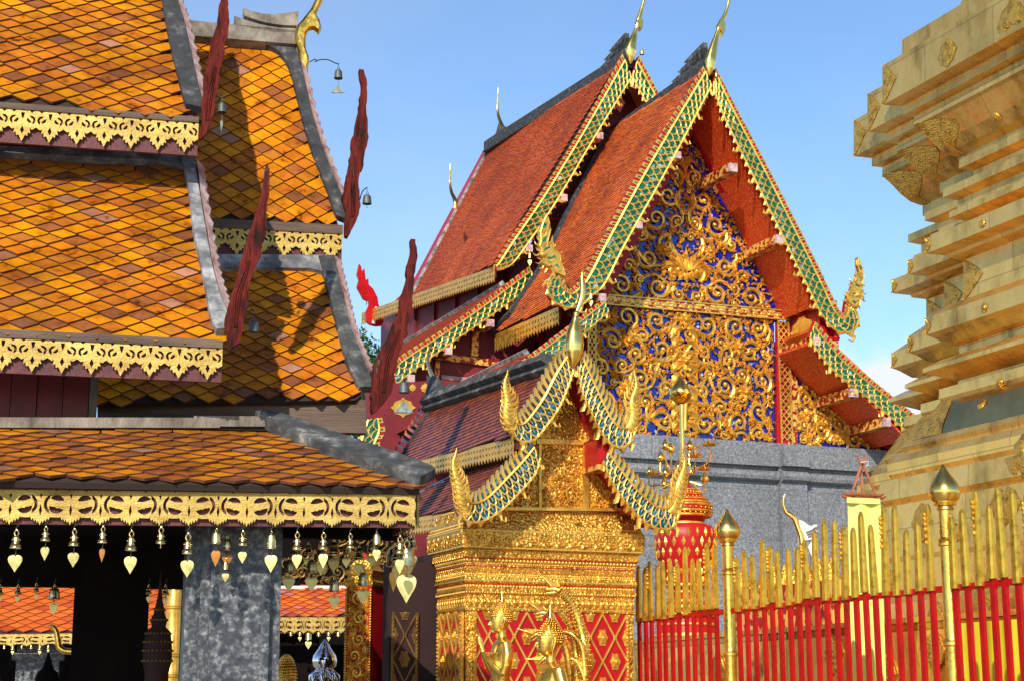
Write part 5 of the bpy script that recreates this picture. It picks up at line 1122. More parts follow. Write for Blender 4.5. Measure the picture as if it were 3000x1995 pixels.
def emboss(px_, py_, rw, rh, n=16):
    o = 0
    for _ in range(8): p = G.ona(px_, py_, A0 - o); o = o_at(p.z)
    p = G.ona(px_, py_, A0 - o - .004); k = p.y / FPX; kb = .66
    pts = []
    for i in range(n):
        t = math.tau * i / n; c_, s_ = math.cos(t), math.sin(t); q = 1 - .10 * (i % 2)
        zz = s_ * abs(s_) ** .4 * rh * k * q; bb = c_ * abs(c_) ** .4 * rw * k / kb * q
        pts.append(G.w(A0 - o_at(p.z + zz) - .006, 0, 0) * 1 + G.B * (G.c(p)[1] + bb) + ZZ * (p.z + zz))
    mb = MB(); cc = p - G.A * .012; inner = [lerp(q, cc, .45) - G.A * .01 for q in pts]; m = len(pts)
    mb.add(pts + inner + [p - G.A * .02], [(i, (i + 1) % m, m + (i + 1) % m, m + i) for i in range(m)] + [(m + i, m + (i + 1) % m, 2 * m) for i in range(m)])
    part('embossed_lozenge', mb, MT['goldrelief'], stupa, 60)
for q in ((2774, 156, 32, 48), (2963, 62, 48, 75), (2921, 346, 13, 17), (2878, 655, 10, 15), (2883, 902, 10, 17), (2877, 1183, 14, 17), (2985, 1335, 45, 70), (2943, 1477, 50, 62), (2700, 1530, 34, 60), (2870, 1745, 45, 70), (2741, 1800, 26, 48), (2930, 1120, 10, 14), (2800, 1560, 20, 30), (2600, 1700, 24, 40)): emboss(*q)
def corner_patch(k, ia, ib, wf, name='embossed_corner', n=10):
    """raised plate wrapped on the tip of redent k, between profile stations ia..ib"""
    mb = MB(); L_ = []; M_ = []; N_ = []
    tot = (ib - ia)
    for j in range(n + 1):
        t = j / n; x = ia + tot * t; i = min(int(x), ib - 1); f = x - i; o = lerp(prof[i][0], prof[i + 1][0], f) + .006; z = lerp(prof[i][1], prof[i + 1][1], f)
        w_ = wf(t); a = A0 - o + DA * k; b = B0 + o + DB * k
        L_.append(G.w(a, b, z)); M_.append(G.w(a - .012, b - w_ * .5, z)); N_.append(G.w(a, b - w_, z))
    m = n + 1; mb.add(L_ + M_ + N_, [(i, i + 1, m + i + 1, m + i) for i in range(n)] + [(m + i, m + i + 1, 2 * m + i + 1, 2 * m + i) for i in range(n)])
    part(name, mb, MT['goldrelief'], stupa, 50)
iS = prof_px.index((2588, 192)); iV = prof_px.index((2678, 370)); iW = prof_px.index((2809, 462)); iR = prof_px.index((2825, 762)); iT = prof_px.index((2713, 699)); iU = prof_px.index((2713, 933))
tri = lambda w_: (lambda t: max(.004, w_ * (1 - abs(2 * t - 1)) ** .8))
for k in range(3):
    corner_patch(k, iS, iS + 1, tri(.20)); corner_patch(k, iV, iW, lambda t: .12 + .30 * math.sin(math.pi * min(1, t * 1.15)) ** 2 if t < .87 else .12)
    corner_patch(k, iR, iR + 1, tri(.26)); corner_patch(k, iT, iT + 1, tri(.08)); corner_patch(k, iU, iU + 1, tri(.08))
    corner_patch(k, iB, iC, lambda t: .16 + .25 * t)
# ---------------------------------------------------------------- stupa terrace
zt_ = G.ona(2250, 1857, 5.45).z
ter = thing('gilded_terrace', 'low gilded terrace wall running behind the red fence bars', 'terrace', G.w(6, 9, 0))
boxab(ter, 'terrace_wall', 5.45, 9.0, 2.0, 13.2, 0, zt_, MT['copper'])
boxab(ter, 'terrace_coping', 5.41, 9.0, 1.98, 13.24, zt_ + .002, zt_ + .03, MT['copper'])
for x, y in ((2444, 1915), (2741, 1905), (2105, 1960), (2600, 1975)):
    p = G.ona(x, y, 5.445); mb = MB(); pts = []
    for i in range(16):
        t = math.tau * i / 16; c_, s_ = math.cos(t), math.sin(t); pts.append(p + G.B * (c_ * abs(c_) ** .4 * .09 * (1 - .1 * (i % 2))) + ZZ * (s_ * abs(s_) ** .4 * .11 * (1 - .1 * (i % 2))))
    mb.prism(pts, -G.A * .012); part('embossed_lozenge', mb, MT['goldrelief'], ter)
a_ = G.ona(2300, 1700, 7.0)
low = thing('gilded_balustrade', 'low carved orange-gold balustrade between the lotus vase and the stupa', 'balustrade', a_ * 1)
p0, p1 = G.c(G.ona(2145, 1760, 6.9)), G.c(G.ona(2440, 1760, 6.9))
boxab(low, 'balustrade_panel', 6.9, 7.1, p1[1], p0[1], zt_, G.ona(2300, 1712, 6.9).z, MT['fretband'])
for i in range(9):
    b_ = lerp(p0[1], p1[1], (i + .5) / 9); mb = MB(); z_ = G.ona(2300, 1712, 6.9).z; mb.lathe(G.w(6.95, b_, zt_), [(.05, 0), (.06, .1), (.035, .16), (.06, .3), (.04, z_ - zt_ - .1), (.06, z_ - zt_), (.01, z_ - zt_ + .16)], 10); part('baluster', mb, MT['goldrelief'], low, 40)
# yellow cloth wrapped on the terrace
p0, p1 = G.c(G.ona(2835, 1900, 5.40)), G.c(G.ona(3200, 1900, 5.40)); z1 = G.ona(2900, 1820, 5.40).z
mb = MB(); n = 24; vs = []; fs = []
for i in range(n + 1):
    b_ = lerp(p0[1], p1[1], i / n); d = .012 * math.sin(i * 1.7) - .02
    vs += [G.w(5.385 + d, b_, z1), G.w(5.385 + d * 1.6, b_, z1 - .9)]
for i in range(n): fs.append((2 * i, 2 * i + 2, 2 * i + 3, 2 * i + 1))
mb.add(vs, fs); o = part('yellow_cloth', mb, MT['yellow'], None, 60); tag(o, 'bright yellow cloth stretched low behind the fence at the right edge', 'cloth')
# ================================================================ fence
AF = 4.69; zr_ = 2.115
fence = thing('railing_fence', 'red steel bar fence with gilded spear tips and gold bud topped posts', 'fence', G.w(AF, 6, 0))
bL = G.c(G.ona(1872, 1800, AF))[1]; posts = [G.c(G.ona(2137, 1790, AF))[1], G.c(G.ona(2782, 1730, AF))[1]]; bR_ = 4.6
rd = random.Random(4)
def rail(b0, b1, z):
    mb = MB(); mb.bar(G.w(AF, b0, z), G.w(AF, b1, z), ZZ, .026, .028); part('rail', mb, MT['brightred'], fence)
for b0, b1 in ((bL, posts[0] + .045), (posts[0] - .045, posts[1] + .045), (posts[1] - .045, bR_)):
    rail(b0, b1, zr_); rail(b0, b1, .45)
b = bL - .02; k = 0
while b > bR_:
    if min(abs(b - q) for q in posts) > .055:
        lean = rd.uniform(-.006, .006); zt = zr_ + rd.choice((-.01, -.005, .02, .0)); top = 1.6 + .875 + rd.choice((-.07, -.02, 0, .03, .05, -.04)) * (1 if b < posts[0] else .7)
        mb = MB(); mb.bar(G.w(AF, b, .25), G.w(AF - .01, b + lean, zt), G.A, .030, .016); br = part('fence_bar', mb, MT['brightred'], fence)
        w_ = .0235; mb = MB(); rings = []
        for h, q in ((0, 1.0), (.01, 1.03), (.6, .86), (.86, .78), (.94, .66), (.985, .4), (1, .1)):
            z = zt + (top - zt) * h; c = G.w(AF - .01 - .004, b + lean * (1 + h * 2), z); rings.append([c + G.A * (x * w_ * .62 * q) + G.B * (y * w_ * q) for x, y in ((-.55, -1), (.55, -1), (1, -.55), (1, .55), (.55, 1), (-.55, 1), (-1, .55), (-1, -.55))])
        vs = [p for r in rings for p in r]; m = 8; fs = [(i * m + j, i * m + (j + 1) % m, (i + 1) * m + (j + 1) % m, (i + 1) * m + j) for i in range(len(rings) - 1) for j in range(m)] + [tuple(reversed(range(m))), tuple(range(len(vs) - m, len(vs)))]
        mb.add(vs, fs); tp = part('spear_tip', mb, MT['tip'], br)
        if k % 4 == 2:
            for hh in (.55, .62, .7, .76, .82, .87): mb.ball(G.w(AF - .014 - .018, b + lean * 2, zt + (top - zt) * hh), .008 + .002 * (hh > .8), 6, 4, (1, 1, 1.5))
            bpy.data.objects.remove(tp, do_unlink=True); part('spear_tip', mb, MT['tip'], br, 50)
    b -= rd.uniform(.083, .092); k += 1
for i, pb_ in enumerate(posts):
    r = .033; top = G.ona((2137, 2782)[i], (1487, 1355)[i], AF).z; k = G.ona(2137, 1500, AF).y / FPX if i == 0 else G.ona(2782, 1400, AF).y / FPX
    mb = MB(); zs = lambda y: G.ona((2137, 2782)[i], y, AF).z
    H = top - .19
    p_ = [(r, 0), (r, H - .62), (r * 1.25, H - .615), (r * 1.25, H - .60), (r * 1.1, H - .595), (r, H - .58), (r * .97, H - .18), (r * 1.2, H - .175), (r * 1.2, H - .165), (r * 1.05, H - .16), (r * 1.2, H - .15), (r * .95, H - .14), (r * .93, H - .02), (r * 1.2, H - .015), (r * 1.05, H)]
    mb.lathe(G.w(AF, pb_, 0), p_, 24); po = part('gold_post', mb, MT['goldleaf'], fence, 35)
    mb = MB(); mb.lathe(G.w(AF, pb_, H), [(.03, 0), (.05, .005), (.052, .012), (.047, .016), (.062, .03), (.072, .055), (.071, .075), (.062, .10), (.045, .125), (.027, .15), (.014, .17), (.007, .185), (.001, .19)], 28); part('bud_finial', mb, MT['goldsmooth'], po, 50)
# ================================================================ golden shrine
SB, SF = 9.22, 8.97
sp = lambda x, y: G.onb(x, y, SB); sf = lambda x, y: G.onb(x, y, SF)
asr = G.c(sf(1686, 1030))[0]
shr = thing('golden_shrine', 'small golden shrine with curling blue scaled serpent bargeboards and purple tiled roof', 'shrine', G.w(asr, SB + .8, 0))
cR = G.c(sp(1855, 1900)); cL = G.c(sp(1367, 1900)); cC = G.c(G.ona(1285, 1900, cL[0])); DS = cC[1] - SB
sp_px = [(1790, 1478), (1814, 1491), (1838, 1500), (1858, 1518), (1873, 1545), (1888, 1568), (1890, 1578), (1888, 1612), (1884, 1621), (1872, 1626), (1872, 1646), (1864, 1652), (1860, 1668), (1862, 1674), (1858, 1690), (1864, 1702), (1866, 1716), (1858, 1722), (1858, 1732), (1864, 1738), (1864, 1745), (1857, 1752), (1857, 1788), (1862, 1791), (1862, 1797), (1855, 1800), (1855, 2300)]
sprof = []
for x, y in sp_px:
    c = G.c(hit(x, y, G.w(cR[0], SB, 0), ND)); sprof.append((c[0] - cR[0], max(0, c[2])))
def sring(o, z):
    return [G.w(a, b, z) for a, b in ((cR[0] + o, SB - o), (cR[0] + o, SB + DS + o), (cL[0] - o, SB + DS + o), (cL[0] - o, SB + DS * .5), (cL[0] - o, SB - o))]
mb = MB(); RR = [sring(*q) for q in sprof]; n = 5; vs = [p for r in RR for p in r]
fs = [(k * n + i, k * n + (i + 1) % n, (k + 1) * n + (i + 1) % n, (k + 1) * n + i) for k in range(len(RR) - 1) for i in range(n)] + [tuple(range(n)), tuple(range(len(vs) - 1, len(vs) - n - 1, -1))]
mb.add(vs, fs); part('shrine_body', mb, MT['goldrelief'], shr)
def zpx(y): return sp(1600, y).z
def s_o(z):
    for i in range(len(sprof) - 1):
        (o1, z1), (o2, z2) = sprof[i], sprof[i + 1]
        if min(z1, z2) <= z <= max(z1, z2) and abs(z1 - z2) > 1e-6: return o1 + (o2 - o1) * (z - z1) / (z2 - z1)
    return 0
def yz(y): return G.c(hit(1860, y, G.w(cR[0], SB, 0), ND))[2]
def runs(z):
    o = s_o(z); return [(G.w(cL[0] - o, SB - o, z), G.w(cR[0] + o, SB - o, z), NB), (G.w(cL[0] - o, SB + DS + o, z), G.w(cL[0] - o, SB - o, z), -G.A)]
def beads(y, r, sp_, name='bead_row', m='goldpaint', sq=1.2):
    mb = MB()
    for p, q, _ in runs(yz(y)):
        d = (q - p).length; n = max(2, int(d / sp_))
        for i in range(n): mb.ball(lerp(p, q, (i + .5) / n), r, 6, 4, (1, 1, sq))
    part(name, mb, MT[m], shr, 60)
def line(y, w_, m='goldpaint', name='moulding_line'):
    mb = MB()
    for p, q, _ in runs(yz(y)): mb.bar(p, q, ZZ, w_, w_ * .8)
    part(name, mb, MT[m], shr)
for y, r, s_ in ((1497, .005, .014), (1510, .006, .018), (1556, .006, .016), (1566, .005, .013), (1628, .006, .016), (1655, .0105, .022), (1664, .005, .013), (1694, .006, .014), (1700, .006, .016), (1728, .009, .019), (1746, .006, .016)): beads(y, r, s_)
for y, w_, m in ((1505, .006, 'goldpaint'), (1573, .008, 'goldpaint'), (1620, .008, 'goldpaint'), (1671, .007, 'redcarve'), (1712, .010, 'goldpaint'), (1722, .006, 'redcarve'), (1790, .008, 'goldpaint'), (1650, .005, 'redcarve')): line(y, w_, m)
def scrollband(ya, yb, name='scroll_frieze', fig=False):
    za, zb = yz(ya), yz(yb); h = za - zb; mb = MB()
    for (p, q, _), (p2, q2, _) in zip(runs(za - .001), runs(zb + .001)):
        d = (q - p).length; n = max(1, int(d / (h * (1.05 if not fig else .55)))); nn = (q - p).cross(ZZ).normalized()
        if nn.dot(CAM - p) < 0: nn = -nn
        c0, c1 = (p + p2) / 2, (q + q2) / 2; u = (q - p).normalized()
        T = lambda v: u * v[0] + ZZ * v[1] + nn * v[2]
        for i in range(n):
            c = lerp(c0, c1, (i + .5) / n); sub = MB()
            if fig:
                sub.tube([(0, -h * .45, 0), (0, -h * .2, .004), (0, h * .1, .004), (0, h * .2, .002)], [h * .14, h * .17, h * .13, h * .05], 6); sub.ball((0, h * .28, .004), h * .09, 6, 4)
                sub.tube([(-h * .26, h * .15, 0), (0, h * .46, .006), (h * .26, h * .15, 0)], h * .03, 4)
                for sg in (-1, 1): sub.tube([(0, h * .08, .004), (sg * h * .2, -h * .1, .01), (sg * h * .05, -h * .15, .014)], h * .05, 4)
            else:
                spiral(sub, 0, 0, h * .42, (i % 2) * 3.14, 1 if i % 2 else -1, h * .06, .003, 1.3, True)
                leaf(sub, h * .3, h * .2, .6, h * .4, h * .1, 0, .006, 1); leaf(sub, -h * .3, -h * .2, 3.7, h * .4, h * .1, 0, .006, 1)
            sub.v = [c + T(v) for v in sub.v]; mb.add(sub.v, sub.f)
    part(name, mb, MT['goldcarve'], shr, 50)
scrollband(1514, 1552); scrollband(1577, 1616); scrollband(1631, 1648); scrollband(1674, 1690); scrollband(1752, 1787, 'figure_frieze', True)
# red lattice panels
def lat_panel(p, q, z0, z1, cw, chh, name, mr_='redcarve', mg_='goldpaint', mc_='goldcarve'):
    u = (q - p).normalized(); nn = u.cross(ZZ); nn = nn if nn.dot(CAM - p) > 0 else -nn; d = (q - p).length; o0 = V3((p.x, p.y, 0)) + nn * .004
    mb = MB(); mb.prism([o0 + ZZ * z0, o0 + u * d + ZZ * z0, o0 + u * d + ZZ * z1, o0 + ZZ * z1], nn * .004); pn = part(name, mb, MT[mr_], shr)
    bars = MB(); med = MB(); n = max(1, round(d / cw)); cw = d / n; rows = int((z1 - z0) / chh) + 1
    T = lambda x, z, h: o0 + u * x + ZZ * z + nn * (.006 + h)
    for r in range(rows):
        zt = z1 - r * chh
        for i in range(n):
            x = i * cw; zl = max(z0, zt - chh); f = (zt - zl) / chh
            bars.bar(T(x, zt, .003), T(x + cw * f, zl, .003), nn, .010, .008); bars.bar(T(x + cw, zt, .005), T(x + cw - cw * f, zl, .005), nn, .010, .008)
            if zt - chh / 2 > z0: 
                for k in range(4): 
                    a = k * math.pi / 2 + .785; bars.ball(T(x + cw / 2 + math.cos(a) * .010, zt - chh / 2 + math.sin(a) * .010, .008), .007, 5, 3)
        for i in range(n + 1):
            for (cx, cz) in ((i * cw, zt - chh / 2), ((i + .5) * cw, zt)):
                if cx < -.001 or cx > d + .001: continue
                for (w_, h_, hh) in ((.036, .056, .004), (.022, .036, .012), (.012, .02, .018)):
                    pts = []
                    for j in range(12):
                        t = math.tau * j / 12; X = cx + math.cos(t) * w_ * (1 - .25 * (j % 2)); Z = cz + math.sin(t) * h_ * (1 - .2 * (j % 2)); pts.append(T(min(d, max(0, X)), min(z1, max(z0, Z)), 0))
                    med.prism(pts, nn * hh)
                med.ball(T(min(d - .004, max(.004, cx)), min(z1 - .005, max(z0, cz)), .014), .008, 6, 4)
    part('lattice_bars', bars, MT[mg_], pn); part('lattice_medallions', med, MT[mc_], pn)
    for x in (0, d):
        mb = MB(); mb.bar(T(x, z0, .004), T(x, z1, .004), nn, .018, .016)
        for j in range(int((z1 - z0) / .022)): mb.ball(T(x, z0 + .022 * j, .012), .009, 5, 3)
        part('border_moulding', mb, MT[mc_], pn, 50)
z1l = yz(1800); z0l = z1l - 1.1
pF = (G.w(cL[0] + .045, SB, 0), G.w(cR[0] - .045, SB, 0)); lat_panel(pF[0], pF[1], z0l, z1l, .150, .275, 'lattice_panel')
pC = (G.w(cL[0] - .0, SB + DS - .04, 0), G.w(cL[0] - .0, SB + .04, 0)); lat_panel(pC[0], pC[1], z0l, z1l, .15, .275, 'lattice_panel')
# side wall of the shrine further back (its shadow is put into the near-black colour)
w0 = G.c(G.onb(1140, 1800, SB + DS + .12))[0]; boxab(shr, 'side_wing', w0, cL[0] + .1, SB + DS + .12, SB + DS + .24, 0, yz(1640), MT['dark_shade_lacquer'])
pS = (G.w(w0 + .02, SB + DS + .12, 0), G.w(w0 + .17, SB + DS + .12, 0)); lat_panel(pS[0], pS[1], z0l, z1l + .02, .15, .275, 'lattice_panel', 'dark_shade_lacquer', 'dull_shade_gold', 'dull_shade_gold')
boxab(shr, 'inner_core', cL[0] + .1, cR[0] - .05, SB + DS, SB + 1.7, 0, yz(1600), MT['dark_shade_lacquer'])
# roofs
PU = slope_plane(sf(1655, 1040), sf(1510, 1262), G.B)
poly = [PU.px(*p) for p in [(1640, 1062), (1600, 1098), (1262, 1200), (1225, 1265), (1168, 1366), (1330, 1325), (1505, 1272), (1570, 1190), (1620, 1110)]]
tiles(shr, 'upper_roof_tiles', MT['purptile'], PU, poly, .036, .034, .014, .010, 51, shape='round', jit=.002, backth=.03, bmin=SF + .01)
PW = slope_plane(sf(1556, 1320), sf(1385, 1500), G.B)
poly = [PW.px(*p) for p in [(1556, 1322), (1505, 1337), (1366, 1378), (1200, 1455), (1170, 1520), (1340, 1492), (1400, 1500)]]
tiles(shr, 'lower_roof_tiles', MT['purptile'], PW, poly, .036, .034, .014, .010, 52, shape='round', jit=.002, backth=.03, bmin=SF + .01)
def sslab(p1, p2, ba, bb, m, name, th=.03):
    a1, _, z1 = G.c(p1); a2, _, z2 = G.c(p2); mb = MB(); mb.prism([G.w(a1, ba, z1), G.w(a2, ba, z2), G.w(a2, bb, z2), G.w(a1, bb, z1)], V3((0, 0, -th))); part(name, mb, m, shr)
sslab(sf(1702, 1075), sf(1790, 1290), SF + .02, SB + 1.9, MT['redcarve'], 'right_slope'); sslab(sf(1785, 1340), sf(1930, 1520), SF + .02, SB + 1.9, MT['redcarve'], 'right_slope')
sslab(sf(1686, 1090), sf(1560, 1262), SF + .02, SB + .1, MT['redcarve'], 'soffit'); sslab(sf(1570, 1360), sf(1420, 1500), SF + .02, SB + .1, MT['redcarve'], 'soffit')
zrid = G.c(sf(1650, 1062))[2]; bre = G.c(G.ona(1268, 1195, asr))[1]
mb = MB(); q0, q1 = sf(1625, 1075), PU.T((*PU.px(1258, 1200), .03)); q0 = PU.T((*PU.px(1622, 1082), .03)); mb.bar(q0, q1, PU.n, .075, .05); mb.bar(q0 + PU.n * .02 + ZZ * .03, q1 + PU.n * .02 + ZZ * .03, PU.n, .05, .06); mb.bar(q0 + ZZ * .065, q1 + ZZ * .065, ZZ, .03, .03); part('ridge_cap', mb, MT['mortar'], shr)
strip(shr, PU, [(1264, 1205), (1225, 1268), (1168, 1362)], .035, -.01, .025, MT['mortar_dark'], 'verge_flashing')
mb = MB(); mb.bar(PW.T((*PW.px(1560, 1318), .02)), PW.T((*PW.px(1366, 1377), .02)), PW.n, .05, .03); part('wall_flashing', mb, MT['mortar'], shr)
# hooked tiles on the rear verge
mb = MB()
for i in range(9):
    t = i / 9; c = PU.T((*PU.px(lerp(1258, 1172, t), lerp(1205, 1352, t)), .02)); d = PU.T((*PU.px(lerp(1258, 1172, t) - 12, lerp(1205, 1352, t) - 8), .03)); mb.tube([c, d, d + ZZ * .03], [.012, .012, .004], 5)
part('verge_hooks', mb, MT['purptile'], shr)
def seave(pl, a, b_, h):
    p, q = pl.T((*pl.px(*a), -.015)), pl.T((*pl.px(*b_), -.015)); v = Plane(p, G.B, -G.A); x1 = (q - p).dot(v.u); y1 = (q - p).dot(v.v)
    valance(shr, v, 0, x1, 0, y1, .05, h, 2, th=.006, m='goldcarve', board=h * .8, nm='eave_fringe')
seave(PU, (1500, 1276), (1172, 1368), .085); seave(PW, (1345, 1492), (1172, 1522), .08)
# end ornament of the rear ridge
mb = MB(); PO = lambda x, y: PU.T((*PU.px(x, y), .02)); z = lambda l: [PO(x, y) for x, y in px_poly(2.34, 1000, 600, l)]
mb.prism(z([(630, 1200), (650, 1230), (675, 1205), (700, 1215), (720, 1250), (750, 1285), (775, 1280), (808, 1258), (790, 1300), (720, 1340), (640, 1370), (625, 1330), (640, 1270)]), PU.n * .05); part('ridge_saddle', mb, MT['mortar'], shr)
h = horn(shr, [(1269, 1008, .8), (1264, 1030, 3), (1259, 1055, 5), (1262, 1080, 6), (1272, 1105, 7), (1282, 1125, 9), (1280, 1140, 8)], lambda x, y: PO(x, y), PU.n, 'rear_horn', 'goldleaf')
# gable wall and its carving
sg = lambda pts, name, off, th, m: gplate(shr, name, pts, sp, off, th, m)
sg([(1687, 1085), (1600, 1240), (1560, 1330), (1440, 1492), (1814, 1494), (1765, 1330), (1730, 1240)], 'gable_wall', .0, .05, MT['goldrelief'])
def sfield(pts, sizes, rad, seed, axis=None, dens=700):
    pl = Plane(sp(1650, 1400), G.A, NB); poly = [pl.px(*p) for p in pts]; ax = pl.px(*axis)[0] if axis else None
    sub = scrollwork(poly, sizes, rad, .008, seed, ax, dens, True, .5); sub.v = [pl.T(p) for p in sub.v]; part('gilded_scrollwork', sub, MT['goldcarve'], shr, 45)
sfield([(1583, 1310), (1701, 1312), (1701, 1486), (1583, 1484)], (.055, .04, .028, .02, .014), .007, 5, (1642, 1400))
sfield([(1686, 1130), (1612, 1275), (1706, 1278)], (.035, .025, .017, .012), .006, 6)
sfield([(1575, 1350), (1475, 1484), (1575, 1484)], (.035, .025, .017, .012), .006, 7); sfield([(1726, 1380), (1730, 1486), (1806, 1488), (1770, 1420)], (.03, .02, .014), .006, 9)
sg([(1568, 1286), (1706, 1290), (1706, 1304), (1568, 1300)], 'gable_band', .025, .03, MT['goldcarve']); sg([(1704, 1304), (1722, 1305), (1722, 1490), (1704, 1489)], 'gable_pilaster', .02, .03, MT['goldcarve']); sg([(1576, 1300), (1583, 1300), (1583, 1486), (1576, 1486)], 'gable_pilaster', .02, .03, MT['goldcarve'])
sg([(1430, 1486), (1815, 1489), (1818, 1498), (1425, 1495)], 'gable_band', .035, .04, MT['goldcarve'])
a0 = G.c(sp(1708, 1300))[0]; za, zb = sp(1710, 1290).z, sp(1710, 1380).z
boxab(shr, 'bracket_block', a0, a0 + .075, SF + .04, SB, zb + .015, za - .015, MT['redcarve']); boxab(shr, 'bracket_plate', a0 - .006, a0 + .09, SF + .03, SB, za - .015, za + .02, MT['fretband']); boxab(shr, 'bracket_plate', a0 - .006, a0 + .09, SF + .03, SB, zb - .015, zb + .015, MT['fretband'])
a0 = G.c(sp(1812, 1490))[0]; boxab(shr, 'bracket_plate', a0 - .01, a0 + .10, SF + .03, SB, sp(1812, 1510).z, sp(1812, 1490).z, MT['fretband'])
SUL = [((1660, 1012), (1685, 1075)), ((1615, 1062), (1665, 1140)), ((1572, 1138), (1640, 1200)), ((1538, 1190), (1605, 1250)), ((1518, 1212), (1570, 1292)), ((1508, 1214), (1530, 1303)), ((1503, 1205), (1498, 1275)), ((1502, 1190), (1480, 1235))]
SUR = [((1712, 1030), (1688, 1075)), ((1745, 1080), (1700, 1150)), ((1778, 1150), (1728, 1215)), ((1803, 1200), (1752, 1265)), ((1825, 1222), (1785, 1308)), ((1838, 1222), (1825, 1318)), ((1845, 1212), (1852, 1288)), ((1846, 1198), (1866, 1250))]
SLL = [((1552, 1292), (1582, 1345)), ((1517, 1322), (1570, 1393)), ((1465, 1375), (1517, 1455)), ((1415, 1428), (1462, 1507)), ((1390, 1443), (1405, 1536)), ((1376, 1440), (1363, 1532)), ((1367, 1428), (1343, 1504)), ((1362, 1415), (1340, 1465))]
SLR = [((1790, 1312), (1764, 1352)), ((1830, 1352), (1788, 1418)), ((1882, 1412), (1832, 1482)), ((1930, 1450), (1885, 1537)), ((1952, 1455), (1935, 1558)), ((1963, 1445), (1970, 1550)), ((1970, 1428), (1990, 1508)), ((1974, 1412), (1998, 1462))]
for q, lb in ((SUL, 'upper left curling bargeboard'), (SUR, 'upper right curling bargeboard'), (SLL, 'lower left curling bargeboard'), (SLR, 'lower right curling bargeboard')): barge(shr, q, sf, NB, .045, 'teal', True, lb)
H1 = px_poly(2.34, 1000, 600, [(1140, 1130), (1118, 1165), (1108, 1200), (1090, 1240), (1098, 1290), (1092, 1330), (1105, 1375), (1130, 1400), (1165, 1420), (1180, 1470), (1262, 1440), (1262, 1385), (1245, 1330), (1200, 1280), (1165, 1240), (1148, 1195)])
def crest(path, sgn, eye):
    """slim upturned serpent end: tapering S-shaped body, back flames, snout and eye"""
    P = smooth_path([sf(x, y) for x, y, r in path], 4); k = P[0].y / FPX; rr = []
    for i in range(len(path) - 1):
        for j in range(4): rr.append(lerp(path[i][2], path[i + 1][2], j / 4) * k)
    rr.append(path[-1][2] * k); mb = MB(); mb.tube(P, rr, 12, .6, NB); o = part('serpent_end', mb, MT['goldcarve'], shr, 60); g = MB(); n = len(P)
    for i in range(2, n - 2, 2):
        t = (P[i + 1] - P[i - 1]).normalized(); side = t.cross(NB).normalized(); side = side if side.dot(G.A) * sgn > 0 else -side
        q = P[i] + side * rr[i] * .8; g.tube([q, q + side * rr[i] * .8 + t * rr[i] * .5, q + side * rr[i] * 1.0 + t * rr[i] * 2.0], [rr[i] * .42, rr[i] * .34, .0008], 6)
        q = P[i] - side * rr[i] * .8; g.tube([q, q - side * rr[i] * .45 + t * rr[i] * .4, q - side * rr[i] * .5 + t * rr[i] * 1.2], [rr[i] * .3, rr[i] * .24, .0008], 6)
        g.tube([P[i] + NB * rr[i] * .55 + side * rr[i] * .7, P[i] + NB * rr[i] * .75 - t * rr[i] * .5, P[i] + NB * rr[i] * .55 - side * rr[i] * .7], rr[i] * .10, 4)
    e = sf(*eye); q = e - G.A * sgn * 9 * k; g.ball(e + NB * 9 * k, 4 * k, 8, 5); g.tube([e - ZZ * 3 * k, q - ZZ * 4 * k, q - G.A * sgn * 8 * k + ZZ * 1 * k, q - G.A * sgn * 11 * k + ZZ * 7 * k], [8 * k, 6.5 * k, 4 * k, 1 * k], 8); g.tube([e - ZZ * 13 * k, q - ZZ * 14 * k, q - G.A * sgn * 6 * k - ZZ * 12 * k], [6 * k, 4 * k, 1 * k], 7)
    part('crest_flames', g, MT['goldpaint'], o, 60)
CU = [(1506, 1262, 18), (1492, 1238, 18), (1487, 1210, 17), (1490, 1185, 17), (1487, 1160, 13), (1481, 1138, 9), (1481, 1115, 5.5), (1486, 1098, 3), (1488, 1082, .8)]
CLo = [(1372, 1510, 18), (1358, 1485, 18), (1350, 1458, 17), (1346, 1428, 17), (1338, 1400, 14), (1331, 1374, 9), (1330, 1350, 6), (1335, 1330, 3), (1338, 1312, .8)]
crest(CU, 1, (1484, 1178)); crest([(3346 - x, y, r) for x, y, r in CU], -1, (1862, 1178))
H2 = px_poly(1.972, 1150, 1200, [(370, 224), (345, 265), (332, 330), (340, 400), (348, 460), (380, 498), (395, 530), (425, 540), (495, 500), (492, 455), (455, 415), (425, 385), (392, 345), (372, 300), (382, 260)])
crest(CLo, 1, (1342, 1418)); crest([(3337 - x, y - 4, r) for x, y, r in CLo], -1, (1995, 1414))
h = horn(shr, [(1707, 793, .8), (1705, 812, 5), (1708, 840, 10), (1706, 868, 10), (1698, 895, 8), (1691, 912, 6), (1689, 920, 9), (1688, 925, 7), (1686, 945, 13), (1684, 975, 24), (1683, 1005, 29), (1682, 1030, 27), (1680, 1055, 17), (1678, 1074, 3)], lambda x, y: G.onb(x, y, SF - .03), NB, n=20, flat=.8, label='tall polished gold teardrop finial at the apex of the shrine')
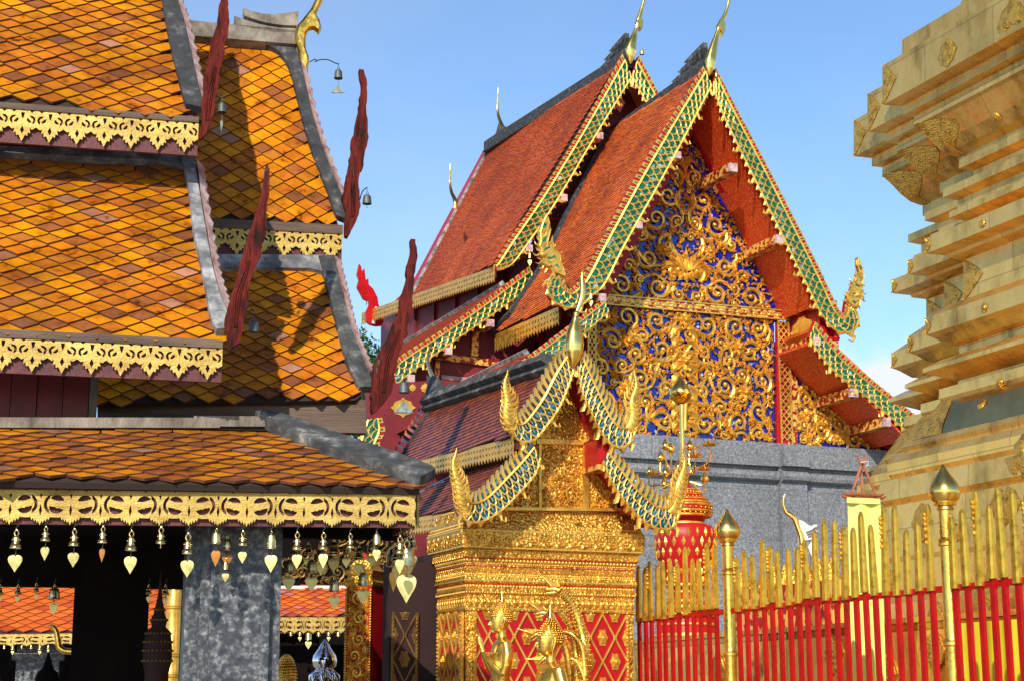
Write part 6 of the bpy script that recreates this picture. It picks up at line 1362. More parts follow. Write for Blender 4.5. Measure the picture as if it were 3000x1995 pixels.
# ================================================================ lotus vase
vc = atY(2010, 1700, 13.5); KV = 13.5 / FPX
vz = lambda y: atY(2010, y, 13.5).z
vase = thing('lotus_vase', 'tall red and gold vase holding a golden lotus tree', 'vase', V3((vc.x, vc.y, 0)))
mb = MB(); P_ = [(98, 2000), (98, 1880), (88, 1860), (86, 1800), (74, 1780), (50, 1760), (48, 1730), (56, 1712), (62, 1695), (70, 1665), (80, 1640), (87, 1610), (90, 1580), (88, 1555), (80, 1542), (56, 1535), (50, 1528), (48, 1520)]
mb.lathe(V3((vc.x, vc.y, 0)), [(98 * KV, 0)] + [(r * KV, vz(y)) for r, y in P_], 40); vb = part('vase_body', mb, MT['redcarve'], vase, 40)
mb = MB(); 
for y, r, t in ((1535, 57, 5), (1528, 52, 4), (1762, 54, 5), (1735, 52, 4), (1715, 60, 5), (1780, 78, 6), (1802, 90, 6), (1862, 92, 7), (1830, 89, 4)):
    mb.tube([V3((vc.x + math.cos(a) * r * KV, vc.y + math.sin(a) * r * KV, vz(y))) for a in [i * math.tau / 32 for i in range(33)]], t * KV, 5)
part('gold_rings', mb, MT['goldpaint'], vb, 60)
mb = MB()
def onvase(ang, r, z): return V3((vc.x + math.cos(ang) * r, vc.y + math.sin(ang) * r, z))
for row, (y, r, s_) in enumerate(((1565, 89, 11), (1592, 90, 12), (1620, 86, 12), (1648, 77, 11), (1675, 68, 9), (1698, 62, 8))):
    for i in range(20):
        a = math.tau * (i + .5 * (row % 2)) / 20; c = onvase(a, r * KV, vz(y)); t = V3((-math.sin(a), math.cos(a), 0)); o = V3((math.cos(a), math.sin(a), 0))
        pts = [c + ZZ * s_ * 1.3 * KV, c - t * s_ * .55 * KV, c - ZZ * s_ * 1.3 * KV, c + t * s_ * .55 * KV]; mb.add(pts + [c + o * 5 * KV] + [p - o * 3 * KV for p in pts], [(0, 1, 4), (1, 2, 4), (2, 3, 4), (3, 0, 4), (0, 5, 6, 1), (1, 6, 7, 2), (2, 7, 8, 3), (3, 8, 5, 0)])
part('gold_flowerets', mb, MT['goldcarve'], vb)
mb = MB(); P_ = [(56, 1530), (60, 1520), (74, 1512), (80, 1500), (80, 1482), (74, 1474), (66, 1466), (66, 1460), (52, 1450), (40, 1436), (22, 1425), (14, 1415), (10, 1400)]
mb.lathe(V3((vc.x, vc.y, 0)), [(r * KV, vz(y)) for r, y in P_], 36); lid = part('vase_lid', mb, MT['redcarve'], vase, 40)
mb = MB()
for y, r, t in ((1512, 76, 4), (1500, 81, 4), (1482, 81, 4), (1474, 75, 4), (1464, 67, 4), (1450, 53, 3), (1436, 41, 3)):
    mb.tube([V3((vc.x + math.cos(a) * r * KV, vc.y + math.sin(a) * r * KV, vz(y))) for a in [i * math.tau / 28 for i in range(29)]], t * KV, 5)
for y, r in ((1491, 82), (1506, 79), (1458, 60), (1443, 47)):
    for i in range(30): mb.ball(onvase(i * math.tau / 30, r * KV, vz(y)), 4 * KV, 5, 3)
part('gold_rings', mb, MT['goldcarve'], lid, 60)
lx = lambda x, y, d=0: atY(x, y, 13.5 + d)
mb = MB(); mb.tube([lx(2000, 1420), lx(1999, 1300), lx(1997, 1184)], [8 * KV, 7 * KV, 7 * KV], 12); st = part('lotus_stem', mb, MT['goldsmooth'], vase, 60)
def lotus_bud(x, y, r, h, d=0, name='lotus_bud', tilt=0, m='goldsmooth'):
    c = lx(x, y, d); mb = MB(); k = KV; pr = [(.05, -1.0), (.5, -.85), (.85, -.55), (1, -.2), (.95, .1), (.72, .5), (.42, .95), (.16, 1.4), (.02, 1.75)]
    mb.lathe((0, 0, 0), [(a * r * k, b * h * k) for a, b in pr], 14); M_ = Matrix.Rotation(tilt, 3, 'Y'); mb.v = [c + M_ @ v for v in mb.v]; return part(name, mb, MT[m], vase, 60)
b_ = lotus_bud(1994, 1146, 33, 30, name='crowning_bud')
mb = MB(); c = lx(1994, 1176)
for i in range(10):
    a = i * math.tau / 10; o = V3((math.cos(a), math.sin(a), 0)); t = V3((-math.sin(a), math.cos(a), 0)); mb.add([c + o * 12 * KV - ZZ * 6 * KV + t * 6 * KV, c + o * 12 * KV - ZZ * 6 * KV - t * 6 * KV, c + o * 31 * KV + ZZ * 12 * KV - t * 9 * KV, c + o * 31 * KV + ZZ * 12 * KV + t * 9 * KV, c + o * 37 * KV + ZZ * 26 * KV], [(0, 1, 2, 3), (3, 2, 4)])
part('bud_cup', mb, MT['goldleaf'], b_)
def flower(x, y, s_, d=0):
    c = lx(x, y, d); mb = MB()
    for ring_, (n, ro, up) in enumerate(((7, 1.0, .35), (6, .65, .85))):
        for i in range(n):
            a = i * math.tau / n + ring_ * .4; o = V3((math.cos(a), math.sin(a), 0)); t = V3((-math.sin(a), math.cos(a), 0)); q = s_ * KV
            mb.add([c, c + o * q * .5 * ro + t * q * .22 + ZZ * q * .18 * up, c + o * q * ro + ZZ * q * up * .8, c + o * q * .5 * ro - t * q * .22 + ZZ * q * .18 * up, c + o * q * .55 * ro + ZZ * q * .02], [(0, 1, 4), (1, 2, 4), (2, 3, 4), (3, 0, 4)])
    mb.ball(c + ZZ * s_ * .3 * KV, s_ * .22 * KV, 6, 4); part('lotus_flower', mb, MT['goldleaf'], vase, 50)
Z2 = lambda x, y: (1850 + x / 2.105, 1250 + y / 2.105)
base = (1998, 1432)
for x, y, r, kind in ((208, 115, 11, 'b'), (243, 135, 10, 'b'), (180, 188, 11, 'b'), (210, 282, 12, 'b'), (203, 352, 11, 'b'), (112, 275, 9, 'b'), (140, 300, 20, 'f'), (360, 118, 11, 'b'), (480, 120, 24, 'f'), (390, 190, 26, 'f'), (452, 315, 11, 'b'), (450, 270, 20, 'f'), (290, 245, 12, 'b'), (330, 300, 16, 'f'), (395, 135, 14, 'f')):
    X, Y = Z2(x, y); sd_ = -1 if x < 320 else 1; d = ((x * 7 + y) % 5 - 2) * .05
    w_ = [base, (base[0] + sd_ * 18, base[1] - 22), (X + (-sd_ * 4), Y + 42), (X, Y + 12)] if y > 240 else [(1998, 1400), (base[0] + sd_ * 25, 1385), (X - sd_ * 2, Y + 44), (X, Y + 10)]
    mb = MB(); mb.tube(smooth_path([lx(a, b2, d * (i / 3)) for i, (a, b2) in enumerate(w_)], 5), 2.3 * KV, 5); part('lotus_branch', mb, MT['goldleaf'], vase, 60)
    if kind == 'b': lotus_bud(X, Y, r * 1.15, r * 1.35, d)
    else: flower(X, Y, r * 1.35, d)
# ================================================================ hanging banner
YB = 9.25; by = lambda x, y, d=0: atY(x, y, YB + d)
ban = thing('hanging_banner', 'long plain lime yellow cloth banner hanging from a small triangular wooden frame', 'banner', by(2530, 1340))
mb = MB(); W_ = 12; H_ = 30; vs = []; fs = []
for j in range(H_ + 1):
    y = lerp(1462, 2110, j / H_); xl = lerp(2483, 2498, j / H_); xr = lerp(2579, 2600, j / H_)
    for i in range(W_ + 1): vs.append(by(lerp(xl, xr, i / W_), y + 3 * (i / W_), .012 * math.sin(i * .9 + j * .22) + .006 * math.sin(j * 1.1)))
for j in range(H_):
    for i in range(W_): fs.append((j * (W_ + 1) + i, j * (W_ + 1) + i + 1, (j + 1) * (W_ + 1) + i + 1, (j + 1) * (W_ + 1) + i))
mb.add(vs, fs); part('banner_cloth', mb, MT['lime'], ban, 80)
mb = MB(); mb.bar(by(2481, 1464, -.012), by(2578, 1468, -.012), ZZ, .004, .03); part('rolled_hem', mb, MT['lime'], ban)
for a, b2, d in (((2525, 1357), (2496, 1442), 0), ((2527, 1357), (2566, 1447), 0), ((2526, 1358), (2513, 1333), 0), ((2527, 1358), (2540, 1335), .01), ((2520, 1352), (2528, 1445), .03)):
    mb = MB(); mb.bar(by(*a, d), by(*b2, d), V3((0, 1, 0)), .013, .012); part('frame_stick', mb, MT['teak'], ban)
for d, x0, x1, y in ((0, 2478, 2580, 1447), (.05, 2472, 2586, 1455)):
    mb = MB(); mb.tube([by(x0 - 7, y - 6, d), by(x0, y, d), by((x0 + x1) / 2, y + 2, d), by(x1, y + 4, d), by(x1 + 9, y - 2, d)], [.004, .008, .008, .008, .004], 6); part('cross_bar', mb, MT['teak'], ban, 60)
mb = MB(); mb.tube([by(2526 + 7 * math.cos(a), 1357 + 5 * math.sin(a), -.015 + .02 * math.sin(a)) for a in [i * .8 for i in range(14)]] + [by(2545, 1350), by(2542, 1362), by(2530, 1366)], .0022, 4); part('white_string', mb, MT['white'], ban)
# ================================================================ swan-necked finial behind the fence
sw = thing('horn_ornament', 'slender gold curved horn with white flame wings rising behind the gilded fence tips', 'ornament', atY(2350, 1560, 12))
bw_ = lambda x, y: atY(x, y, 12.0)
horn(sw, [(2299, 1446, .6), (2295, 1462, 3), (2296, 1480, 4), (2304, 1500, 6), (2316, 1508, 8), (2328, 1520, 8), (2338, 1545, 8), (2348, 1575, 10), (2352, 1620, 14), (2352, 1700, 16)], bw_, V3((0, -1, 0)), 'curved_horn', 'goldsmooth', 12, .8)
mb = MB(); mb.prism([bw_(*Z2(*p)) for p in [(1030, 570), (1060, 580), (1085, 600), (1110, 612), (1128, 600), (1148, 602), (1128, 632), (1148, 640), (1120, 660), (1148, 672), (1118, 690), (1060, 700), (1045, 640)]], V3((0, .04, 0))); part('flame_wing', mb, MT['white'], sw)
mb = MB(); mb.prism([bw_(*Z2(*p)) for p in [(1118, 690), (1145, 740), (1148, 800), (1120, 820), (1090, 740)]], V3((0, .04, 0))); part('flame_wing', mb, MT['white'], sw)
for k in range(3):
    mb = MB(); mb.tube([bw_(*Z2(*p)) - V3((0, .01, 0)) for p in [(1075 + 6 * k, 650 + 14 * k), (1105 + 4 * k, 640 + 14 * k), (1135, 618 + 22 * k)]], .004, 4); part('wing_line', mb, MT['wire'], sw)
# ================================================================ polished steel finial and neighbours
Z7 = lambda x, y: (750 + x / 2.878, 1450 + y / 2.878)
YC = 12.0; kc = YC / FPX; c = atY(951, 1936, YC); cz = lambda y: atY(951, y, YC).z
fin = thing('steel_finial', 'mirror polished steel ball finial with pointed cone top, standing before the dark gallery', 'finial', V3((c.x, c.y, 0)))
mb = MB(); mb.lathe(V3((c.x, c.y, 0)), [(r * kc, cz(y)) for r, y in ((14, 1968), (22, 1962), (33, 1950), (36, 1936), (33, 1920), (24, 1907), (19, 1900), (17, 1896), (11, 1885), (5, 1877), (.5, 1871))], 36); part('ball_and_cone', mb, MT['chrome'], fin, 60)
mb = MB(); mb.lathe(V3((c.x, c.y, 0)), [(13 * kc, 0), (13 * kc, cz(1990)), (20 * kc, cz(1982)), (14 * kc, cz(1974)), (16 * kc, cz(1967))], 24); part('steel_stem', mb, MT['chrome'], fin, 60)
for k in range(8):
    a = k * math.tau / 8; o = V3((math.cos(a), math.sin(a), 0)); mb = MB(); e = V3((c.x, c.y, cz(1976)))
    mb.tube([e, e + o * 24 * kc + ZZ * 5 * kc, e + o * 38 * kc - ZZ * 6 * kc, e + o * 42 * kc - ZZ * 20 * kc], [5 * kc, 11 * kc, 9 * kc, 2 * kc], 10); part('steel_petal', mb, MT['chrome'], fin, 60)
c = atY(838, 1965, 12.6); k = 12.6 / FPX
nb = thing('knobbly_dome', 'rounded golden dome covered in small knobs, half hidden by the stone pillar', 'ornament', V3((c.x, c.y, 0)))
mb = MB()
for i in range(12):
    ph = i * .13; r = 30 * math.cos(ph)
    for j in range(int(6 + r * .8)):
        a = j * math.tau / int(6 + r * .8) + i * .3; mb.ball(V3((c.x + math.cos(a) * r * k, c.y + math.sin(a) * r * k, c.z - 30 * k + 75 * k * math.sin(ph))), 4.2 * k, 5, 4)
mb.lathe(V3((c.x, c.y, 0)), [(28 * k, 0)] + [(29 * k * math.cos(i * .13), c.z - 30 * k + 74 * k * math.sin(i * .13)) for i in range(13)], 24); part('knob_cover', mb, MT['goldleaf'], nb, 60)
# ================================================================ red and gold carved pillar
YP = 10.6; pc0, pc1, pc2 = atY(1012, 1995, YP + .02), atY(1073, 1995, YP - .1), atY(1117, 1995, YP + .02)
pil = thing('carved_pillar', 'square tapering pillar with vermilion panels and gold scroll carving beyond the porch', 'pillar', V3(((pc0.x + pc2.x) / 2, YP + .1, 0)))
c = V3(((pc0.x + pc2.x) / 2, YP + .05, 0)); ztop = atY(1065, 1720, YP).z; hw = .085
u1 = V3((math.cos(R(-22)), math.sin(R(-22)), 0)); u2 = V3((-u1.y, u1.x, 0))
def sq(mb, prof):
    n = 4; vs = []
    for h, z in prof: vs += [c + u1 * x * h + u2 * y * h + ZZ * z for x, y in ((-1, -1), (1, -1), (1, 1), (-1, 1))]
    fs = [(i * 4 + j, i * 4 + (j + 1) % 4, (i + 1) * 4 + (j + 1) % 4, (i + 1) * 4 + j) for i in range(len(prof) - 1) for j in range(4)] + [(3, 2, 1, 0), tuple(range(len(vs) - 4, len(vs)))]
    mb.add(vs, fs)
mb = MB(); sq(mb, [(hw * 1.06, 0), (hw, ztop)]); part('pillar_shaft', mb, MT['redcarve'], pil)
mb = MB(); sq(mb, [(hw, ztop), (hw * 1.15, ztop + .01), (hw * 1.2, ztop + .03), (hw * 1.0, ztop + .045), (hw * .95, ztop + .07), (hw * 1.1, ztop + .08), (hw * 1.2, ztop + .10), (hw * .9, ztop + .115), (hw * .6, ztop + .17), (hw * .3, ztop + .19)]); part('pillar_capital', mb, MT['goldrelief'], pil)
zb0 = 1.5
for (d, nrm) in ((u1, -u2), (u2, -u1)):
    pl = Plane(c + nrm * hw * 1.03 - d * 0 + ZZ * zb0, d, nrm); H = ztop - zb0; poly = [(-hw * .9, 0), (hw * .9, 0), (hw * .85, H), (-hw * .85, H)]
    mb = scrollwork(poly, (.05, .036, .026, .016), .0105, .002, 9, None, 1200, True, .9); mb.v = [pl.T(p) for p in mb.v]; part('gold_scrolls', mb, MT['goldcarve'], pil, 50)
    mb = MB(); 
    for sx_ in (-1, 1):
        for i in range(int(H / .016)): mb.ball(pl.T((sx_ * hw * .97, .016 * i, .003)), .008, 5, 3)
    part('bead_edge', mb, MT['goldpaint'], pil, 60)
for i, (x, col) in enumerate(((1068, 'redcarve'), (1086, 'yellow'))):
    mb = MB(); q = atY(x, 1640, YP); mb.prism([q + V3((-.012, 0, 0)), q + V3((.012, 0, .002)), q + V3((.013, 0, .04)), q + V3((-.011, 0, .04))], V3((0, .003, 0))); mb.bar(q + V3((0, .004, .04)), q - V3((0, -.004, .07)), V3((0, 1, 0)), .003, .003); o = part('paper_flag', mb, MT[col], None); tag(o, '%s paper flag stuck on top of the carved pillar' % ('small red' if i == 0 else 'small yellow'), 'flag')
# ================================================================ gilded column and dark statue seen in the narrow opening
c = atY(505, 1900, 15.5); k = 15.5 / FPX; mb = MB(); pr = [(22 * k, 0)]
for y in (1975, 1915, 1775): 
    z = atY(505, y, 15.5).z; pr += [(21 * k, z - .03), (24 * k, z - .02), (21 * k, z - .008), (24 * k, z), (21 * k, z + .012)]
pr = sorted(pr, key=lambda p: p[1]) + [(20 * k, 3.6)]
mb.lathe(V3((c.x, c.y, 0)), pr, 24); o = part('gilded_column', mb, MT['goldpaint'], None, 40); tag(o, 'round gilded column with ring mouldings seen through the narrow opening', 'column')
c = atY(462, 1900, 10.0); k = 10 / FPX; zz = lambda y: atY(462, y, 10).z
o = thing('dark_urn', 'dark spired urn silhouette beside the gilded column', 'urn', V3((c.x, c.y, 0)))
mb = MB(); mb.lathe(V3((c.x, c.y, 0)), [(r * k, zz(y)) for r, y in ((30, 2600), (34, 1970), (42, 1935), (40, 1880), (35, 1850), (20, 1835), (24, 1815), (17, 1800), (14, 1785), (10, 1765), (6, 1740), (3, 1700), (1, 1670))], 24); part('urn_body', mb, MT['dark_shade_lacquer'], o, 60)
mb = MB()
for y, r in ((1935, 42), (1905, 42), (1880, 40), (1855, 36), (1815, 24), (1785, 14)):
    for i in range(22): mb.ball(V3((c.x + math.cos(i * .2856) * r * k, c.y + math.sin(i * .2856) * r * k, zz(y))), 4 * k, 5, 3)
part('urn_knobs', mb, MT['dull_shade_gold'], o, 60)
c = atY(140, 1960, 10.6); k = 10.6 / FPX; mb = MB(); zz = lambda y: atY(140, y, 10.6).z
mb.lathe(V3((c.x, c.y, 0)), [(r * k, zz(y)) for r, y in ((60, 2500), (50, 2060), (34, 2010), (34, 1985), (28, 1968), (17, 1958), (12, 1946), (8, 1930), (4, 1915), (1, 1908))], 24); o = part('dark_statue', mb, MT['interior'], None, 60); tag(o, 'dark statue head with a spired top, in silhouette in the left opening', 'statue')
o = thing('swan_head', 'curved golden swan neck finial in the left opening', 'ornament', atY(170, 1900, 10.8))
horn(o, [(140, 1835, 1), (148, 1832, 4), (158, 1838, 7), (166, 1852, 8), (170, 1875, 9), (174, 1895, 10), (190, 1905, 9), (215, 1908, 9)], lambda x, y: atY(x, y, 10.8), V3((0, -1, 0)), 'swan_neck', 'goldleaf', 12, .8)
# ================================================================ gilded worshipper statues
def voxel(name, mb, mat_, parent, vox, it=6, smooth_=80):
    o = part('tmp', mb, mat_, None); m = o.modifiers.new('r', 'REMESH'); m.mode = 'VOXEL'; m.voxel_size = vox
    s_ = o.modifiers.new('s', 'SMOOTH'); s_.iterations = it; s_.factor = .6
    bpy.context.view_layer.update(); dg = bpy.context.evaluated_depsgraph_get(); me = bpy.data.meshes.new_from_object(o.evaluated_get(dg))
    bpy.data.objects.remove(o, do_unlink=True); off = root_loc(parent)
    me.transform(Matrix.Translation(-off)); me.polygons.foreach_set('use_smooth', [True] * len(me.polygons))
    ob = bpy.data.objects.new(name, me); sc.collection.objects.link(ob); ob.parent = parent; return ob
def loft(mb, rows, n=20):
    """rows: (z, front offset, half depth, half width) in figure space x=front, y=left, z=up"""
    vs = []; fs = []
    for z, fx, hd, hwid in rows:
        for k in range(n):
            a = math.tau * k / n; vs.append(V3((fx + math.cos(a) * hd, math.sin(a) * hwid, z)))
    for i in range(len(rows) - 1):
        for k in range(n): fs.append((i * n + k, i * n + (k + 1) % n, (i + 1) * n + (k + 1) % n, (i + 1) * n + k))
    fs += [tuple(reversed(range(n))), tuple(range((len(rows) - 1) * n, len(rows) * n))]; mb.add(vs, fs)
def statue(label, headpx, Y, hd, face_yaw, hands=True, lift=0):
    """hd = height from chin to crown in metres; face_yaw = direction faced, radians from +X"""
    c = atY(headpx[0], headpx[1], Y); u = hd; z0 = c.z          # z0 = chin
    cf, sf_ = math.cos(face_yaw), math.sin(face_yaw)
    T = lambda p: V3((c.x + (p[0] * cf - p[1] * sf_) * u, c.y + (p[0] * sf_ + p[1] * cf) * u, z0 + p[2] * u))
    st = thing('worshipper_statue', label, 'statue', V3((c.x, c.y, 0)))
    mb = MB(T)
    # head
    loft(mb, [(-.02, .10, .10, .09), (.03, .12, .20, .17), (.12, .10, .28, .23), (.25, .06, .34, .27), (.38, .04, .37, .29), (.52, .02, .38, .30), (.66, .0, .36, .29), (.78, -.02, .28, .24), (.86, -.02, .14, .13)])
    mb.tube([(.36, 0, .50), (.43, 0, .36), (.49, 0, .27), (.40, 0, .24)], [.035, .045, .065, .04], 8)      # nose
    mb.tube([(.33, -.18, .53), (.40, -.08, .57), (.41, 0, .53), (.40, .08, .57), (.33, .18, .53)], .022, 6)  # brow
    for sgn in (-1, 1): mb.ball((.335, sgn * .12, .44), .055, 8, 6, (.6, 1.2, .7))
    mb.tube([(.34, -.09, .16), (.40, -.03, .175), (.41, 0, .165), (.40, .03, .175), (.34, .09, .16)], .024, 6); mb.tube([(.33, -.06, .115), (.39, 0, .11), (.33, .06, .115)], .026, 6)
    mb.ball((.32, 0, .02), .075, 8, 6)
    for sgn in (-1, 1):
        mb.tube([(-.02, sgn * .31, .56), (-.07, sgn * .34, .48), (-.04, sgn * .33, .34), (.0, sgn * .31, .18), (.02, sgn * .29, .04), (.01, sgn * .27, -.06)], [.03, .045, .05, .04, .04, .02], 8, .6)
    # neck, torso, hips, legs under the robe
    loft(mb, [(.10, -.03, .17, .16), (-.08, -.04, .16, .16), (-.22, -.05, .18, .18), (-.30, -.05, .22, .34), (-.38, -.06, .30, .66), (-.52, -.05, .38, .78), (-.80, -.02, .44, .74), (-1.15, .0, .42, .64), (-1.55, .0, .37, .54), (-1.85, .0, .30, .44), (-2.2, .0, .34, .52), (-2.6, .0, .36, .54), (-3.6, .02, .32, .46), (-4.6, .03, .28, .40), (-5.3, .04, .30, .42), (-5.5, .06, .34, .44)], 26)
    for sgn in (-1, 1):
        if hands:
            mb.tube([(-.05, sgn * .66, -.45), (-.08, sgn * .82, -.85), (-.02, sgn * .86, -1.30), (.08, sgn * .80, -1.62)], [.20, .19, .165, .15], 14)
            mb.tube([(.08, sgn * .80, -1.62), (.36, sgn * .52, -1.30), (.60, sgn * .22, -.95), (.70, sgn * .10, -.78)], [.15, .14, .105, .075], 12)
            # palm and five fingers pressed together, pointing up
            mb.tube([(.70, sgn * .07, -.80), (.76, sgn * .055, -.60), (.80, sgn * .05, -.46)], [.075, .09, .08], 10, .5, (0, 1, 0))
            for q, (dx, ln) in enumerate(((-.075, .24), (-.03, .30), (.02, .32), (.065, .27))):
                mb.tube([(.80 + dx, sgn * .045, -.48), (.82 + dx, sgn * .035, -.48 + ln * .55), (.835 + dx, sgn * .03, -.48 + ln)], [.030, .027, .018], 7)
            mb.tube([(.72, sgn * .06, -.62), (.70, sgn * .05, -.50), (.735, sgn * .04, -.40)], [.032, .03, .018], 7)
        else:
            mb.tube([(-.05, sgn * .66, -.45), (-.12, sgn * .84, -.9), (-.08, sgn * .86, -1.4), (.02, sgn * .82, -1.75)], [.21, .19, .16, .14], 14)
            mb.tube([(.02, sgn * .82, -1.75), (.35, sgn * .6, -2.0), (.55, sgn * .3, -2.15)], [.14, .12, .09], 12)
            for q in range(4): mb.tube([(.55, sgn * (.3 - .02 * q), -2.12 - .04 * q), (.66, sgn * (.18 - .02 * q), -2.14 - .045 * q), (.68, sgn * (.02), -2.15 - .045 * q)], [.035, .03, .02], 6)
            mb.tube([(.5, sgn * .3, -2.08), (.56, sgn * .2, -1.98), (.6, sgn * .08, -1.98)], [.036, .03, .02], 6)
    body = voxel('figure', mb, MT['statuegold'], st, hd * .022, 4)
    # robe edge across the chest and shoulder
    mb = MB(T); mb.tube([(.0, .50, -.36), (.22, .34, -.50), (.335, .05, -.80), (.33, -.22, -1.10), (.22, -.44, -1.40), (.0, -.56, -1.6)], .022, 6); mb.tube([(.0, .50, -.36), (-.22, .40, -.48), (-.33, .1, -.85), (-.30, -.2, -1.2)], .022, 6); part('robe_edge', mb, MT['goldsmooth'], body, 60)
    # curled hair cap and flame spire
    mb = MB(T)
    loft(mb, [(.44, -.06, .34, .305), (.60, -.03, .385, .31), (.74, -.03, .34, .28), (.88, -.03, .25, .22), (1.0, -.03, .17, .15), (1.1, -.03, .10, .09), (1.14, -.03, .03, .03)], 20)
    rows_ = [(.40, .36, .31), (.47, .385, .32), (.54, .40, .325), (.61, .40, .322), (.68, .385, .312), (.75, .355, .292), (.82, .315, .264), (.89, .265, .228), (.96, .215, .19), (1.03, .16, .145), (1.10, .105, .095)]
    for i, (z, rd_, rw_) in enumerate(rows_):
        n = int(rw_ * 80)
        for j in range(n):
            a = math.tau * (j + .5 * (i % 2)) / n
            if math.cos(a) > .55 and z < .58: continue
            if z < .5 and abs(math.sin(a)) > .5 and math.cos(a) > -.25: continue
            mb.ball((-.03 + math.cos(a) * rd_ - (.02 if z < .6 else 0), math.sin(a) * rw_, z), .036, 6, 4)
    part('curled_hair', mb, MT['goldleaf'], body, 60)
    mb = MB(T); mb.lathe((-.03, 0, 1.12), [(.11, 0), (.12, .04), (.09, .08), (.095, .12), (.07, .17), (.072, .21), (.05, .27), (.05, .31), (.03, .38), (.02, .46), (.003, .58)], 14); part('flame_spire', mb, MT['goldsmooth'], body, 50)
    # plinth it stands on
    zb = z0 - 5.5 * u
    mb = MB(); mb.lathe(V3((c.x, c.y, 0)), [(u * 1.0, 0), (u * 1.0, zb - .12), (u * .75, zb - .1), (u * .75, zb - .04), (u * .95, zb - .02), (u * .95, zb + .005)], 24); part('statue_plinth', mb, MT['goldrelief'], st, 40)
    return st
statue('slim gold worshipper statue with joined hands and yellow-gold curled hair, on the left', (1468, 1850), 9.05, .136, R(192), True)
s2 = statue('larger gold statue sheltered by the many-headed serpent, seen to the shoulders', (1610, 1918), 8.75, .162, R(200), False)
# many-headed serpent rising behind it
YN = 8.98; nq = lambda x, y, d=0: atY(1370 + x / 4.18, 1620 + y / 4.18, YN + d)
ng = thing('serpent_hood', 'many-headed golden serpent arching over the larger statue', 'statue', nq(1300, 1500))
KN = YN / FPX / 4.18
def neck(path, rad, d0):
    P = smooth_path([nq(x, y, d) for (x, y), d in zip(path, d0)], 5); n = len(P); rr = []
    for i in range(n): t = i / (n - 1) * (len(rad) - 1); j = min(int(t), len(rad) - 2); rr.append(lerp(rad[j], rad[j + 1], t - j) * KN)
    mb = MB(); mb.tube(P, rr, 14); o = part('serpent_neck', mb, MT['goldleaf'], ng, 60)
    g = MB()
    for i in range(1, n - 1):                 # overlapping belly plates and scale rows
        t = (P[i + 1] - P[i - 1]).normalized(); u = t.orthogonal().normalized(); v = t.cross(u)
        for k in range(12):
            a = math.tau * (k + .5 * (i % 2)) / 12; g.ball(P[i] + (u * math.cos(a) + v * math.sin(a)) * rr[i] * .98, rr[i] * .17, 5, 3)
    part('neck_scales', g, MT['goldleaf'], o, 60); return P
def shead(x, y, s_, ang, d=0):
    """head pointing along ang (picture radians, 0 = left), s_ = size in zoomed pixels"""
    c = nq(x, y, d); k = s_ * KN; ca, sa = math.cos(ang), math.sin(ang)
    T = lambda p: c + V3((-(p[0] * ca - p[2] * sa), p[1], p[0] * sa + p[2] * ca)) * k
    mb = MB(T); mb.tube([(-.9, 0, 0), (-.3, 0, .12), (.3, 0, .14), (.8, 0, .06), (1.1, 0, .12), (1.2, 0, .3)], [.5, .52, .38, .24, .16, .03], 12, .85, (0, 0, 1))
    mb.tube([(-.5, 0, -.25), (.1, 0, -.35), (.6, 0, -.42), (.95, 0, -.36)], [.3, .2, .14, .04], 10)
    o = part('serpent_head', mb, MT['goldleaf'], ng, 60); g = MB(T)
    for j in range(6):
        t = j / 5; g.tube([(-.8 + .9 * t, 0, .45), (-.6 + 1.3 * t, 0, .85 + .35 * t), (-.3 + 1.9 * t, 0, 1.05 + .75 * t)], [.16, .13, .02], 6)
    g.tube([(.25, 0, .5), (.8, 0, 1.1), (1.35, 0, 1.55), (2.1, 0, 2.3)], [.22, .22, .14, .01], 8)
    for sgn in (-1, 1):
        g.ball((.15, sgn * .36, .22), .12, 8, 6); g.tube([(-.5, sgn * .4, -.2), (-.8, sgn * .46, .1), (-1.1, sgn * .42, .5)], [.1, .12, .02], 6)
    for j in range(5): g.ball((.4 + .14 * j, 0, -.15), .05, 5, 3)
    part('flame_crest', g, MT['goldcarve'], o, 60)
neck([(1400, 1900), (1420, 1560), (1440, 1250), (1400, 980), (1330, 740), (1230, 560), (1130, 460)], [85, 80, 72, 66, 60, 54, 46], [.0, .0, .0, .02, .02, .0, -.02]); shead(1050, 450, 92, .05, -.02)
neck([(1330, 1900), (1340, 1500), (1320, 1150), (1240, 850), (1130, 720)], [60, 58, 52, 46, 40], [.05, .05, .06, .04, .02]); shead(900, 740, 80, -.1, .02)
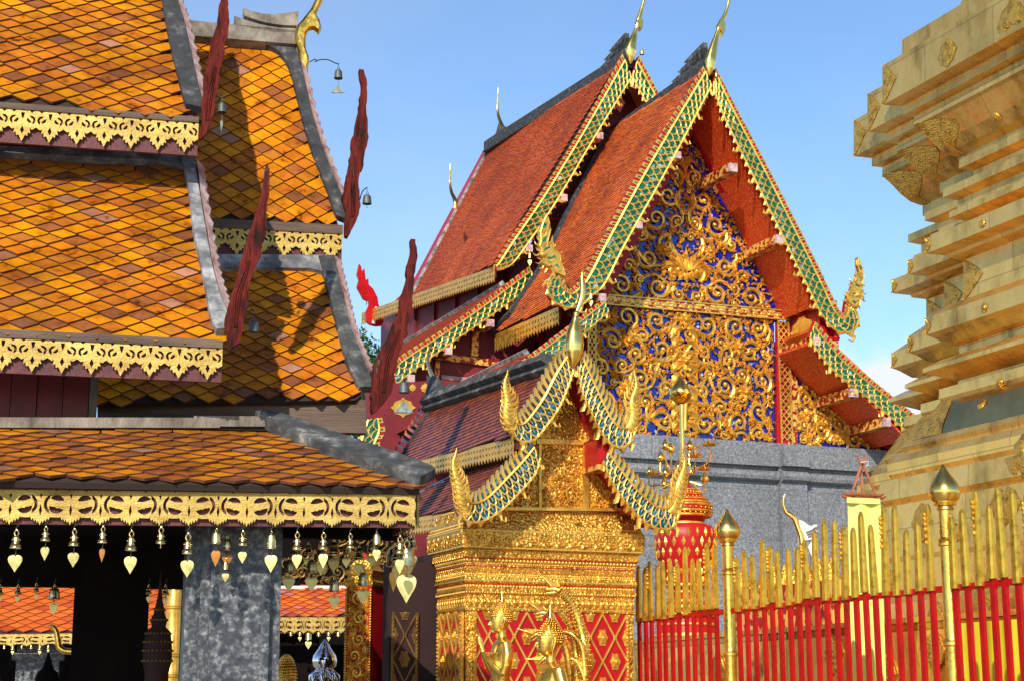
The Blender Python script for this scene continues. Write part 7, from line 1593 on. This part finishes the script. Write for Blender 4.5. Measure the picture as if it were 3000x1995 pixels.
neck([(1250, 1900), (1260, 1500), (1200, 1150), (1080, 1010), (960, 990)], [55, 52, 48, 42, 36], [.1, .1, .1, .08, .06]); shead(830, 1010, 78, -.45, .06)
neck([(1200, 1900), (1180, 1550), (1100, 1370), (1020, 1320)], [50, 46, 42, 34], [.1, .1, .1, .09]); shead(920, 1320, 74, -.7, .09)
neck([(1450, 1900), (1430, 1550), (1340, 1330), (1250, 1290)], [50, 46, 40, 34], [-.05, -.06, -.06, -.06]); neck([(1440, 1500), (1400, 1150), (1290, 1000), (1180, 960)], [46, 44, 38, 30], [-.06, -.06, -.06, -.05])
# ================================================================ tree tip beyond the roofs
tr = thing('leafy_tree', 'green leafy tree top peeping out between the roof and the leaning board', 'tree', atY(1062, 1150, 42) * 1)
base = atY(1062, 1150, 42); tr.location = (base.x, base.y, 0); rdt = random.Random(3)
topz = atY(1080, 1012, 42).z
mb = MB(); mb.tube([V3((base.x, base.y, 0)), V3((base.x + .1, base.y, topz * .5)), V3((base.x, base.y, topz - .5))], [.25, .16, .05], 8)
for k in range(7):
    a = k * .9; mb.tube([V3((base.x, base.y, topz * .55 + k * .3)), V3((base.x + math.cos(a) * 1.0, base.y + math.sin(a) * 1.0, topz * .75 + k * .22))], [.07, .02], 5)
part('trunk', mb, MT['bark'], tr)
mb = MB()
for i in range(5200):
    a = rdt.uniform(0, 6.28); ph = rdt.uniform(-1.2, 1.57); rr = rdt.uniform(.5, 1) ** .5 * 1.7 * (1 + .25 * math.sin(a * 3) * math.cos(ph * 4)); p = V3((base.x + math.cos(a) * math.cos(ph) * rr, base.y + math.sin(a) * math.cos(ph) * rr, topz - 1.75 + math.sin(ph) * rr * 1.05))
    u = V3((rdt.uniform(-1, 1), rdt.uniform(-1, 1), rdt.uniform(-.6, .6))).normalized() * .09; v = u.orthogonal().normalized() * .028; mb.add([p - u, p + v, p + u, p - v], [(0, 1, 2, 3)])
part('crown', mb, MT['leafgreen'], tr)

for o in sc.objects:
    if o.parent is None and o.get('category'): o['kind'] = 'thing'
